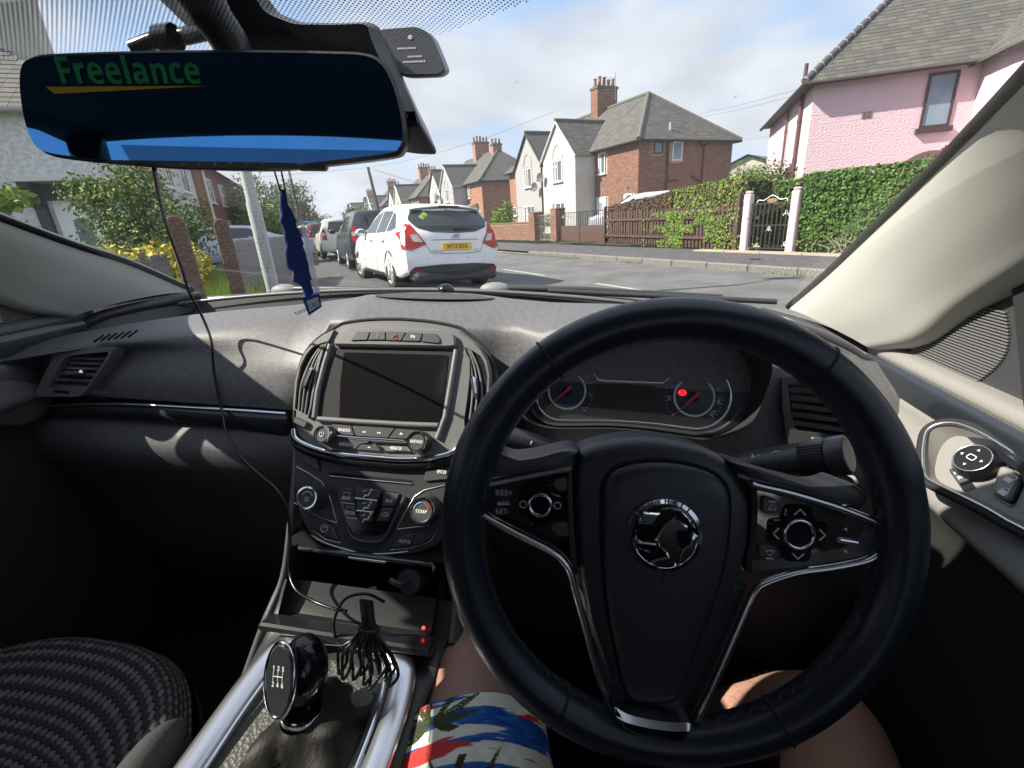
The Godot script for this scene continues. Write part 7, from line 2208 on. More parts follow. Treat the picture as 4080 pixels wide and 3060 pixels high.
# a pair of houses: x along the road, z away from it; near half first, mirrored about the middle
func semi(label: String, a0: float, near: bool, tone: float, gable1: Material, gable2: Material, brick: Material) -> Node3D:
	var T := thing("semi_detached_house", label, "house", rx(a0, 19.4), "semi-detached houses on the far side")
	var EV := 4.9
	var wm := mt("white_frame", 0.78, 0.78, 0.78, 0.4)
	var eave := mt("eave_dark", 0.035, 0.03, 0.028, 0.7)
	var Lh := 8.3
	var dep := 7.45
	for h in 2:
		var sx := 1.0 if h == 0 else -1.0
		var ox := 0.0 if h == 0 else Lh * 2.0
		# wall planes for this half
		var fx := Transform3D(Basis(Vector3(-sx, 0, 0), Vector3.UP, Vector3(0, 0, -1)) if h == 0 else Basis(Vector3(-1, 0, 0), Vector3.UP, Vector3(0, 0, -1)), Vector3(ox + (4.15 if h == 0 else 0.0), 0, 0))
		var m := MB.new()
		var x0 := minf(ox, ox + sx * Lh)
		m.at(Vector3(x0 + Lh / 2, EV / 2, dep / 2), Vector3(Lh - 0.04, EV, dep - 0.04))
		part(T, "wall", m, mt("mortar", 0.46, 0.40, 0.34, 0.95) if near and h == 0 else brick)
		# gable bay, rendered
		var gm: Material = gable1 if h == 0 else gable2
		var g0 := ox + sx * 4.15
		var g1 := ox + sx * Lh
		var lo := minf(g0, g1)
		var hi := maxf(g0, g1)
		m = MB.new()
		var mid := (lo + hi) / 2
		m.extrude(PackedVector2Array([Vector2(lo, 0), Vector2(hi, 0), Vector2(hi, EV - 0.15), Vector2(mid, 6.75), Vector2(lo, EV - 0.15)]), -1.5, 0.0, Transform3D())
		part(T, "gable", m, gm)
		# gable roof, two slopes running back into the main roof
		for s in [lo - 0.12, hi + 0.12]:
			var Rf := hold(T, "gable_roof")
			var e := EV - 0.28
			if near and h == 0 and s < mid: slates(Rf, Vector3(s, e, -1.62), Vector3(s, e, 0.2), Vector3(mid, 6.95, 2.9), Vector3(mid, 6.95, -1.62), 0, 3)
			else:
				m = MB.new()
				m.quad(Vector3(s, e, -1.62), Vector3(s, e, 0.2), Vector3(mid, 6.95, 2.9), Vector3(mid, 6.95, -1.62))
				part(Rf, "slope", m, mats.far_slate)
			m = MB.new()
			m.tube([Vector3(s, e - 0.04, -1.6), Vector3(mid, 6.86, -1.6)], 0.07, 6)
			part(Rf, "barge_board", m, wm if h == 0 else eave)
		m = MB.new()
		m.tube([Vector3(mid, 6.97, -1.65), Vector3(mid, 6.97, 2.7)], 0.11, 8)
		part(T, "gable_ridge", m, mt("ridge_green", 0.11, 0.125, 0.09, 0.9))
		var gx := Transform3D(Basis(Vector3(-1, 0, 0), Vector3.UP, Vector3(0, 0, -1)), Vector3(mid, 0, -1.5))
		window(T, gx, Vector2(0.0, 3.95), Vector2(1.15, 1.3), wm, [["v", 0.5], ["h", 0.72, 0.0, 0.5]] if h == 0 else [["v", 0.5]])
		window(T, gx, Vector2(0.0, 1.25), Vector2(1.65, 1.5), wm, [["v", 0.33], ["v", 0.67], ["h", 0.6, 0.33, 0.67]])
		m = MB.new()
		var arc := []
		for k in 13: arc.append(gx * Vector3(cos(PI * k / 12.0) * 0.62, 4.68 + sin(PI * k / 12.0) * 0.85, 0.012))
		m.tube(arc, 0.035, 6)
		m.tube([arc[0], arc[12]], 0.03, 6)
		part(T, "blind_arch", m, gm)
		# front door and windows in the brick front
		var bx := Transform3D(Basis(Vector3(-1, 0, 0), Vector3.UP, Vector3(0, 0, -1)), Vector3(ox, 0, -0.006))
		var q := -1.0 if h == 0 else 1.0
		window(T, bx, Vector2(q * 3.38, 4.07), Vector2(0.66, 1.22), wm, [])
		window(T, bx, Vector2(q * 0.82, 1.75), Vector2(0.72, 0.74), wm, [])
		var Dr := hold(T, "door", bx)
		m = MB.new()
		m.at(Vector3(q * 3.42, 1.05, 0.02), Vector3(0.95, 2.1, 0.06))
		part(Dr, "leaf", m, wm)
		m = MB.new()
		m.at(Vector3(q * 3.42, 1.55, 0.055), Vector3(0.3, 0.45, 0.01))
		m.at(Vector3(q * 3.42, 0.6, 0.055), Vector3(0.45, 0.5, 0.008))
		part(Dr, "panel", m, mt("window_sky", 0.22, 0.30, 0.38, 0.05))
		if near and h == 0:
			bricks(T, Transform3D(Basis(Vector3(-1, 0, 0), Vector3.UP, Vector3(0, 0, -1)), Vector3(4.15, 0, 0.0)), 4.15, EV, [Rect2(0.40, 3.42, 0.74, 1.3), Rect2(0.2, 0, 1.05, 2.15), Rect2(2.93, 1.35, 0.8, 0.8)], 110, 5)
			bricks(T, Transform3D(Basis(Vector3(0, 0, -1), Vector3.UP, Vector3(-1, 0, 0)) if false else Basis(Vector3(0, 0, 1), Vector3.UP, Vector3(-1, 0, 0)), Vector3(0.0, 0, 0)), dep, EV, [Rect2(1.05, 4.1, 0.72, 0.72), Rect2(2.44, 3.74, 0.82, 1.1), Rect2(2.5, 1.3, 0.6, 0.85), Rect2(3.6, 0.3, 1.1, 1.6)], 190, 9)
	# main hipped roof
	var e0 := -0.35
	var e1 := Lh * 2.0 + 0.35
	var y0 := EV - 0.03
	var rg := [Vector3(3.6, 8.1, dep / 2), Vector3(Lh * 2 - 3.6, 8.1, dep / 2)]
	var E := [Vector3(e0, y0, -0.35), Vector3(e1, y0, -0.35), Vector3(e1, y0, dep + 0.35), Vector3(e0, y0, dep + 0.35)]
	var RF := hold(T, "roof")
	var m2 := MB.new()
	if near:
		slates(RF, E[0], E[1], rg[1], rg[0], 150, 1)
		slates(RF, E[3], E[0], rg[0], rg[0], 150, 2)
	else: m2.quad(E[0], E[1], rg[1], rg[0]); m2.tri(E[3], E[0], rg[0])
	m2.quad(E[2], E[3], rg[0], rg[1]); m2.tri(E[1], E[2], rg[1])
	part(RF, "slope", m2, mats.far_slate)
	if near:
		ridge(RF, rg[0], rg[1], mt("ridge_green", 0.11, 0.125, 0.09, 0.9))
		for k in [0, 3]: ridge(RF, E[k], rg[0], mt("ridge_grey", 0.13, 0.128, 0.12, 0.85))
	else:
		m2 = MB.new()
		m2.tube([E[0], rg[0], rg[1]], 0.11, 6); m2.tube([E[3], rg[0]], 0.11, 6)
		part(RF, "ridge_tiles", m2, mt("ridge_grey", 0.13, 0.128, 0.12, 0.85))
	m2 = MB.new()
	for k in 4: m2.tube([E[k] + Vector3(0, -0.06, 0), E[(k + 1) % 4] + Vector3(0, -0.06, 0)], 0.075, 6)
	part(RF, "gutter", m2, eave)
	m2 = MB.new()
	m2.at(Vector3(Lh, y0 - 0.07, dep / 2), Vector3(Lh * 2 + 0.5, 0.04, dep + 0.5))
	part(RF, "soffit", m2, eave)
	chimney(T, Vector3(Lh, 7.0, dep / 2 + 0.1), 0.8, 1.7, 2.4, 5, mats.brick_dark2 if near else brick, near)
	if not near: chimney(T, Vector3(4.0, 7.0, dep / 2), 0.75, 1.0, 1.6, 3, brick)
	# valley lead and downpipe between the gables
	m2 = MB.new()
	m2.tube([Vector3(Lh, EV - 0.3, -1.56), Vector3(Lh, 0.1, -1.56)], 0.05, 8)
	m2.at(Vector3(Lh, EV - 0.32, -1.56), Vector3(0.22, 0.22, 0.14))
	part(T, "downpipe", m2, eave)
	return T

func houses() -> void:
	mats["brick_dark2"] = mt("brick_dark2_", 0.13, 0.075, 0.055, 0.95)
	rough_map(mt("far_slate", 0.15, 0.147, 0.138, 0.8), fine_n(), 0.6, 1.2, tint("wood_t", 23, 0.03, 0, 0.55, 1.0))
	# course texture for bricks too far off to tell apart
	var im := Image.create(128, 128, false, Image.FORMAT_RGB8)
	im.fill(Color(0.62, 0.57, 0.5))
	for r in 16:
		for k in 6:
			var c := Color(0.70, 0.42, 0.32).lerp(Color(0.52, 0.29, 0.22), hash1(r * 7.0 + k * 3.0))
			im.fill_rect(Rect2i(int(k * 25.6 + (12.8 if r % 2 else 0.0)) % 128, r * 8, 23, 6), c)
	var fb := mt("far_brick", 1, 1, 1, 0.9)
	fb.albedo_color = Color(1, 1, 1)
	fb.albedo_texture = ImageTexture.create_from_image(im)
	fb.uv1_triplanar = true; fb.uv1_scale = Vector3.ONE * 0.83
	var white := rough_map(mt("render_white", 0.66, 0.66, 0.63, 0.9), bump("render_n", 25, 0.06, FastNoiseLite.TYPE_SIMPLEX, 7.0, 3), 0.25, 2.0, tint("wear", 8, 0.012, 0, 0.82, 1.0))
	var grey := rough_map(mt("render_grey", 0.46, 0.47, 0.47, 0.9), bump("render_n", 25, 0.06, 0, 7.0), 0.25, 2.0, tint("wear", 8, 0.012, 0, 0.82, 1.0))
	var cream := rough_map(mt("render_cream", 0.60, 0.56, 0.45, 0.9), bump("render_n", 25, 0.06, 0, 7.0), 0.25, 2.0, tint("wear", 8, 0.012, 0, 0.82, 1.0))
	var H1 := semi("red brick semi-detached house with white gable, nearest across the road", 22.5, true, 1.0, white, grey, fb)
	side_fittings(H1)
	dish("lower dark satellite dish on the grey gable's drainpipe", rx(31.3, 17.5, 3.2) * X(R(0, 200, 0), Vector3.ZERO))
	dish("upper dark satellite dish between the white and grey gables", rx(30.5, 17.55, 3.75) * X(R(0, 200, 0), Vector3.ZERO))
	semi("second red brick house with pale grey gable beyond the nearest one", 45.3, false, 1.0, grey, white, fb)
	dish("dark satellite dish on the pale gable of the second brick house", rx(53.4, 17.5, 3.9) * X(R(0, 200, 0), Vector3.ZERO))
	semi("third house along, cream gable over the white car's roof", 68.0, false, 1.0, cream, white, fb)
	semi("fourth house along the far side, cream gable", 91.0, false, 1.0, white, cream, fb)
	semi("fifth and farthest house visible on the far side", 114.0, false, 1.0, cream, grey, fb)
	# porch of the second house
	var Po := thing("porch", "lean-to glazed porch with tiled roof on the second brick house", "porch", rx(46.8, 19.4))
	var m := MB.new()
	m.quad(Vector3(-0.2, 2.9, 0), Vector3(3.0, 2.9, 0), Vector3(3.0, 2.15, -2.0), Vector3(-0.2, 2.15, -2.0))
	part(Po, "roof", m, mt("porch_tile", 0.19, 0.15, 0.12, 0.85))
	m = MB.new()
	m.tri(Vector3(0, 2.85, 0), Vector3(0, 2.1, -1.9), Vector3(0, 2.1, 0))
	for k in 4: m.at(Vector3(0, 1.05, -1.85 + k * 0.6), Vector3(0.08, 2.1, 0.08))
	for k in 4: m.at(Vector3(k * 0.95, 1.05, -1.85), Vector3(0.08, 2.1, 0.08))
	m.at(Vector3(1.4, 0.35, -1.85), Vector3(2.8, 0.7, 0.06)); m.at(Vector3(0, 0.35, -0.9), Vector3(0.06, 0.7, 1.9))
	part(Po, "frame", m, mt("white_frame", 0.78, 0.78, 0.78, 0.4))
	m = MB.new()
	m.at(Vector3(0.02, 1.4, -0.9), Vector3(0.01, 1.4, 1.8)); m.at(Vector3(1.4, 1.4, -1.83), Vector3(2.7, 1.4, 0.01))
	part(Po, "pane", m, mt("window_glass", 0.10, 0.13, 0.15, 0.04))
	back_houses()
	pink_house(white)
	left_houses(grey, fb)

func side_fittings(T: Node3D) -> void:
	var x := Transform3D(Basis(Vector3(0, 0, 1), Vector3.UP, Vector3(-1, 0, 0)), Vector3(-0.006, 0, 0))
	window(T, x, Vector2(1.40, 4.46), Vector2(0.66, 0.64), mt("frame_brown", 0.05, 0.03, 0.028, 0.5), [], false, 1)
	window(T, x, Vector2(2.84, 4.29), Vector2(0.76, 1.02), mats.white_frame, [], false, 1)
	window(T, x, Vector2(2.78, 1.72), Vector2(0.52, 0.78), mats.white_frame, [], false, 1)
	var pipe := mt("pipe_brown", 0.085, 0.055, 0.042, 0.7)
	for q in [[[2.10, 4.85], [2.10, 3.0], [2.06, 0.2]], [[4.95, 4.62], [4.93, 3.0], [4.9, 0.2]], [[2.08, 2.72], [2.9, 2.75]], [[4.05, 2.95], [4.5, 2.75], [4.9, 2.6]], [[5.5, 4.83], [4.95, 4.55]], [[4.5, 4.83], [4.9, 4.5]]]:
		var m := MB.new()
		var p := []
		for k in q: p.append(x * Vector3(k[0], k[1], 0.08))
		m.tube(p, 0.055, 8)
		part(T, "waste_pipe", m, pipe)
	var m2 := MB.new()
	m2.tube([Vector3(0.35, 5.05, 2.6), Vector3(0.35, 5.85, 2.6)], 0.08, 10)
	part(T, "vent_pipe", m2, mt("vent_grey", 0.38, 0.37, 0.34, 0.8))
	# arched side door: ring of bricks and dark opening
	m2 = MB.new()
	for k in 11:
		var a := PI * k / 10.0
		m2.box(x * X(Basis(Vector3(0, 0, 1), a), Vector3(4.15 + cos(a) * 0.62, 1.25 + sin(a) * 0.62, 0.03)), Vector3(0.22, 0.1, 0.06))
	part(T, "door_arch", m2, mats["brick_3"])
	m2 = MB.new()
	m2.extrude(PackedVector2Array([Vector2(3.62, 0.1), Vector2(4.68, 0.1), Vector2(4.68, 1.25), Vector2(4.5, 1.6), Vector2(4.15, 1.76), Vector2(3.8, 1.6), Vector2(3.62, 1.25)]), -0.2, 0.015, x)
	part(T, "side_door", m2, mats.matt)
	m2 = MB.new()
	for k in 5: m2.tube([Vector3(4.35, 8.2 + 0.2 * k, 1.7), Vector3(4.35 + 0.0, 8.1 + 0.22 * k, 0.6 + 0.1 * k)], 0.012, 4)
	m2.tube([Vector3(4.35, 7.8, 1.75), Vector3(4.35, 9.3, 1.7)], 0.018, 5)
	part(T, "aerial", m2, mt("aerial", 0.30, 0.30, 0.31, 0.5, 0.6))

func back_houses() -> void:
	for q in [[W(34, 46), 54.0, 9.0, 3.6, 5.2, "grey roofed house end far behind between brick and pink houses"], [W(22, 44), 60.0, 9.0, 2.6, 5.0, "low pale house roof just left of the pink house"]]:
		var T := thing("background_house", q[5], "house", Transform3D(R(0, -q[1], 0), q[0]), "houses behind the gardens")
		var m := MB.new()
		m.extrude(PackedVector2Array([Vector2(-4.5, 0), Vector2(4.5, 0), Vector2(4.5, q[3]), Vector2(0, q[4]), Vector2(-4.5, q[3])]), -6, 6, X(R(0, 20, 0), Vector3.ZERO))
		part(T, "wall", m, mt("back_cream", 0.50, 0.46, 0.40, 0.9))
		m = MB.new()
		for s in [-1.0, 1.0]: m.quad(R(0, 20, 0) * Vector3(s * 4.9, q[3] - 0.2, 6.4), R(0, 20, 0) * Vector3(0, q[4] + 0.15, 6.4), R(0, 20, 0) * Vector3(0, q[4] + 0.15, -6.4), R(0, 20, 0) * Vector3(s * 4.9, q[3] - 0.2, -6.4))
		part(T, "roof", m, mats.far_slate)

func pink_house(white: Material) -> void:
	# local: x along the long wall (to the right), z away from us; corner at the origin
	var yaw := deg_to_rad(-100.0 + 90.0)
	var T := thing("pink_house", "pink rendered house with slate roof and brown window behind the ivy hedge", "house", Transform3D(Basis(Vector3.UP, yaw), Vector3(Vector3(7.7668,5.05,-20.6535)) * Vector3(1, 0, 1)))
	var ren := rough_map(mt("pink_wall", 0.72, 0.53, 0.59, 0.92), bump("stipple", 26, 0.05, FastNoiseLite.TYPE_PERLIN, 9.0, 3), 0.55, 1.3)
	var brown := mt("frame_brown", 0.05, 0.03, 0.028, 0.5)
	var EV := 5.05
	var m := MB.new()
	m.at(Vector3(4.5, EV / 2, -5.0), Vector3(9.0, EV, 10.0))
	part(T, "wall", m, ren)
	m = MB.new()
	m.at(Vector3(6.9, EV / 2, 1.4), Vector3(4.4, EV, 2.8))
	part(T, "wing", m, ren)
	var RF := hold(T, "roof")
	var y0 := EV - 0.02
	var e := 0.42
	slates(RF, Vector3(-e, y0, e), Vector3(4.75, y0, e), Vector3(11.5, 9.4, -4.4), Vector3(4.1, 9.4, -4.4), 280, 4, 0.21, 0.30)
	slates(RF, Vector3(-e, y0, -10.4), Vector3(-e, y0, e), Vector3(4.1, 9.4, -4.4), Vector3(4.1, 9.4, -5.6), 0, 5, 0.21, 0.30)
	slates(RF, Vector3(4.35, y0 - 0.15, 3.2), Vector3(4.35, y0 - 0.15, -0.2), Vector3(8.6, 9.3, -4.4), Vector3(8.6, 9.3, 3.2), 0, 6, 0.21, 0.30)
	ridge(RF, Vector3(-e, y0 + 0.03, e), Vector3(4.1, 9.42, -4.4), mt("ridge_blue", 0.075, 0.085, 0.10, 0.7), mt("mortar_pink", 0.50, 0.40, 0.34, 0.9), 0.46)
	m = MB.new()
	m.tube([Vector3(-e, y0 - 0.07, e), Vector3(4.4, y0 - 0.07, e), Vector3(4.4, y0 - 0.2, 3.2)], 0.075, 8)
	m.tube([Vector3(-e, y0 - 0.07, e), Vector3(-e, y0 - 0.07, -10.4)], 0.075, 8)
	m.at(Vector3(2.1, y0 - 0.05, 0.2), Vector3(5.0, 0.03, 0.42)); m.at(Vector3(-0.2, y0 - 0.05, -5.0), Vector3(0.42, 0.03, 10.6))
	part(RF, "gutter", m, mt("gutter_brown", 0.055, 0.04, 0.038, 0.6))
	var fx := Transform3D(Basis(), Vector3.ZERO) # front plane faces -z
	fx = Transform3D(Basis(), Vector3(0, 0, 0.006))
	window(T, fx, Vector2(3.72, 4.02), Vector2(0.82, 1.62), brown, [], false, 1)
	m = MB.new()
	m.at(Vector3(3.72, 3.12, 0.07), Vector3(1.0, 0.15, 0.16))
	part(T, "sill", m, brown)
	m = MB.new()
	for k in 6: m.at(Vector3(1.64 + 0.16 * (k % 2), 3.75 + 0.075 * (k / 2), 0.012), Vector3(0.13, 0.035, 0.03))
	part(T, "air_vent", m, mt("vent_dark", 0.12, 0.085, 0.095, 0.9))
	m = MB.new()
	for k in 17:
		var a := PI * k / 16.0
		m.box(X(Basis(Vector3(0, 0, 1), a), Vector3(3.85 + cos(a) * 0.95, 1.35 + sin(a) * 1.0, 0.02)), Vector3(0.26, 0.205, 0.08))
	part(T, "door_arch", m, mt("arch_brown", 0.15, 0.095, 0.085, 0.85))
	# left wall: pipes, door, lamps
	var pipe := mt("pipe_plum", 0.11, 0.055, 0.055, 0.7)
	for q in [[1.55, 0.07, 6.0], [4.35, 0.05, 4.9]]:
		m = MB.new()
		m.tube([Vector3(-0.09, q[2], -q[0]), Vector3(-0.09, 0.1, -q[0])], q[1], 10)
		for k in 3: m.tube([Vector3(-0.09, 1.2 + k * 1.4, -q[0]), Vector3(-0.09, 1.32 + k * 1.4, -q[0])], q[1] * 1.25, 10)
		part(T, "soil_pipe", m, pipe)
	var Dr := hold(T, "door")
	m = MB.new()
	m.at(Vector3(-0.03, 1.05, -2.75), Vector3(0.06, 2.1, 0.95))
	m.at(Vector3(-0.05, 2.3, -2.75), Vector3(0.1, 0.4, 1.1))
	part(Dr, "leaf", m, mt("door_plum", 0.10, 0.05, 0.045, 0.5))
	m = MB.new()
	m.at(Vector3(-0.065, 1.45, -2.75), Vector3(0.01, 0.7, 0.45))
	part(Dr, "pane", m, mats.window_glass)
	m = MB.new()
	m.tube([Vector3(-0.08, 2.3, -5.6), Vector3(-0.22, 2.25, -5.6)], [0.09, 0.05], 10)
	part(T, "wall_lamp", m, mats.panel)

func left_houses(grey: Material, fb: Material) -> void:
	# the grey roughcast house: side wall with the door faces us, front runs along the road
	var f := Vector3(sin(deg_to_rad(-31.5)), 0, -cos(deg_to_rad(-31.5)))
	var r := Vector3(-f.z, 0, f.x)
	var base := Vector3(-14.5596,2.2918,-13.1999)
	var O := W(19.4, -4.1)
	var rough := rough_map(mt("roughcast", 0.74, 0.735, 0.71, 0.95), bump("stipple", 26, 0.05, FastNoiseLite.TYPE_PERLIN, 9.0, 3), 0.3, 1.6, tint("wear", 8, 0.012, 0, 0.82, 1.0))
	var T := thing("grey_house", "grey roughcast house with black and white canopied side door at the left", "house", Transform3D(Basis(f, Vector3.UP, r), O))
	var wm := mt("white_frame", 0.78, 0.78, 0.78, 0.4)
	var m := MB.new()
	m.at(Vector3(6.0, 2.5, -5.0), Vector3(12.0, 5.0, 10.0))
	part(T, "wall", m, rough)
	var RF := hold(T, "roof")
	slates(RF, Vector3(-0.3, 4.95, -10.3), Vector3(-0.3, 4.95, 0.3), Vector3(3.6, 8.4, -4.0), Vector3(3.6, 8.4, -6.0), 60, 8, 0.24, 0.34)
	m = MB.new()
	m.quad(Vector3(-0.3, 4.95, 0.3), Vector3(12.3, 4.95, 0.3), Vector3(10, 8.4, -5), Vector3(3.6, 8.4, -5))
	part(RF, "slope", m, mats.far_slate)
	m = MB.new()
	m.tube([Vector3(-0.3, 4.88, -10.3), Vector3(-0.3, 4.88, 0.3), Vector3(12.3, 4.88, 0.3)], 0.08, 6)
	part(RF, "gutter", m, mt("gutter_grey", 0.30, 0.30, 0.29, 0.8))
	chimney(T, Vector3(2.4, 6.6, -1.9), 0.9, 1.3, 2.0, 3, mt("chimney_pale", 0.48, 0.47, 0.43, 0.9))
	# door with black surround under a white canopy; plane faces -x
	var sx := Transform3D(Basis(Vector3(0, 0, 1), Vector3.UP, Vector3(-1, 0, 0)), Vector3(-0.004, 0, 0))
	var dc := -1.10
	var Cn := hold(T, "canopy", sx)
	m = MB.new()
	m.at(Vector3(dc, 3.05, 0.42), Vector3(1.95, 0.10, 0.84)); m.at(Vector3(dc, 3.13, 0.40), Vector3(1.8, 0.07, 0.76))
	part(Cn, "slab", m, mt("canopy_pale", 0.60, 0.60, 0.57, 0.85))
	m = MB.new()
	for s in [-0.78, 0.78]:
		m.extrude(PackedVector2Array([Vector2(0, 3.0), Vector2(0.72, 3.0), Vector2(0.70, 2.85), Vector2(0.5, 2.75), Vector2(0.36, 2.55), Vector2(0.32, 2.35), Vector2(0.22, 2.3), Vector2(0.2, 0.1), Vector2(0, 0.1)]), -0.13, 0.13, Transform3D(Basis(Vector3(0, 0, 1), Vector3.UP, Vector3(-1, 0, 0)), Vector3(dc + s, 0, 0)))
	m.at(Vector3(dc, 2.75, 0.04), Vector3(1.4, 0.45, 0.08))
	part(Cn, "surround", m, mt("surround_black", 0.02, 0.021, 0.024, 0.5))
	var Dr := hold(T, "door", sx)
	m = MB.new()
	m.at(Vector3(dc, 1.45, 0.03), Vector3(1.05, 2.1, 0.06))
	m.extrude(PackedVector2Array([Vector2(dc - 0.52, 2.45), Vector2(dc + 0.52, 2.45), Vector2(dc + 0.5, 2.52), Vector2(dc, 2.6), Vector2(dc - 0.5, 2.52)]), 0.0, 0.06)
	part(Dr, "leaf", m, wm)
	m = MB.new()
	m.extrude(rnd(PackedVector2Array([Vector2(dc - 0.16, 1.2), Vector2(dc + 0.24, 1.2), Vector2(dc + 0.24, 1.95), Vector2(dc + 0.04, 2.03), Vector2(dc - 0.16, 1.95)]), 0.03), 0.06, 0.075)
	part(Dr, "pane", m, mats.window_glass)
	m = MB.new()
	m.at(Vector3(dc - 0.44, 1.35, 0.08), Vector3(0.04, 0.16, 0.05))
	part(Dr, "handle", m, mats.gloss)
	m = MB.new()
	m.at(Vector3(dc + 0.86, 1.72, 0.05), Vector3(0.18, 0.1, 0.02))
	part(T, "number_plate", m, mt("paper", 0.62, 0.62, 0.60, 0.8))
	m = MB.new()
	m.at(Vector3(dc, 0.55, 0.55), Vector3(1.7, 0.75, 0.14)); m.at(Vector3(dc + 0.9, 0.55, 0.3), Vector3(0.14, 0.75, 0.6))
	part(T, "step_wall", m, mt("step_brown", 0.17, 0.13, 0.11, 0.9))
	# front windows and pipes, plane faces +z
	var fx := Transform3D(Basis(), Vector3(0, 0, 0.004))
	window(T, fx, Vector2(6.9, 4.0), Vector2(1.5, 1.25), wm, [["v", 0.33], ["v", 0.67]])
	window(T, fx, Vector2(9.9, 4.0), Vector2(1.5, 1.25), wm, [["v", 0.5]])
	for q in [3.3, 0.9]:
		m = MB.new()
		m.tube([Vector3(q, 4.85, 0.07), Vector3(q, 0.1, 0.07)], 0.05, 8)
		part(T, "downpipe", m, mats.eave_dark)
	# red brick house, then a pale blue one
	T = thing("brick_house", "dark red brick house with white windows beyond the grey house", "house", Transform3D(Basis(f, Vector3.UP, r), O + f * 12.05))
	m = MB.new()
	m.at(Vector3(7.5, 2.6, -5.0), Vector3(15.0, 5.2, 10.0))
	part(T, "wall", m, mt_brick_dull(fb))
	m = MB.new()
	m.quad(Vector3(-0.2, 5.1, 0.5), Vector3(15.3, 5.1, 0.5), Vector3(13, 8.0, -5), Vector3(2, 8.0, -5))
	m.tri(Vector3(15.3, 5.1, 0.5), Vector3(15.3, 5.1, -10.4), Vector3(13, 8, -5)); m.tri(Vector3(-0.2, 5.1, 0.5), Vector3(-0.2, 5.1, -10.4), Vector3(2, 8, -5))
	part(T, "roof", m, mats.far_slate)
	for q in [[4.0, 3.9], [8.4, 3.9], [4.2, 1.6], [8.8, 1.6]]: window(T, fx, Vector2(q[0], q[1]), Vector2(1.9, 1.4), wm, [["v", 0.5]])
	m = MB.new()
	m.tube([Vector3(2.6, 5.0, 0.08), Vector3(2.6, 0.1, 0.08)], 0.09, 8)
	part(T, "downpipe", m, wm)
	T = thing("pale_blue_house", "pale blue rendered house end behind the lamp post", "house", Transform3D(Basis(f, Vector3.UP, r), O + f * 27.2 + r * 0.4))
	m = MB.new()
	m.at(Vector3(6, 2.4, -5.0), Vector3(12.0, 4.8, 10.0))
	part(T, "wall", m, mt("pale_blue", 0.42, 0.52, 0.54, 0.9))
	m = MB.new()
	m.quad(Vector3(-0.2, 4.8, 0.4), Vector3(12.3, 4.8, 0.4), Vector3(10, 7.6, -5), Vector3(2, 7.6, -5))
	part(T, "roof", m, mats.far_slate)
	T = thing("background_house", "small far house low between the trees at the left of the road", "house", Transform3D(Basis(f, Vector3.UP, r), O + f * 62.0 + r * 1.0), "houses behind the gardens")
	m = MB.new()
	m.extrude(PackedVector2Array([Vector2(-4, 0), Vector2(4, 0), Vector2(4, 3.5), Vector2(0, 5.6), Vector2(-4, 3.5)]), -4, 4)
	part(T, "wall", m, fb)
func mt_brick_dull(fb: StandardMaterial3D) -> Material:
	var m: StandardMaterial3D = fb.duplicate()
	m.albedo_color = Color(0.80, 0.70, 0.70)
	mats["brick_dull"] = m
	return m

# ---- foliage: leaf-sized faces through a volume
func leaf(m: MB, p: Vector3, n: Vector3, s: float, rg: RandomNumberGenerator) -> void:
	var u := n.cross(Vector3(rg.randf_range(-1, 1), rg.randf_range(-1, 1), rg.randf_range(-1, 1))).normalized()
	var w := n.cross(u).normalized()
	var a := p - u * s
	var c := p + u * s
	m.quad(a, p + w * s * 0.55 + n * s * 0.15, c, p - w * s * 0.55 + n * s * 0.15)
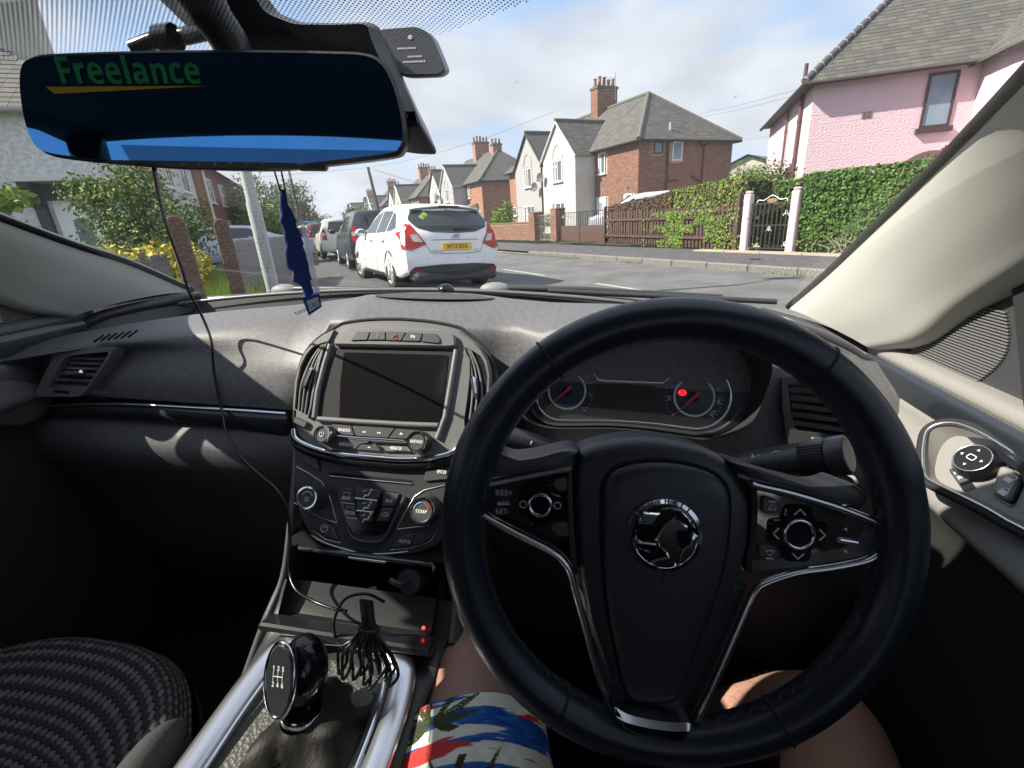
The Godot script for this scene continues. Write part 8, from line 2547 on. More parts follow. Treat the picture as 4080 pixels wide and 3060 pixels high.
# a clump: leaves on and inside an uneven blob; cols are linear colours
func clump(m: MB, c: Vector3, r: Vector3, count: int, s: float, cols: Array, rg: RandomNumberGenerator, rough := 0.35) -> void:
	var f := FastNoiseLite.new()
	f.seed = rg.randi(); f.frequency = 1.1
	for k in count:
		var d := Vector3(rg.randfn(), rg.randfn(), rg.randfn()).normalized()
		var q := 1.0 + rough * f.get_noise_3dv(d * 1.6) * 2.0
		var t := pow(rg.randf(), 0.28) * q
		var p := c + d * r * t
		var n := (d + Vector3(rg.randfn(), rg.randfn() + 0.4, rg.randfn()) * 0.7).normalized()
		m.col = cols[rg.randi() % cols.size()] * (0.8 + 0.4 * rg.randf())
		leaf(m, p, n, s * rg.randf_range(0.7, 1.3), rg)
func tree(called: String, label: String, p: Vector3, h: float, trunk_h: float, blobs: Array, leaves: int, s: float, cols: Array, sd: int, group := "", bark := Color(0.10, 0.08, 0.06)) -> void:
	var T := thing(called, label, "tree" if trunk_h > 0.6 else "bush", X(Basis(), p), group)
	var rg := RandomNumberGenerator.new()
	rg.seed = sd
	var m := MB.new()
	var r := 0.03 * h
	m.tube(spl([Vector3.ZERO, Vector3(0.03 * h, trunk_h * 0.5, 0.01 * h), Vector3(0, trunk_h, 0)], 4), r, 8)
	for b in blobs:
		m.tube(spl([Vector3(0, trunk_h * 0.85, 0), Vector3(0, trunk_h, 0).lerp(b[0], 0.5) + Vector3(0, -0.05 * h, 0), b[0]], 4), [r * 0.7, r * 0.6, r * 0.5, r * 0.45, r * 0.4, r * 0.3, r * 0.25, r * 0.2, r * 0.12], 6)
		for k in 3:
			var e: Vector3 = b[0] + Vector3(rg.randfn(), rg.randfn(), rg.randfn()) * b[1] * 0.5
			m.tube([b[0].lerp(Vector3(0, trunk_h, 0), 0.3), b[0].lerp(e, 0.6), e], [r * 0.3, r * 0.2, r * 0.08], 5)
	part(T, "trunk", m, mt("bark_%d" % sd, bark.r, bark.g, bark.b, 0.9))
	m = MB.new()
	var tot := 0.0
	for b in blobs: tot += b[1].x * b[1].y
	for b in blobs: clump(m, b[0], b[1], int(leaves * b[1].x * b[1].y / tot), s, cols, rg)
	part(T, "crown", m, leafmat())
# hedge: box with leaves on its faces, growing out of a dark core
func hedge(label: String, A: Vector3, B: Vector3, depth: float, h0: float, h1: float, count: int, s: float, cols: Array, top: Array, sd: int, stems := false, low := 0.0) -> void:
	var d := (B - A).normalized()
	var n := Vector3.UP.cross(d)
	if n.dot(-A) < 0: n = -n
	var L := (B - A).length()
	var T := thing("hedge", label, "hedge")
	var rg := RandomNumberGenerator.new()
	rg.seed = sd
	var m := MB.new()
	var bs := Basis(d, Vector3.UP, d.cross(Vector3.UP))
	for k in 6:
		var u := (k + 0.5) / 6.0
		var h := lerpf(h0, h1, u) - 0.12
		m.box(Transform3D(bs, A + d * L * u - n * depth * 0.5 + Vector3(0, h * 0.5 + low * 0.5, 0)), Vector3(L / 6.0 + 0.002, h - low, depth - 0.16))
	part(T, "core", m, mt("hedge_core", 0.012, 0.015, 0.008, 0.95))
	m = MB.new()
	var f := FastNoiseLite.new()
	f.seed = sd; f.frequency = 1.4
	for k in count:
		var u := rg.randf()
		var h := lerpf(h0, h1, u) + 0.05 * f.get_noise_2d(u * L * 2.0, 3.0)
		var q := rg.randf()
		var p: Vector3
		var nn: Vector3
		var bump_ := 0.06 * f.get_noise_3d(u * L * 1.5, q * 5.0, 1.0)
		if q < 0.72:
			var y := low + pow(rg.randf(), 0.85) * (h - low)
			if low == 0.0 and stems and y < 0.28 * rg.randf(): continue
			p = A + d * L * u + Vector3(0, y, 0) + n * (bump_ + 0.05 * f.get_noise_2d(u * L * 3.0, y * 3.0) - 0.06 * rg.randf())
			nn = n
		elif q < 0.93:
			p = A + d * L * u + Vector3(0, h + bump_ - 0.04 * rg.randf(), 0) - n * depth * rg.randf()
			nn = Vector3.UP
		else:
			var e := 0.0 if rg.randf() < 0.5 else 1.0
			p = A + d * (L * e + (0.03 if e > 0.5 else -0.03)) + Vector3(0, low + rg.randf() * ((h1 if e > 0.5 else h0) - low), 0) - n * depth * rg.randf()
			nn = d * (1.0 if e > 0.5 else -1.0)
		var col: Color = cols[rg.randi() % cols.size()]
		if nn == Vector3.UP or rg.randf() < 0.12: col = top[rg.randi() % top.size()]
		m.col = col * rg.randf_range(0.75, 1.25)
		leaf(m, p, (nn + Vector3(rg.randfn(), rg.randfn() + 0.35, rg.randfn()) * 0.5).normalized(), s * rg.randf_range(0.7, 1.3), rg)
	part(T, "foliage", m, leafmat())
	if stems:
		m = MB.new()
		for k in 70:
			var u := rg.randf()
			var p := A + d * L * u + n * 0.04
			m.tube(spl([p, p + Vector3(0, 0.12, 0) + d * rg.randf_range(-0.2, 0.2) + n * rg.randf_range(-0.02, 0.06), p + Vector3(0, rg.randf_range(0.2, 0.4), 0) + d * rg.randf_range(-0.4, 0.4)], 3), [0.014, 0.012, 0.01, 0.009, 0.008, 0.006, 0.004], 5)
		part(T, "stems", m, mt("stem_grey", 0.26, 0.22, 0.17, 0.9))

func greenery() -> void:
	var G := [Color(0.06, 0.125, 0.025), Color(0.08, 0.155, 0.032), Color(0.105, 0.19, 0.045), Color(0.05, 0.105, 0.028)]
	var LG := [Color(0.17, 0.27, 0.045), Color(0.22, 0.33, 0.06), Color(0.14, 0.23, 0.045)]
	var PU := [Color(0.13, 0.075, 0.055), Color(0.10, 0.055, 0.048), Color(0.16, 0.10, 0.055), Color(0.10, 0.10, 0.045)]
	# ivy hedge right of the pink gate
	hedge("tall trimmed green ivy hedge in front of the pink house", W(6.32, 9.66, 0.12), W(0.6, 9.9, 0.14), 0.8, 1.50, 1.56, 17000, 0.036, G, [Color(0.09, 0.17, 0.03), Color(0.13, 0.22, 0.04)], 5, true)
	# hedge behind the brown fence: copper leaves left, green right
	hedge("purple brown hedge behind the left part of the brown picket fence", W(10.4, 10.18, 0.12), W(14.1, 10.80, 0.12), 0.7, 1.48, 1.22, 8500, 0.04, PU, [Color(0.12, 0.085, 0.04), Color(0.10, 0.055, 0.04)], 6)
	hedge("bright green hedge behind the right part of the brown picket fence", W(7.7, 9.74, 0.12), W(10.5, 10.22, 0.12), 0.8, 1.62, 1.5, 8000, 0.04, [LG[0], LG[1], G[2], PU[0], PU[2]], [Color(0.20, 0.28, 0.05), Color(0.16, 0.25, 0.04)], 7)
	hedge("shaded green hedge behind the wrought iron gate", W(9.0, 10.9, 0.12), W(6.9, 11.6, 0.12), 1.2, 1.35, 1.6, 3500, 0.045, G, LG, 8)
	# ivy creeping between pickets
	var rg := RandomNumberGenerator.new()
	rg.seed = 44
	var m := MB.new()
	for k in 2600:
		var a := 8.1 + 2.6 * rg.randf() + 0.5 * rg.randfn()
		var y := rg.randf() * 0.95
		if hash1(floorf(a * 2.5) + floorf(y * 5.0) * 9.0) < 0.35: continue
		var p := W(a, 9.62 + (a - 7.75) * 0.159 - 0.03 - 0.04 * rg.randf(), 0.12 + y)
		m.col = (LG[rg.randi() % 3] as Color) * rg.randf_range(0.7, 1.2)
		leaf(m, p, (-RD + Vector3(rg.randfn(), rg.randfn(), rg.randfn()) * 0.5).normalized(), 0.035, rg)
	single("creeper", "light green creeper growing over the brown picket fence", "creeper", m, leafmat())
	# purple maple by the pink wall
	tree("maple_tree", "dark red leaved small tree against the pink wall", Vector3(9.5056,-0.5237,-13.6434) * Vector3(1, 0, 1), 3.0, 1.3, [[Vector3(0.1, 2.3, 0), Vector3(0.9, 0.35, 0.6)], [Vector3(-0.9, 1.9, 0.2), Vector3(0.7, 0.25, 0.5)], [Vector3(0.7, 2.7, -0.1), Vector3(0.7, 0.25, 0.5)], [Vector3(-0.1, 1.75, 0.4), Vector3(0.9, 0.3, 0.5)]], 2600, 0.05, [Color(0.10, 0.02, 0.022), Color(0.07, 0.03, 0.028), Color(0.14, 0.03, 0.03)], 15)
	# round bush behind, between brick and pink houses
	tree("round_bush", "round light green bush between the brick house and the pink house", Vector3(7.7832,1.1395,-27.4345) * Vector3(1, 0, 1), 2.6, 0.3, [[Vector3(0, 1.7, 0), Vector3(1.15, 1.35, 1.1)]], 5000, 0.06, [Color(0.11, 0.17, 0.025), Color(0.08, 0.14, 0.02)], 16)
	tree("round_bush", "shaded shrub behind the iron gate by the pink wall", Vector3(6.2349,0.4547,-19.3205) * Vector3(1, 0, 1), 2.2, 0.3, [[Vector3(0, 1.3, 0), Vector3(0.9, 1.1, 0.8)]], 2500, 0.06, G, 17)
	# potted flowers behind the gate
	for q in [[Vector3(4.6747,0.12,-13.1148), Color(0.45, 0.38, 0.03), "yellow flowers in a pale pot behind the iron gate"], [Vector3(4.6949,0.12,-13.8982), Color(0.45, 0.05, 0.16), "pink flowers in a low pot behind the iron gate"]]:
		var T := thing("flower_pot", q[2], "flower pot", X(Basis(), q[0]), "flower pots behind the gate")
		m = MB.new()
		m.lathe([Vector2(0.12, 0), Vector2(0.17, 0.3), Vector2(0.18, 0.3), Vector2(0.15, 0.28), Vector2(0, 0.27)], Transform3D(), 16)
		part(T, "pot", m, mt("pot_pale", 0.45, 0.52, 0.46, 0.7))
		m = MB.new()
		clump(m, Vector3(0, 0.5, 0), Vector3(0.26, 0.28, 0.26), 420, 0.035, [q[1], q[1], G[2]], rg)
		part(T, "flowers", m, leafmat())
	# shrub behind the low wall across the road
	tree("garden_shrub", "young green shrub behind the low brick wall across the road", W(26.5, 12.6, 0.1), 1.9, 0.3, [[Vector3(0, 1.1, 0), Vector3(0.8, 0.7, 0.7)], [Vector3(0.3, 1.6, 0), Vector3(0.35, 0.5, 0.35)]], 1500, 0.07, LG, 18)
	tree("garden_shrub", "low grassy shrub beside the brick gate pier", W(20.8, 12.2, 0.1), 1.0, 0.2, [[Vector3(0, 0.85, 0), Vector3(0.6, 0.35, 0.4)]], 500, 0.05, LG, 19)
	# near left garden
	tree("garden_bush", "large loose green shrub in front of the grey house wall", Vector3(-8.2203,1.1115,-7.7119) * Vector3(1, 0, 1), 2.6, 0.5, [[Vector3(0, 1.0, 0), Vector3(1.0, 0.75, 0.9)], [Vector3(-0.25, 1.7, 0), Vector3(0.75, 0.6, 0.7)], [Vector3(0.3, 2.15, 0.1), Vector3(0.5, 0.5, 0.5)], [Vector3(-0.8, 2.1, 0.1), Vector3(0.45, 0.3, 0.4)], [Vector3(0.95, 1.45, 0.0), Vector3(0.5, 0.5, 0.5)]], 9500, 0.036, [G[1], G[2], Color(0.17, 0.22, 0.06), Color(0.26, 0.27, 0.10)], 20)
	var yb: Vector3 = Vector3(-5.0633,0.9853,-4.5938)
	tree("yellow_shrub", "bright yellow leaved shrub behind the grey pickets", Vector3(yb.x, 0, yb.z), 1.2, 0.25, [[Vector3(-0.35, 0.85, 0), Vector3(0.45, 0.26, 0.4)], [Vector3(0.35, 0.88, -0.05), Vector3(0.4, 0.26, 0.35)], [Vector3(0.05, 0.72, 0.1), Vector3(0.7, 0.26, 0.4)]], 3600, 0.04, [Color(0.55, 0.43, 0.05), Color(0.62, 0.52, 0.12), Color(0.42, 0.38, 0.06), Color(0.28, 0.28, 0.05)], 21)
	tree("garden_bush", "leafy green bushes filling the lower left of the garden", Vector3(-7.6664,1.2686,-5.7126) * Vector3(1, 0, 1), 1.6, 0.25, [[Vector3(0, 0.7, 0), Vector3(0.8, 0.5, 0.6)], [Vector3(-0.9, 1.0, 0.2), Vector3(0.8, 0.5, 0.6)], [Vector3(0.7, 0.75, 0.1), Vector3(0.6, 0.35, 0.5)]], 5200, 0.05, [G[1], G[2], LG[2], Color(0.09, 0.15, 0.03)], 22)
	tree("garden_bush", "sunlit branch of pale green leaves at the left edge", Vector3(-7.6223,1.2991,-5.0835) * Vector3(1, 0, 1), 2.2, 0.7, [[Vector3(0.05, 1.78, 0), Vector3(0.5, 0.16, 0.35)], [Vector3(-0.4, 1.5, 0), Vector3(0.5, 0.3, 0.4)]], 1300, 0.055, LG, 23)
	# lawn: long grass between the posts
	m = MB.new()
	var gp: Vector3 = Vector3(-5.4146,0.8769,-6.0009)
	for k in 26000:
		var dd := rg.randf_range(-0.55, 4.2)
		var p := Vector3(gp.x, 0.10 + 0.09 * maxf(dd, 0.0), gp.z) + FD * rg.randf_range(-2.6, 4.2) - RD * dd
		var h := rg.randf_range(0.2, 0.5)
		var d := Vector3(rg.randfn(), 0, rg.randfn()).normalized()
		m.col = Color(0.14, 0.24, 0.03).lerp(Color(0.26, 0.33, 0.06), rg.randf())
		m.tri(p - d * 0.006, p + d * 0.006, p + Vector3(rg.randfn() * 0.08, h, rg.randfn() * 0.08))
	var gr := part(self, "long_grass", m, leafmat())
	gr.set_meta("kind", "stuff"); gr.set_meta("label", "bright long grass between the wooden posts"); gr.set_meta("category", "grass")
	# far trees on the left
	var FT := [[Vector3(-24.3581,1.4462,-32.2096), 5.2, [[Vector3(0, 3.6, 0), Vector3(2.2, 1.7, 1.8)], [Vector3(-1.5, 2.5, 0), Vector3(1.4, 1.2, 1.2)], [Vector3(1.6, 2.0, 0), Vector3(1.4, 1.3, 1.2)]], "spiky olive tree directly behind the lamp post"], [Vector3(-25.4913,1.2983,-38.4264), 6.2, [[Vector3(0.2, 3.9, 0), Vector3(1.7, 1.5, 1.5)], [Vector3(-0.9, 2.6, 0), Vector3(1.3, 1.3, 1.2)], [Vector3(1.4, 2.6, 0), Vector3(0.9, 0.9, 0.9)]], "airy tall tree to the right of the air freshener"], [Vector3(-20.5435,1.0114,-28.4562), 3.2, [[Vector3(0, 1.9, 0), Vector3(1.7, 1.2, 1.2)]], "yellow green bush below the far trees"], [Vector3(-35.2705,0.6182,-57.9325), 3.0, [[Vector3(0, 1.5, 0), Vector3(1.3, 1.3, 1.2)], [Vector3(1.5, 1.1, 0), Vector3(1.3, 0.9, 1.2)]], "rounded roadside bush where the pavement vanishes"], [Vector3(-49.125,0.7448,-82.3588), 5.0, [[Vector3(0, 2.2, 0), Vector3(2.4, 1.8, 2)], [Vector3(2.6, 1.5, 0), Vector3(2.2, 1.4, 2)], [Vector3(-2.6, 2.0, 0), Vector3(2.2, 1.6, 2)]], "dark tree mass at the far end of the road"], [Vector3(-32.5505,0.8299,-63.936), 5.0, [[Vector3(0, 2.9, 0), Vector3(2.0, 1.3, 1.6)], [Vector3(1.6, 2.4, 0), Vector3(1.5, 1.1, 1.4)], [Vector3(-1.3, 2.2, 0), Vector3(1.3, 0.8, 1.2)]], "green tree rising behind the black hatchback"]]
	for k in FT.size():
		var q: Array = FT[k]
		tree("roadside_tree", q[3], Vector3(q[0].x, 0, q[0].z), q[1], q[1] * 0.35, q[2], 3800, 0.11 if k < 3 else 0.16, [Color(0.13, 0.17, 0.055), Color(0.17, 0.20, 0.075), Color(0.10, 0.14, 0.045)] if k != 2 else LG, 50 + k, "far trees")
	for k in 9: # gardens and trees down the left side
		tree("garden_tree", ["small", "dense", "pale", "dark", "low", "broad", "ragged", "faint", "last"][k] + " garden tree down the left side of the road, number %s outward" % ["one", "two", "three", "four", "five", "six", "seven", "eight", "nine"][k], W(62.0 + k * 11.0, -5.0 - 2.0 * hash1(k), 0.0), 4.0, 1.2, [[Vector3(0, 2.2, 0), Vector3(2.0, 1.6, 1.8)], [Vector3(1.6, 1.4, 0.5), Vector3(1.5, 1.1, 1.4)]], 900, 0.2, [Color(0.08, 0.11, 0.035), Color(0.10, 0.13, 0.045)], 70 + k, "garden trees on the left")

# ---- cars. Local: rear centre on the ground at the origin, x right, y up, -z ahead.
class Auto:
	var st: Array # [z ahead, sill, belt, top, w_sill, w_belt, w_top]
	var rear: Array # [y, z] outline of the tail seen from the side
	var bulge := 0.12
	func par(z: float) -> Array:
		for k in st.size() - 1:
			if z <= st[k + 1][0]:
				var u: float = clampf((z - st[k][0]) / (st[k + 1][0] - st[k][0]), 0.0, 1.0)
				var o := []
				for j in 7: o.append(lerpf(st[k][j], st[k + 1][j], u))
				return o
		return st[-1]
	func rz(y: float) -> float:
		for k in rear.size() - 1:
			if y <= rear[k + 1][0]: return lerpf(rear[k][1], rear[k + 1][1], smoothstep(0, 1, clampf((y - rear[k][0]) / (rear[k + 1][0] - rear[k][0]), 0.0, 1.0)))
		return rear[-1][1]
	func ring(z: float) -> Array: # right half, bottom to top: Vector2(x, y)
		var p := par(z)
		var r := [Vector2(p[4] * 0.93, p[1]), Vector2(p[4] * 0.99, p[1] + 0.05), Vector2(p[4] * 1.01, lerpf(p[1], p[2], 0.3)), Vector2(p[4] * 1.012, lerpf(p[1], p[2], 0.6)), Vector2(p[5] + 0.02, lerpf(p[1], p[2], 0.86)), Vector2(p[5], p[2])]
		var g: float = p[3] - p[2]
		for q in [[0.25, 0.25], [0.5, 0.52], [0.72, 0.76], [0.86, 0.91]]: r.append(Vector2(lerpf(p[5], p[6], q[1]), p[2] + g * q[0]))
		r.append(Vector2(p[6] * 0.93, p[2] + g * 0.955)); r.append(Vector2(p[6] * 0.75, p[2] + g * 0.985)); r.append(Vector2(p[6] * 0.4, p[2] + g)); r.append(Vector2(0, p[2] + g * 1.005))
		return r
	func hw(z: float, y: float) -> float:
		var r := ring(z)
		for k in r.size() - 1:
			if y <= r[k + 1].y: return lerpf(r[k].x, r[k + 1].x, clampf((y - r[k].y) / maxf(r[k + 1].y - r[k].y, 1e-4), 0.0, 1.0))
		return 0.0
	func shear(z: float, y: float) -> float: return rz(y) * clampf(1.0 - z / 0.9, 0.0, 1.0)
	func side(z: float, y: float, s: float, off := 0.006) -> Vector3: return Vector3(s * (hw(z, y) + off), y, -(z) - shear(z, y))
	func back(x: float, y: float, off := 0.006) -> Vector3:
		var w := maxf(hw(0.0, y), 0.05)
		return Vector3(x, y, -rz(y) + bulge * (1.0 - pow(absf(x) / w, 2.0)) + off)
func car_body(A: Auto, N := 26) -> MB:
	var m := MB.new()
	var L: float = A.st[-1][0]
	var rows := []
	var zs := []
	for k in N + 1: zs.append(L * pow(float(k) / N, 1.15))
	for z in zs:
		var h := A.ring(z)
		var row := PackedVector3Array()
		for p in h: row.append(Vector3(-p.x, p.y, -z - A.shear(z, p.y)))
		for k in range(h.size() - 2, -1, -1): row.append(Vector3(h[k].x, h[k].y, -z - A.shear(z, h[k].y)))
		rows.append(row)
	m.grid(rows)
	var bk := []
	for p in A.ring(0.0):
		var row := PackedVector3Array()
		for k in 13:
			var u := k / 6.0 - 1.0
			row.append(Vector3(p.x * u, p.y, -A.rz(p.y) + A.bulge * (1.0 - u * u)))
		bk.append(row)
	m.grid(bk)
	var fr := []
	for p in A.ring(L):
		var row := PackedVector3Array()
		for k in 9:
			var u := k / 4.0 - 1.0
			row.append(Vector3(p.x * u, p.y, -L - 0.25 * (1.0 - u * u)))
		fr.append(row)
	m.grid(fr)
	return m
func on_side(A: Auto, poly: Array, s: float, off := 0.006) -> MB: # poly of (z, y)
	var m := MB.new()
	var p := PackedVector2Array()
	for q in poly: p.append(Vector2(q[0], q[1]))
	var f := rnd(p, 0.035, 3)
	var ix := Geometry2D.triangulate_polygon(f)
	var pts := []
	for q in f: pts.append(A.side(q.x, q.y, s, off))
	for k in range(0, ix.size(), 3): m.tri(pts[ix[k]], pts[ix[k + 1]], pts[ix[k + 2]])
	return m
func on_back(A: Auto, poly: PackedVector2Array, off := 0.006, r := 0.02, thick := 0.0) -> MB:
	var m := MB.new()
	var f := rnd(poly, r, 3)
	# cut into strips so that it follows the curve
	var x0 := 9.0
	var x1 := -9.0
	for q in f: x0 = minf(x0, q.x); x1 = maxf(x1, q.x)
	var N := maxi(int((x1 - x0) / 0.12), 1)
	for k in N:
		var a := lerpf(x0, x1, float(k) / N)
		var b := lerpf(x0, x1, float(k + 1) / N)
		for c in Geometry2D.intersect_polygons(f, PackedVector2Array([Vector2(a, -1), Vector2(b, -1), Vector2(b, 3), Vector2(a, 3)])):
			for rr in 16:
				var ya := 0.2 + rr * 0.08
				for e in Geometry2D.intersect_polygons(c, PackedVector2Array([Vector2(a - 1, ya), Vector2(b + 1, ya), Vector2(b + 1, ya + 0.08), Vector2(a - 1, ya + 0.08)])):
					var ix := Geometry2D.triangulate_polygon(e)
					for j in range(0, ix.size(), 3): m.tri(A.back(e[ix[j]].x, e[ix[j]].y, off), A.back(e[ix[j + 1]].x, e[ix[j + 1]].y, off), A.back(e[ix[j + 2]].x, e[ix[j + 2]].y, off))
	if thick > 0.0:
		for k in f.size():
			var a := f[k]
			var b := f[(k + 1) % f.size()]
			m.quad(A.back(a.x, a.y, off), A.back(b.x, b.y, off), A.back(b.x, b.y, off - thick), A.back(a.x, a.y, off - thick))
	return m
func wheel(T: Node3D, p: Vector3, r: float, turn := 0.0) -> void:
	var s := signf(p.x)
	var Wn := hold(T, "wheel", X(R(0, turn, 0), p))
	var x := Transform3D(Basis(Vector3(0, 1, 0), Vector3(s, 0, 0), Vector3(0, 0, -s)), Vector3.ZERO)
	x = Transform3D(Basis(Vector3(0, 0, 1), Vector3(s, 0, 0), Vector3(0, s, 0)), Vector3.ZERO)
	var m := MB.new()
	m.lathe([Vector2(r * 0.62, -0.20), Vector2(r * 0.92, -0.20), Vector2(r, -0.16), Vector2(r, -0.03), Vector2(r * 0.95, 0.0), Vector2(r * 0.66, 0.005), Vector2(r * 0.64, -0.02)], x, 30)
	part(Wn, "tyre", m, mt("tyre", 0.022, 0.022, 0.023, 0.85))
	m = MB.new()
	m.lathe([Vector2(r * 0.66, -0.0), Vector2(r * 0.62, -0.015), Vector2(r * 0.6, -0.05)], x, 30)
	for k in 5:
		var a := TAU * k / 5.0
		for q in [-0.09, 0.09]:
			var d := Vector3(cos(a + q), 0, sin(a + q))
			var d0 := Vector3(cos(a + q * 2.2), 0, sin(a + q * 2.2))
			m.tube([x * (d0 * r * 0.16 + Vector3(0, -0.015, 0)), x * (d * r * 0.63 + Vector3(0, -0.012, 0))], r * 0.065, 6)
	m.lathe([Vector2(r * 0.2, -0.02), Vector2(r * 0.16, -0.004), Vector2(0, 0.0)], x, 16)
	part(Wn, "rim", m, mt("alloy", 0.62, 0.63, 0.64, 0.3, 0.8))
	m = MB.new()
	m.lathe([Vector2(r * 0.6, -0.09), Vector2(0, -0.09)], x, 20)
	part(Wn, "brake_disc", m, mats.matt)
func arch(T: Node3D, A: Auto, z: float, y: float, r: float, s: float) -> void:
	var p := []
	for k in 13: p.append([z + cos(PI * k / 12.0) * r, y + sin(PI * k / 12.0) * r])
	p.append([z - r, A.par(z)[1] + 0.01]); p.append([z + r, A.par(z)[1] + 0.01])
	part(T, "wheel_arch", on_side(A, p, s, 0.002), mats.hole)

func vehicles() -> void:
	white_car()
	# the rest of the parked row
	var hat := func(hgt: float) -> Auto:
		var A := Auto.new()
		A.st = [[0.0, 0.30, 0.95, hgt, 0.80, 0.79, 0.56], [0.35, 0.24, 0.95, hgt + 0.01, 0.84, 0.83, 0.60], [1.2, 0.22, 0.93, hgt + 0.02, 0.85, 0.84, 0.62], [2.2, 0.22, 0.91, hgt - 0.03, 0.85, 0.83, 0.60], [2.75, 0.22, 0.92, 1.12, 0.85, 0.82, 0.66], [3.1, 0.22, 0.90, 0.97, 0.85, 0.82, 0.74], [3.75, 0.26, 0.72, 0.80, 0.80, 0.76, 0.66]]
		A.rear = [[0.2, 0.06], [0.4, 0.0], [0.75, 0.02], [0.95, 0.08], [hgt - 0.05, 0.22], [hgt + 0.1, 0.4]]
		return A
	var rows := [["black_car", "black hatchback with red tail lamp parked ahead of the white one", 1.50, [0.012, 0.014, 0.02], Vector2(1.6631,13.5473), 0.0], ["cream_car", "white hatchback partly hidden beyond the black hatchback", 1.48, [0.66, 0.66, 0.58], Vector2(2.0416,18.6261), 0.0], ["maroon_car", "dark red car parked third beyond the black hatchback", 1.46, [0.10, 0.015, 0.02], Vector2(2.5034,24.8341), 0.0], ["blue_car", "bright blue tall car near the end of the parked row", 1.75, [0.04, 0.22, 0.45], Vector2(3.0366,32.8778), 0.0], ["teal_van", "small blue van at the far end of the parked row", 1.85, [0.05, 0.18, 0.26], Vector2(3.6348,41.1065), 0.0]]
	var az := -35.0
	for k in rows.size():
		var q: Array = rows[k]
		var A: Auto = hat.call(q[2])
		var p: Vector2 = q[4]
		if k > 0: p = Vector2(rows[0][4].x - 0.12 * k, rows[0][4].y + [0.0, 6.6, 13.4, 22.0, 31.0][k])
		var base := RD * (p.x + 0.86) + FD * (p.y - 0.75) + Vector3(0, 0.09, 0)
		var T := thing(q[0], q[1], "car", Transform3D(Basis(Vector3.UP, deg_to_rad(-az)) * R(0, 0, -2.6), base), "parked row on the left")
		var paint := mt("paint_" + q[0], q[3][0], q[3][1], q[3][2], 0.18)
		paint.clearcoat_enabled = true
		part(T, "body", car_body(A, 18), paint)
		var h: float = q[2]
		part(T, "rear_window", on_back(A, PackedVector2Array([Vector2(-0.56, 1.0), Vector2(0.56, 1.0), Vector2(0.46, h - 0.1), Vector2(-0.46, h - 0.1)]), 0.006, 0.05), mats.dark_glass if mats.has("dark_glass") else mt("dark_glass", 0.03, 0.04, 0.045, 0.05))
		for s in [-1.0, 1.0]:
			part(T, "side_window", on_side(A, [[0.45, 1.0], [1.25, 0.97], [1.25, h - 0.12], [0.65, h - 0.13]], s), mats.dark_glass)
			part(T, "side_window", on_side(A, [[1.32, 0.97], [2.55, 0.97], [2.1, h - 0.14], [1.32, h - 0.12]], s), mats.dark_glass)
			part(T, "tail_lamp", on_back(A, PackedVector2Array([Vector2(s * 0.60, 0.72), Vector2(s * 0.765, 0.74), Vector2(s * 0.735, 1.08), Vector2(s * 0.63, 1.12)]), 0.012, 0.02, 0.02), mt("lamp_red", 0.42, 0.02, 0.015, 0.12))
			part(T, "lamp_lens", on_back(A, circ(0.055, Vector2(s * 0.70, 0.93), 14), 0.018, 0.01), mt("lamp_clear", 0.6, 0.5, 0.5, 0.15))
			arch(T, A, 0.75, 0.31, 0.36, s); arch(T, A, 3.15, 0.31, 0.36, s)
			wheel(T, Vector3(s * 0.85, 0.30, -0.75), 0.30); wheel(T, Vector3(s * 0.85, 0.30, -3.15), 0.30)
			var m := MB.new()
			m.ball(Vector3(s * 0.99, 1.0, -2.45), Vector3(0.10, 0.075, 0.07), 12, 8)
			part(T, "wing_mirror", m, mats.panel if k != 1 else mats.panel)
		part(T, "bumper", on_back(A, PackedVector2Array([Vector2(-0.78, 0.32), Vector2(0.78, 0.32), Vector2(0.79, 0.50), Vector2(-0.79, 0.50)]), 0.02, 0.03, 0.03), paint)
		if k == 0:
			var m := MB.new()
			for s in [-0.56, 0.56]: m.tube([Vector3(s, h + 0.05, -0.6), Vector3(s, h + 0.05, -1.9)], 0.02, 6)
			part(T, "roof_bars", m, mats.matt)
	# car facing us far down the road
	var A2: Auto = hat.call(1.45)
	var fp := W(62.0, 1.2, 0.1)
	var F := thing("grey_car", "small grey car facing us far off beside the left hedge", "car", Transform3D(Basis(Vector3.UP, deg_to_rad(35.0 + 180.0)), fp))
	part(F, "body", car_body(A2, 14), mt("paint_grey_far", 0.12, 0.13, 0.14, 0.25))
	# lilac saloon in the left drive
	var S := Auto.new()
	S.st = [[0.0, 0.30, 0.92, 1.0, 0.78, 0.80, 0.62], [0.5, 0.24, 0.94, 1.08, 0.86, 0.85, 0.60], [1.1, 0.22, 0.94, 1.36, 0.87, 0.86, 0.58], [1.9, 0.22, 0.93, 1.42, 0.88, 0.86, 0.60], [2.7, 0.22, 0.92, 1.36, 0.88, 0.85, 0.60], [3.4, 0.22, 0.92, 1.02, 0.87, 0.84, 0.72], [4.5, 0.26, 0.72, 0.80, 0.80, 0.76, 0.66]]
	S.rear = [[0.2, 0.05], [0.5, 0.0], [0.9, 0.04], [1.2, 0.1]]
	var sp: Vector3 = Vector3(-12.7197,0.7273,-15.253)
	var D := thing("silver_saloon", "pale silver blue saloon in the drive behind the wooden posts", "car", Transform3D(Basis(Vector3.UP, deg_to_rad(-62.0)), Vector3(sp.x, 0.15, sp.z) - Vector3(sin(deg_to_rad(62.0)), 0, -cos(deg_to_rad(62.0))) * 2.0))
	var sil := mt("paint_silver", 0.42, 0.46, 0.55, 0.2, 0.3)
	part(D, "body", car_body(S, 22), sil)
	mt("dark_glass", 0.03, 0.04, 0.045, 0.05)
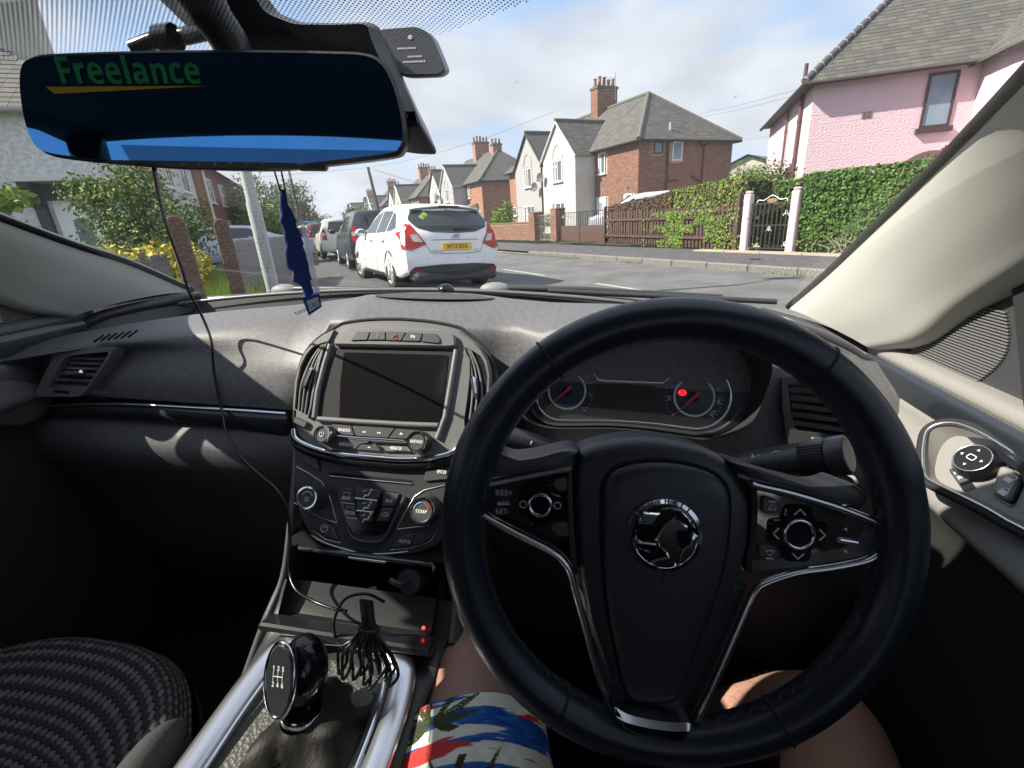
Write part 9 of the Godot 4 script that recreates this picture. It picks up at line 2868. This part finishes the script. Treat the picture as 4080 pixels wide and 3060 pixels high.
	for s in [-1.0, 1.0]:
		part(D, "side_window", on_side(S, [[0.85, 0.98], [1.25, 0.97], [1.85, 0.96], [1.85, 1.33], [1.3, 1.28]], s), mats.dark_glass)
		part(D, "side_window", on_side(S, [[1.92, 0.96], [3.2, 0.96], [2.75, 1.27], [1.92, 1.33]], s), mats.dark_glass)
		arch(D, S, 0.95, 0.31, 0.36, s); arch(D, S, 3.65, 0.31, 0.36, s)
		wheel(D, Vector3(s * 0.86, 0.31, -0.95), 0.31); wheel(D, Vector3(s * 0.86, 0.31, -3.65), 0.31)
	# silver people carrier behind the drive gates
	var V := Auto.new()
	V.st = [[0.0, 0.30, 1.0, 1.72, 0.84, 0.84, 0.62], [0.4, 0.24, 1.0, 1.75, 0.88, 0.87, 0.64], [2.4, 0.22, 0.98, 1.74, 0.88, 0.87, 0.64], [2.9, 0.22, 0.98, 1.62, 0.88, 0.86, 0.62], [3.7, 0.22, 1.0, 1.12, 0.88, 0.85, 0.72], [4.5, 0.26, 0.8, 0.9, 0.82, 0.78, 0.68]]
	V.rear = [[0.2, 0.04], [0.5, 0.0], [1.0, 0.04], [1.7, 0.2]]
	var vp := W(16.2, 14.6, 0.12)
	var VV := thing("people_carrier", "silver people carrier parked behind the brown drive gates", "car", Transform3D(Basis(Vector3.UP, deg_to_rad(36.0 - 50.0 + 90.0)), vp + RD * 1.5 - FD * 1.5))
	part(VV, "body", car_body(V, 20), mt("paint_carrier", 0.50, 0.53, 0.58, 0.22, 0.2))
	for s in [-1.0, 1.0]:
		part(VV, "side_window", on_side(V, [[0.5, 1.06], [1.5, 1.05], [1.5, 1.58], [0.6, 1.58]], s), mats.dark_glass)
		part(VV, "side_window", on_side(V, [[1.57, 1.05], [3.3, 1.06], [2.75, 1.52], [1.57, 1.58]], s), mats.dark_glass)
		wheel(VV, Vector3(s * 0.86, 0.31, -0.9), 0.31); wheel(VV, Vector3(s * 0.86, 0.31, -3.6), 0.31)
	var wm := MB.new()
	wm.quad(Vector3(-0.62, 1.10, -3.78), Vector3(0.62, 1.10, -3.78), Vector3(0.55, 1.60, -2.98), Vector3(-0.55, 1.60, -2.98))
	part(VV, "windscreen", wm, mats.dark_glass)

func white_car() -> void:
	var A := Auto.new()
	A.st = [[0.0, 0.34, 0.95, 1.36, 0.82, 0.80, 0.60], [0.22, 0.26, 0.97, 1.41, 0.885, 0.86, 0.615], [0.6, 0.22, 0.98, 1.455, 0.90, 0.88, 0.62], [1.2, 0.20, 0.97, 1.475, 0.90, 0.885, 0.63], [2.0, 0.20, 0.95, 1.47, 0.90, 0.88, 0.63], [2.55, 0.20, 0.94, 1.35, 0.90, 0.875, 0.63], [3.05, 0.20, 0.95, 1.10, 0.90, 0.87, 0.70], [3.35, 0.20, 0.92, 1.0, 0.90, 0.865, 0.74], [3.9, 0.22, 0.82, 0.90, 0.88, 0.84, 0.70], [4.2, 0.26, 0.70, 0.74, 0.80, 0.76, 0.62]]
	A.rear = [[0.20, 0.10], [0.36, 0.02], [0.62, 0.0], [0.74, 0.05], [0.95, 0.08], [1.02, 0.12], [1.34, 0.36], [1.5, 0.50]]
	A.bulge = 0.17
	var T := thing("white_car", "white hatchback parked just ahead, yellow plate HY13 EOG, seen from behind", "car", Transform3D(Basis(Vector3.UP, deg_to_rad(38.4)) * R(0, 0, -3.2), Vector3(-2.36, 0.03, -7.78)), "parked row on the left")
	var white := rough_map(mt("paint_white", 0.80, 0.81, 0.82, 0.22), null, 0, 1)
	white.clearcoat_enabled = true
	part(T, "body", car_body(A, 34), white)
	var gl := mt("dark_glass", 0.03, 0.04, 0.045, 0.05)
	var bl := mt("bumper_black", 0.03, 0.033, 0.04, 0.55)
	part(T, "rear_window", on_back(A, PackedVector2Array([Vector2(-0.62, 1.31), Vector2(-0.40, 1.36), Vector2(0.0, 1.37), Vector2(0.40, 1.36), Vector2(0.62, 1.31), Vector2(0.70, 1.18), Vector2(0.62, 1.06), Vector2(0.4, 0.985), Vector2(0.0, 0.965), Vector2(-0.4, 0.985), Vector2(-0.62, 1.06), Vector2(-0.70, 1.18)]), 0.012, 0.03), gl)
	# spoiler over the glass with its brake lamp
	var m := MB.new()
	var rows := []
	for k in 13:
		var u := k / 6.0 - 1.0
		var x := u * 0.63
		var zr := -0.30 + 0.13 * (1.0 - u * u)
		rows.append(PackedVector3Array([Vector3(x, 1.425 - 0.03 * u * u, -0.62), Vector3(x, 1.415 - 0.045 * u * u, -0.42 + 0.08 * (1 - u * u)), Vector3(x, 1.398 - 0.05 * u * u, zr), Vector3(x, 1.378 - 0.05 * u * u, zr - 0.01), Vector3(x, 1.37 - 0.05 * u * u, -0.42 + 0.08 * (1 - u * u))]))
	m.grid(rows)
	part(T, "spoiler", m, white)
	m = MB.new()
	m.cbox(X(R(-20), Vector3(0.0, 1.384, -0.168)), Vector3(0.36, 0.026, 0.02), 0.004)
	part(T, "brake_lamp", m, mt("lamp_dull", 0.10, 0.012, 0.012, 0.2))
	# tail lamps: pointed at the front, wrapping the corner
	for s in [-1.0, 1.0]:
		var L := hold(T, "tail_lamp")
		var red := mt("lamp_red", 0.42, 0.02, 0.015, 0.12)
		part(L, "lens", on_back(A, PackedVector2Array([Vector2(s * 0.50, 0.80), Vector2(s * 0.60, 0.94), Vector2(s * 0.70, 1.12), Vector2(s * 0.80, 1.0), Vector2(s * 0.82, 0.72), Vector2(s * 0.74, 0.70)]), 0.014, 0.015, 0.02), red)
		part(L, "side_lens", on_side(A, [[-0.02, 0.71], [0.10, 0.72], [0.13, 0.88], [0.34, 0.965], [0.30, 0.985], [0.12, 1.0], [0.10, 1.12], [-0.02, 1.12]], s, 0.012), red)
		part(L, "clear_lens", on_back(A, PackedVector2Array([Vector2(s * 0.555, 0.83), Vector2(s * 0.63, 0.955), Vector2(s * 0.74, 0.95), Vector2(s * 0.70, 0.84)]), 0.02, 0.015), mt("lamp_clear2", 0.62, 0.56, 0.54, 0.12))
		part(T, "reflector", on_back(A, PackedVector2Array([Vector2(s * 0.60, 0.355), Vector2(s * 0.77, 0.355), Vector2(s * 0.75, 0.40), Vector2(s * 0.62, 0.40)]), 0.026, 0.008), red)
		# sides: windows, door lines, handles, mirror, wheels
		part(T, "side_window", on_side(A, [[0.42, 1.06], [0.62, 1.02], [0.98, 1.0], [0.98, 1.33], [0.72, 1.27]], s), gl)
		part(T, "side_window", on_side(A, [[1.04, 1.0], [1.72, 0.985], [1.72, 1.375], [1.04, 1.345]], s), gl)
		part(T, "side_window", on_side(A, [[1.79, 0.985], [2.86, 0.985], [2.55, 1.20], [2.2, 1.33], [1.79, 1.378]], s), gl)
		for z in [0.95, 1.76, 2.75]:
			m = MB.new()
			var p := []
			for k in 9: p.append(A.side(z - (0.12 * sin(PI * minf(k / 5.0, 1.0)) if z == 0.95 else 0.0), lerpf(0.26, 0.97, k / 8.0), s, 0.001))
			m.tube(p, 0.004, 5)
			part(T, "door_gap", m, bl)
		for z in [1.05, 1.98]:
			m = MB.new()
			m.tube([A.side(z, 0.86, s, 0.015), A.side(z + 0.1, 0.86, s, 0.04), A.side(z + 0.2, 0.855, s, 0.015)], 0.016, 8)
			part(T, "door_handle", m, white)
		m = MB.new()
		m.ball(A.side(2.72, 1.0, s, 0.12), Vector3(0.11, 0.075, 0.07), 16, 10)
		part(T, "wing_mirror", m, white)
		m = MB.new()
		m.extrude(circ(0.085, Vector2.ZERO, 18, 0.058), 0, 0.012, X(Basis(), A.side(2.72, 1.0, s, 0.12) + Vector3(0, 0, 0.06)))
		part(T, "mirror_glass", m, mt("small_mirror", 0.45, 0.48, 0.5, 0.08, 0.9))
		arch(T, A, 0.82, 0.32, 0.375, s); arch(T, A, 3.42, 0.32, 0.375, s)
		wheel(T, Vector3(s * 0.905, 0.315, -0.82), 0.315); wheel(T, Vector3(s * 0.905, 0.315, -3.42), 0.315, 8.0)
		part(T, "sill_strip", on_side(A, [[1.22, 0.205], [3.02, 0.205], [3.02, 0.29], [1.22, 0.29]], s, 0.008), bl)
	# lower bumper in black plastic
	part(T, "bumper_insert", on_back(A, PackedVector2Array([Vector2(-0.72, 0.44), Vector2(-0.3, 0.475), Vector2(0.3, 0.475), Vector2(0.72, 0.44), Vector2(0.80, 0.36), Vector2(0.74, 0.25), Vector2(-0.74, 0.25), Vector2(-0.80, 0.36)]), 0.02, 0.02, 0.03), bl)
	m = MB.new()
	m.cbox(X(Basis(), Vector3(0, 0.275, -0.05)), Vector3(1.5, 0.17, 0.36), 0.05)
	part(T, "bumper_lip", m, bl)
	for x in [-0.5, -0.18, 0.18, 0.5]: part(T, "parking_sensor", on_back(A, circ(0.012, Vector2(x, 0.575), 10), 0.008, 0.001), mt("sensor", 0.42, 0.43, 0.45, 0.4))
	# hatch seam, crease, badge, plate, letters
	m = MB.new()
	var seam := []
	for q in [[-0.60, 1.0], [-0.56, 0.86], [-0.47, 0.72], [-0.40, 0.66], [0.0, 0.645], [0.40, 0.66], [0.47, 0.72], [0.56, 0.86], [0.60, 1.0]]: seam.append(A.back(q[0], q[1], 0.003))
	m.tube(spl(seam, 4), 0.004, 5)
	part(T, "hatch_gap", m, bl)
	m = MB.new()
	var cr := []
	for k in 13: cr.append(A.back(-0.42 + 0.07 * k, 0.862, 0.004))
	m.tube(cr, 0.006, 5)
	part(T, "hatch_crease", m, mt("crease", 0.30, 0.31, 0.33, 0.4))
	var bx := X(R(-8), A.back(0, 0.915, 0.012))
	m = MB.new()
	m.extrude(circ(0.075, Vector2.ZERO, 28, 0.033), 0, 0.012, bx, 0.003)
	part(T, "badge", m, mats.chrome)
	m = MB.new()
	m.extrude(circ(0.066, Vector2.ZERO, 28, 0.026), 0.012, 0.0135, bx)
	part(T, "badge_field", m, mt("badge_blue", 0.01, 0.03, 0.12, 0.2))
	words(T, "badge_script", "Ford", 0.042, mats.chrome, bx * X(R(0, 0, 4), Vector3(0, 0, 0.0138)), false, 0.9, true)
	var P := hold(T, "number_plate", X(R(-6), A.back(0, 0.755, 0.022)))
	m = MB.new()
	m.cbox(Transform3D(), Vector3(0.52, 0.111, 0.008), 0.003)
	part(P, "plate", m, mt("plate_yellow", 0.78, 0.50, 0.02, 0.45))
	words(P, "lettering", "HY13 EOG", 0.078, mats.matt, X(Basis(), Vector3(0, 0, 0.0045)), true, 0.82)
	words(T, "model_lettering", "Focus", 0.05, mt("badge_grey", 0.35, 0.36, 0.37, 0.3, 0.6), X(R(-6, -14), A.back(-0.33, 0.69, 0.006)), true)
	words(T, "model_lettering", "ECO", 0.035, mats.badge_grey, X(R(-6, 14), A.back(0.36, 0.69, 0.006)), true)
	# rear wiper, window sign, aerial
	m = MB.new()
	m.tube([A.back(0.0, 1.03, 0.02), A.back(0.18, 1.035, 0.024), A.back(0.34, 1.03, 0.02)], [0.02, 0.012, 0.006], 8)
	m.ball(A.back(0.0, 1.035, 0.014), Vector3(0.03, 0.03, 0.015), 10, 8)
	part(T, "rear_wiper", m, mats.matt)
	var sg := X(R(-34), A.back(-0.42, 1.22, 0.012))
	m = MB.new()
	m.extrude(PackedVector2Array([Vector2(-0.11, 0.0), Vector2(0, -0.10), Vector2(0.11, 0.0), Vector2(0, 0.10)]), 0, 0.003, sg, 0.001)
	part(T, "window_sign", m, mt("sign_lime", 0.42, 0.66, 0.10, 0.6))
	for k in 3:
		m = MB.new()
		for j in 5 - k: m.extrude(rrect(0.016, 0.012, 0.002, Vector2((j - (4 - k) / 2.0) * 0.02, 0.022 - 0.02 * k)), 0.0032, 0.004, sg)
		part(T, "sign_print", m, mt("sign_ink", 0.08, 0.15, 0.04, 0.8))
	m = MB.new()
	m.tube([Vector3(0, 1.49, -0.75), Vector3(0, 1.75, -0.62)], [0.006, 0.003], 6)
	m.ball(Vector3(0, 1.485, -0.75), Vector3(0.03, 0.02, 0.05), 10, 8)
	part(T, "aerial", m, mats.matt)
	m = MB.new()
	m.at(Vector3(0, 0.5, -2.0), Vector3(1.2, 0.3, 3.4))
	part(T, "underbody", m, mats.hole)
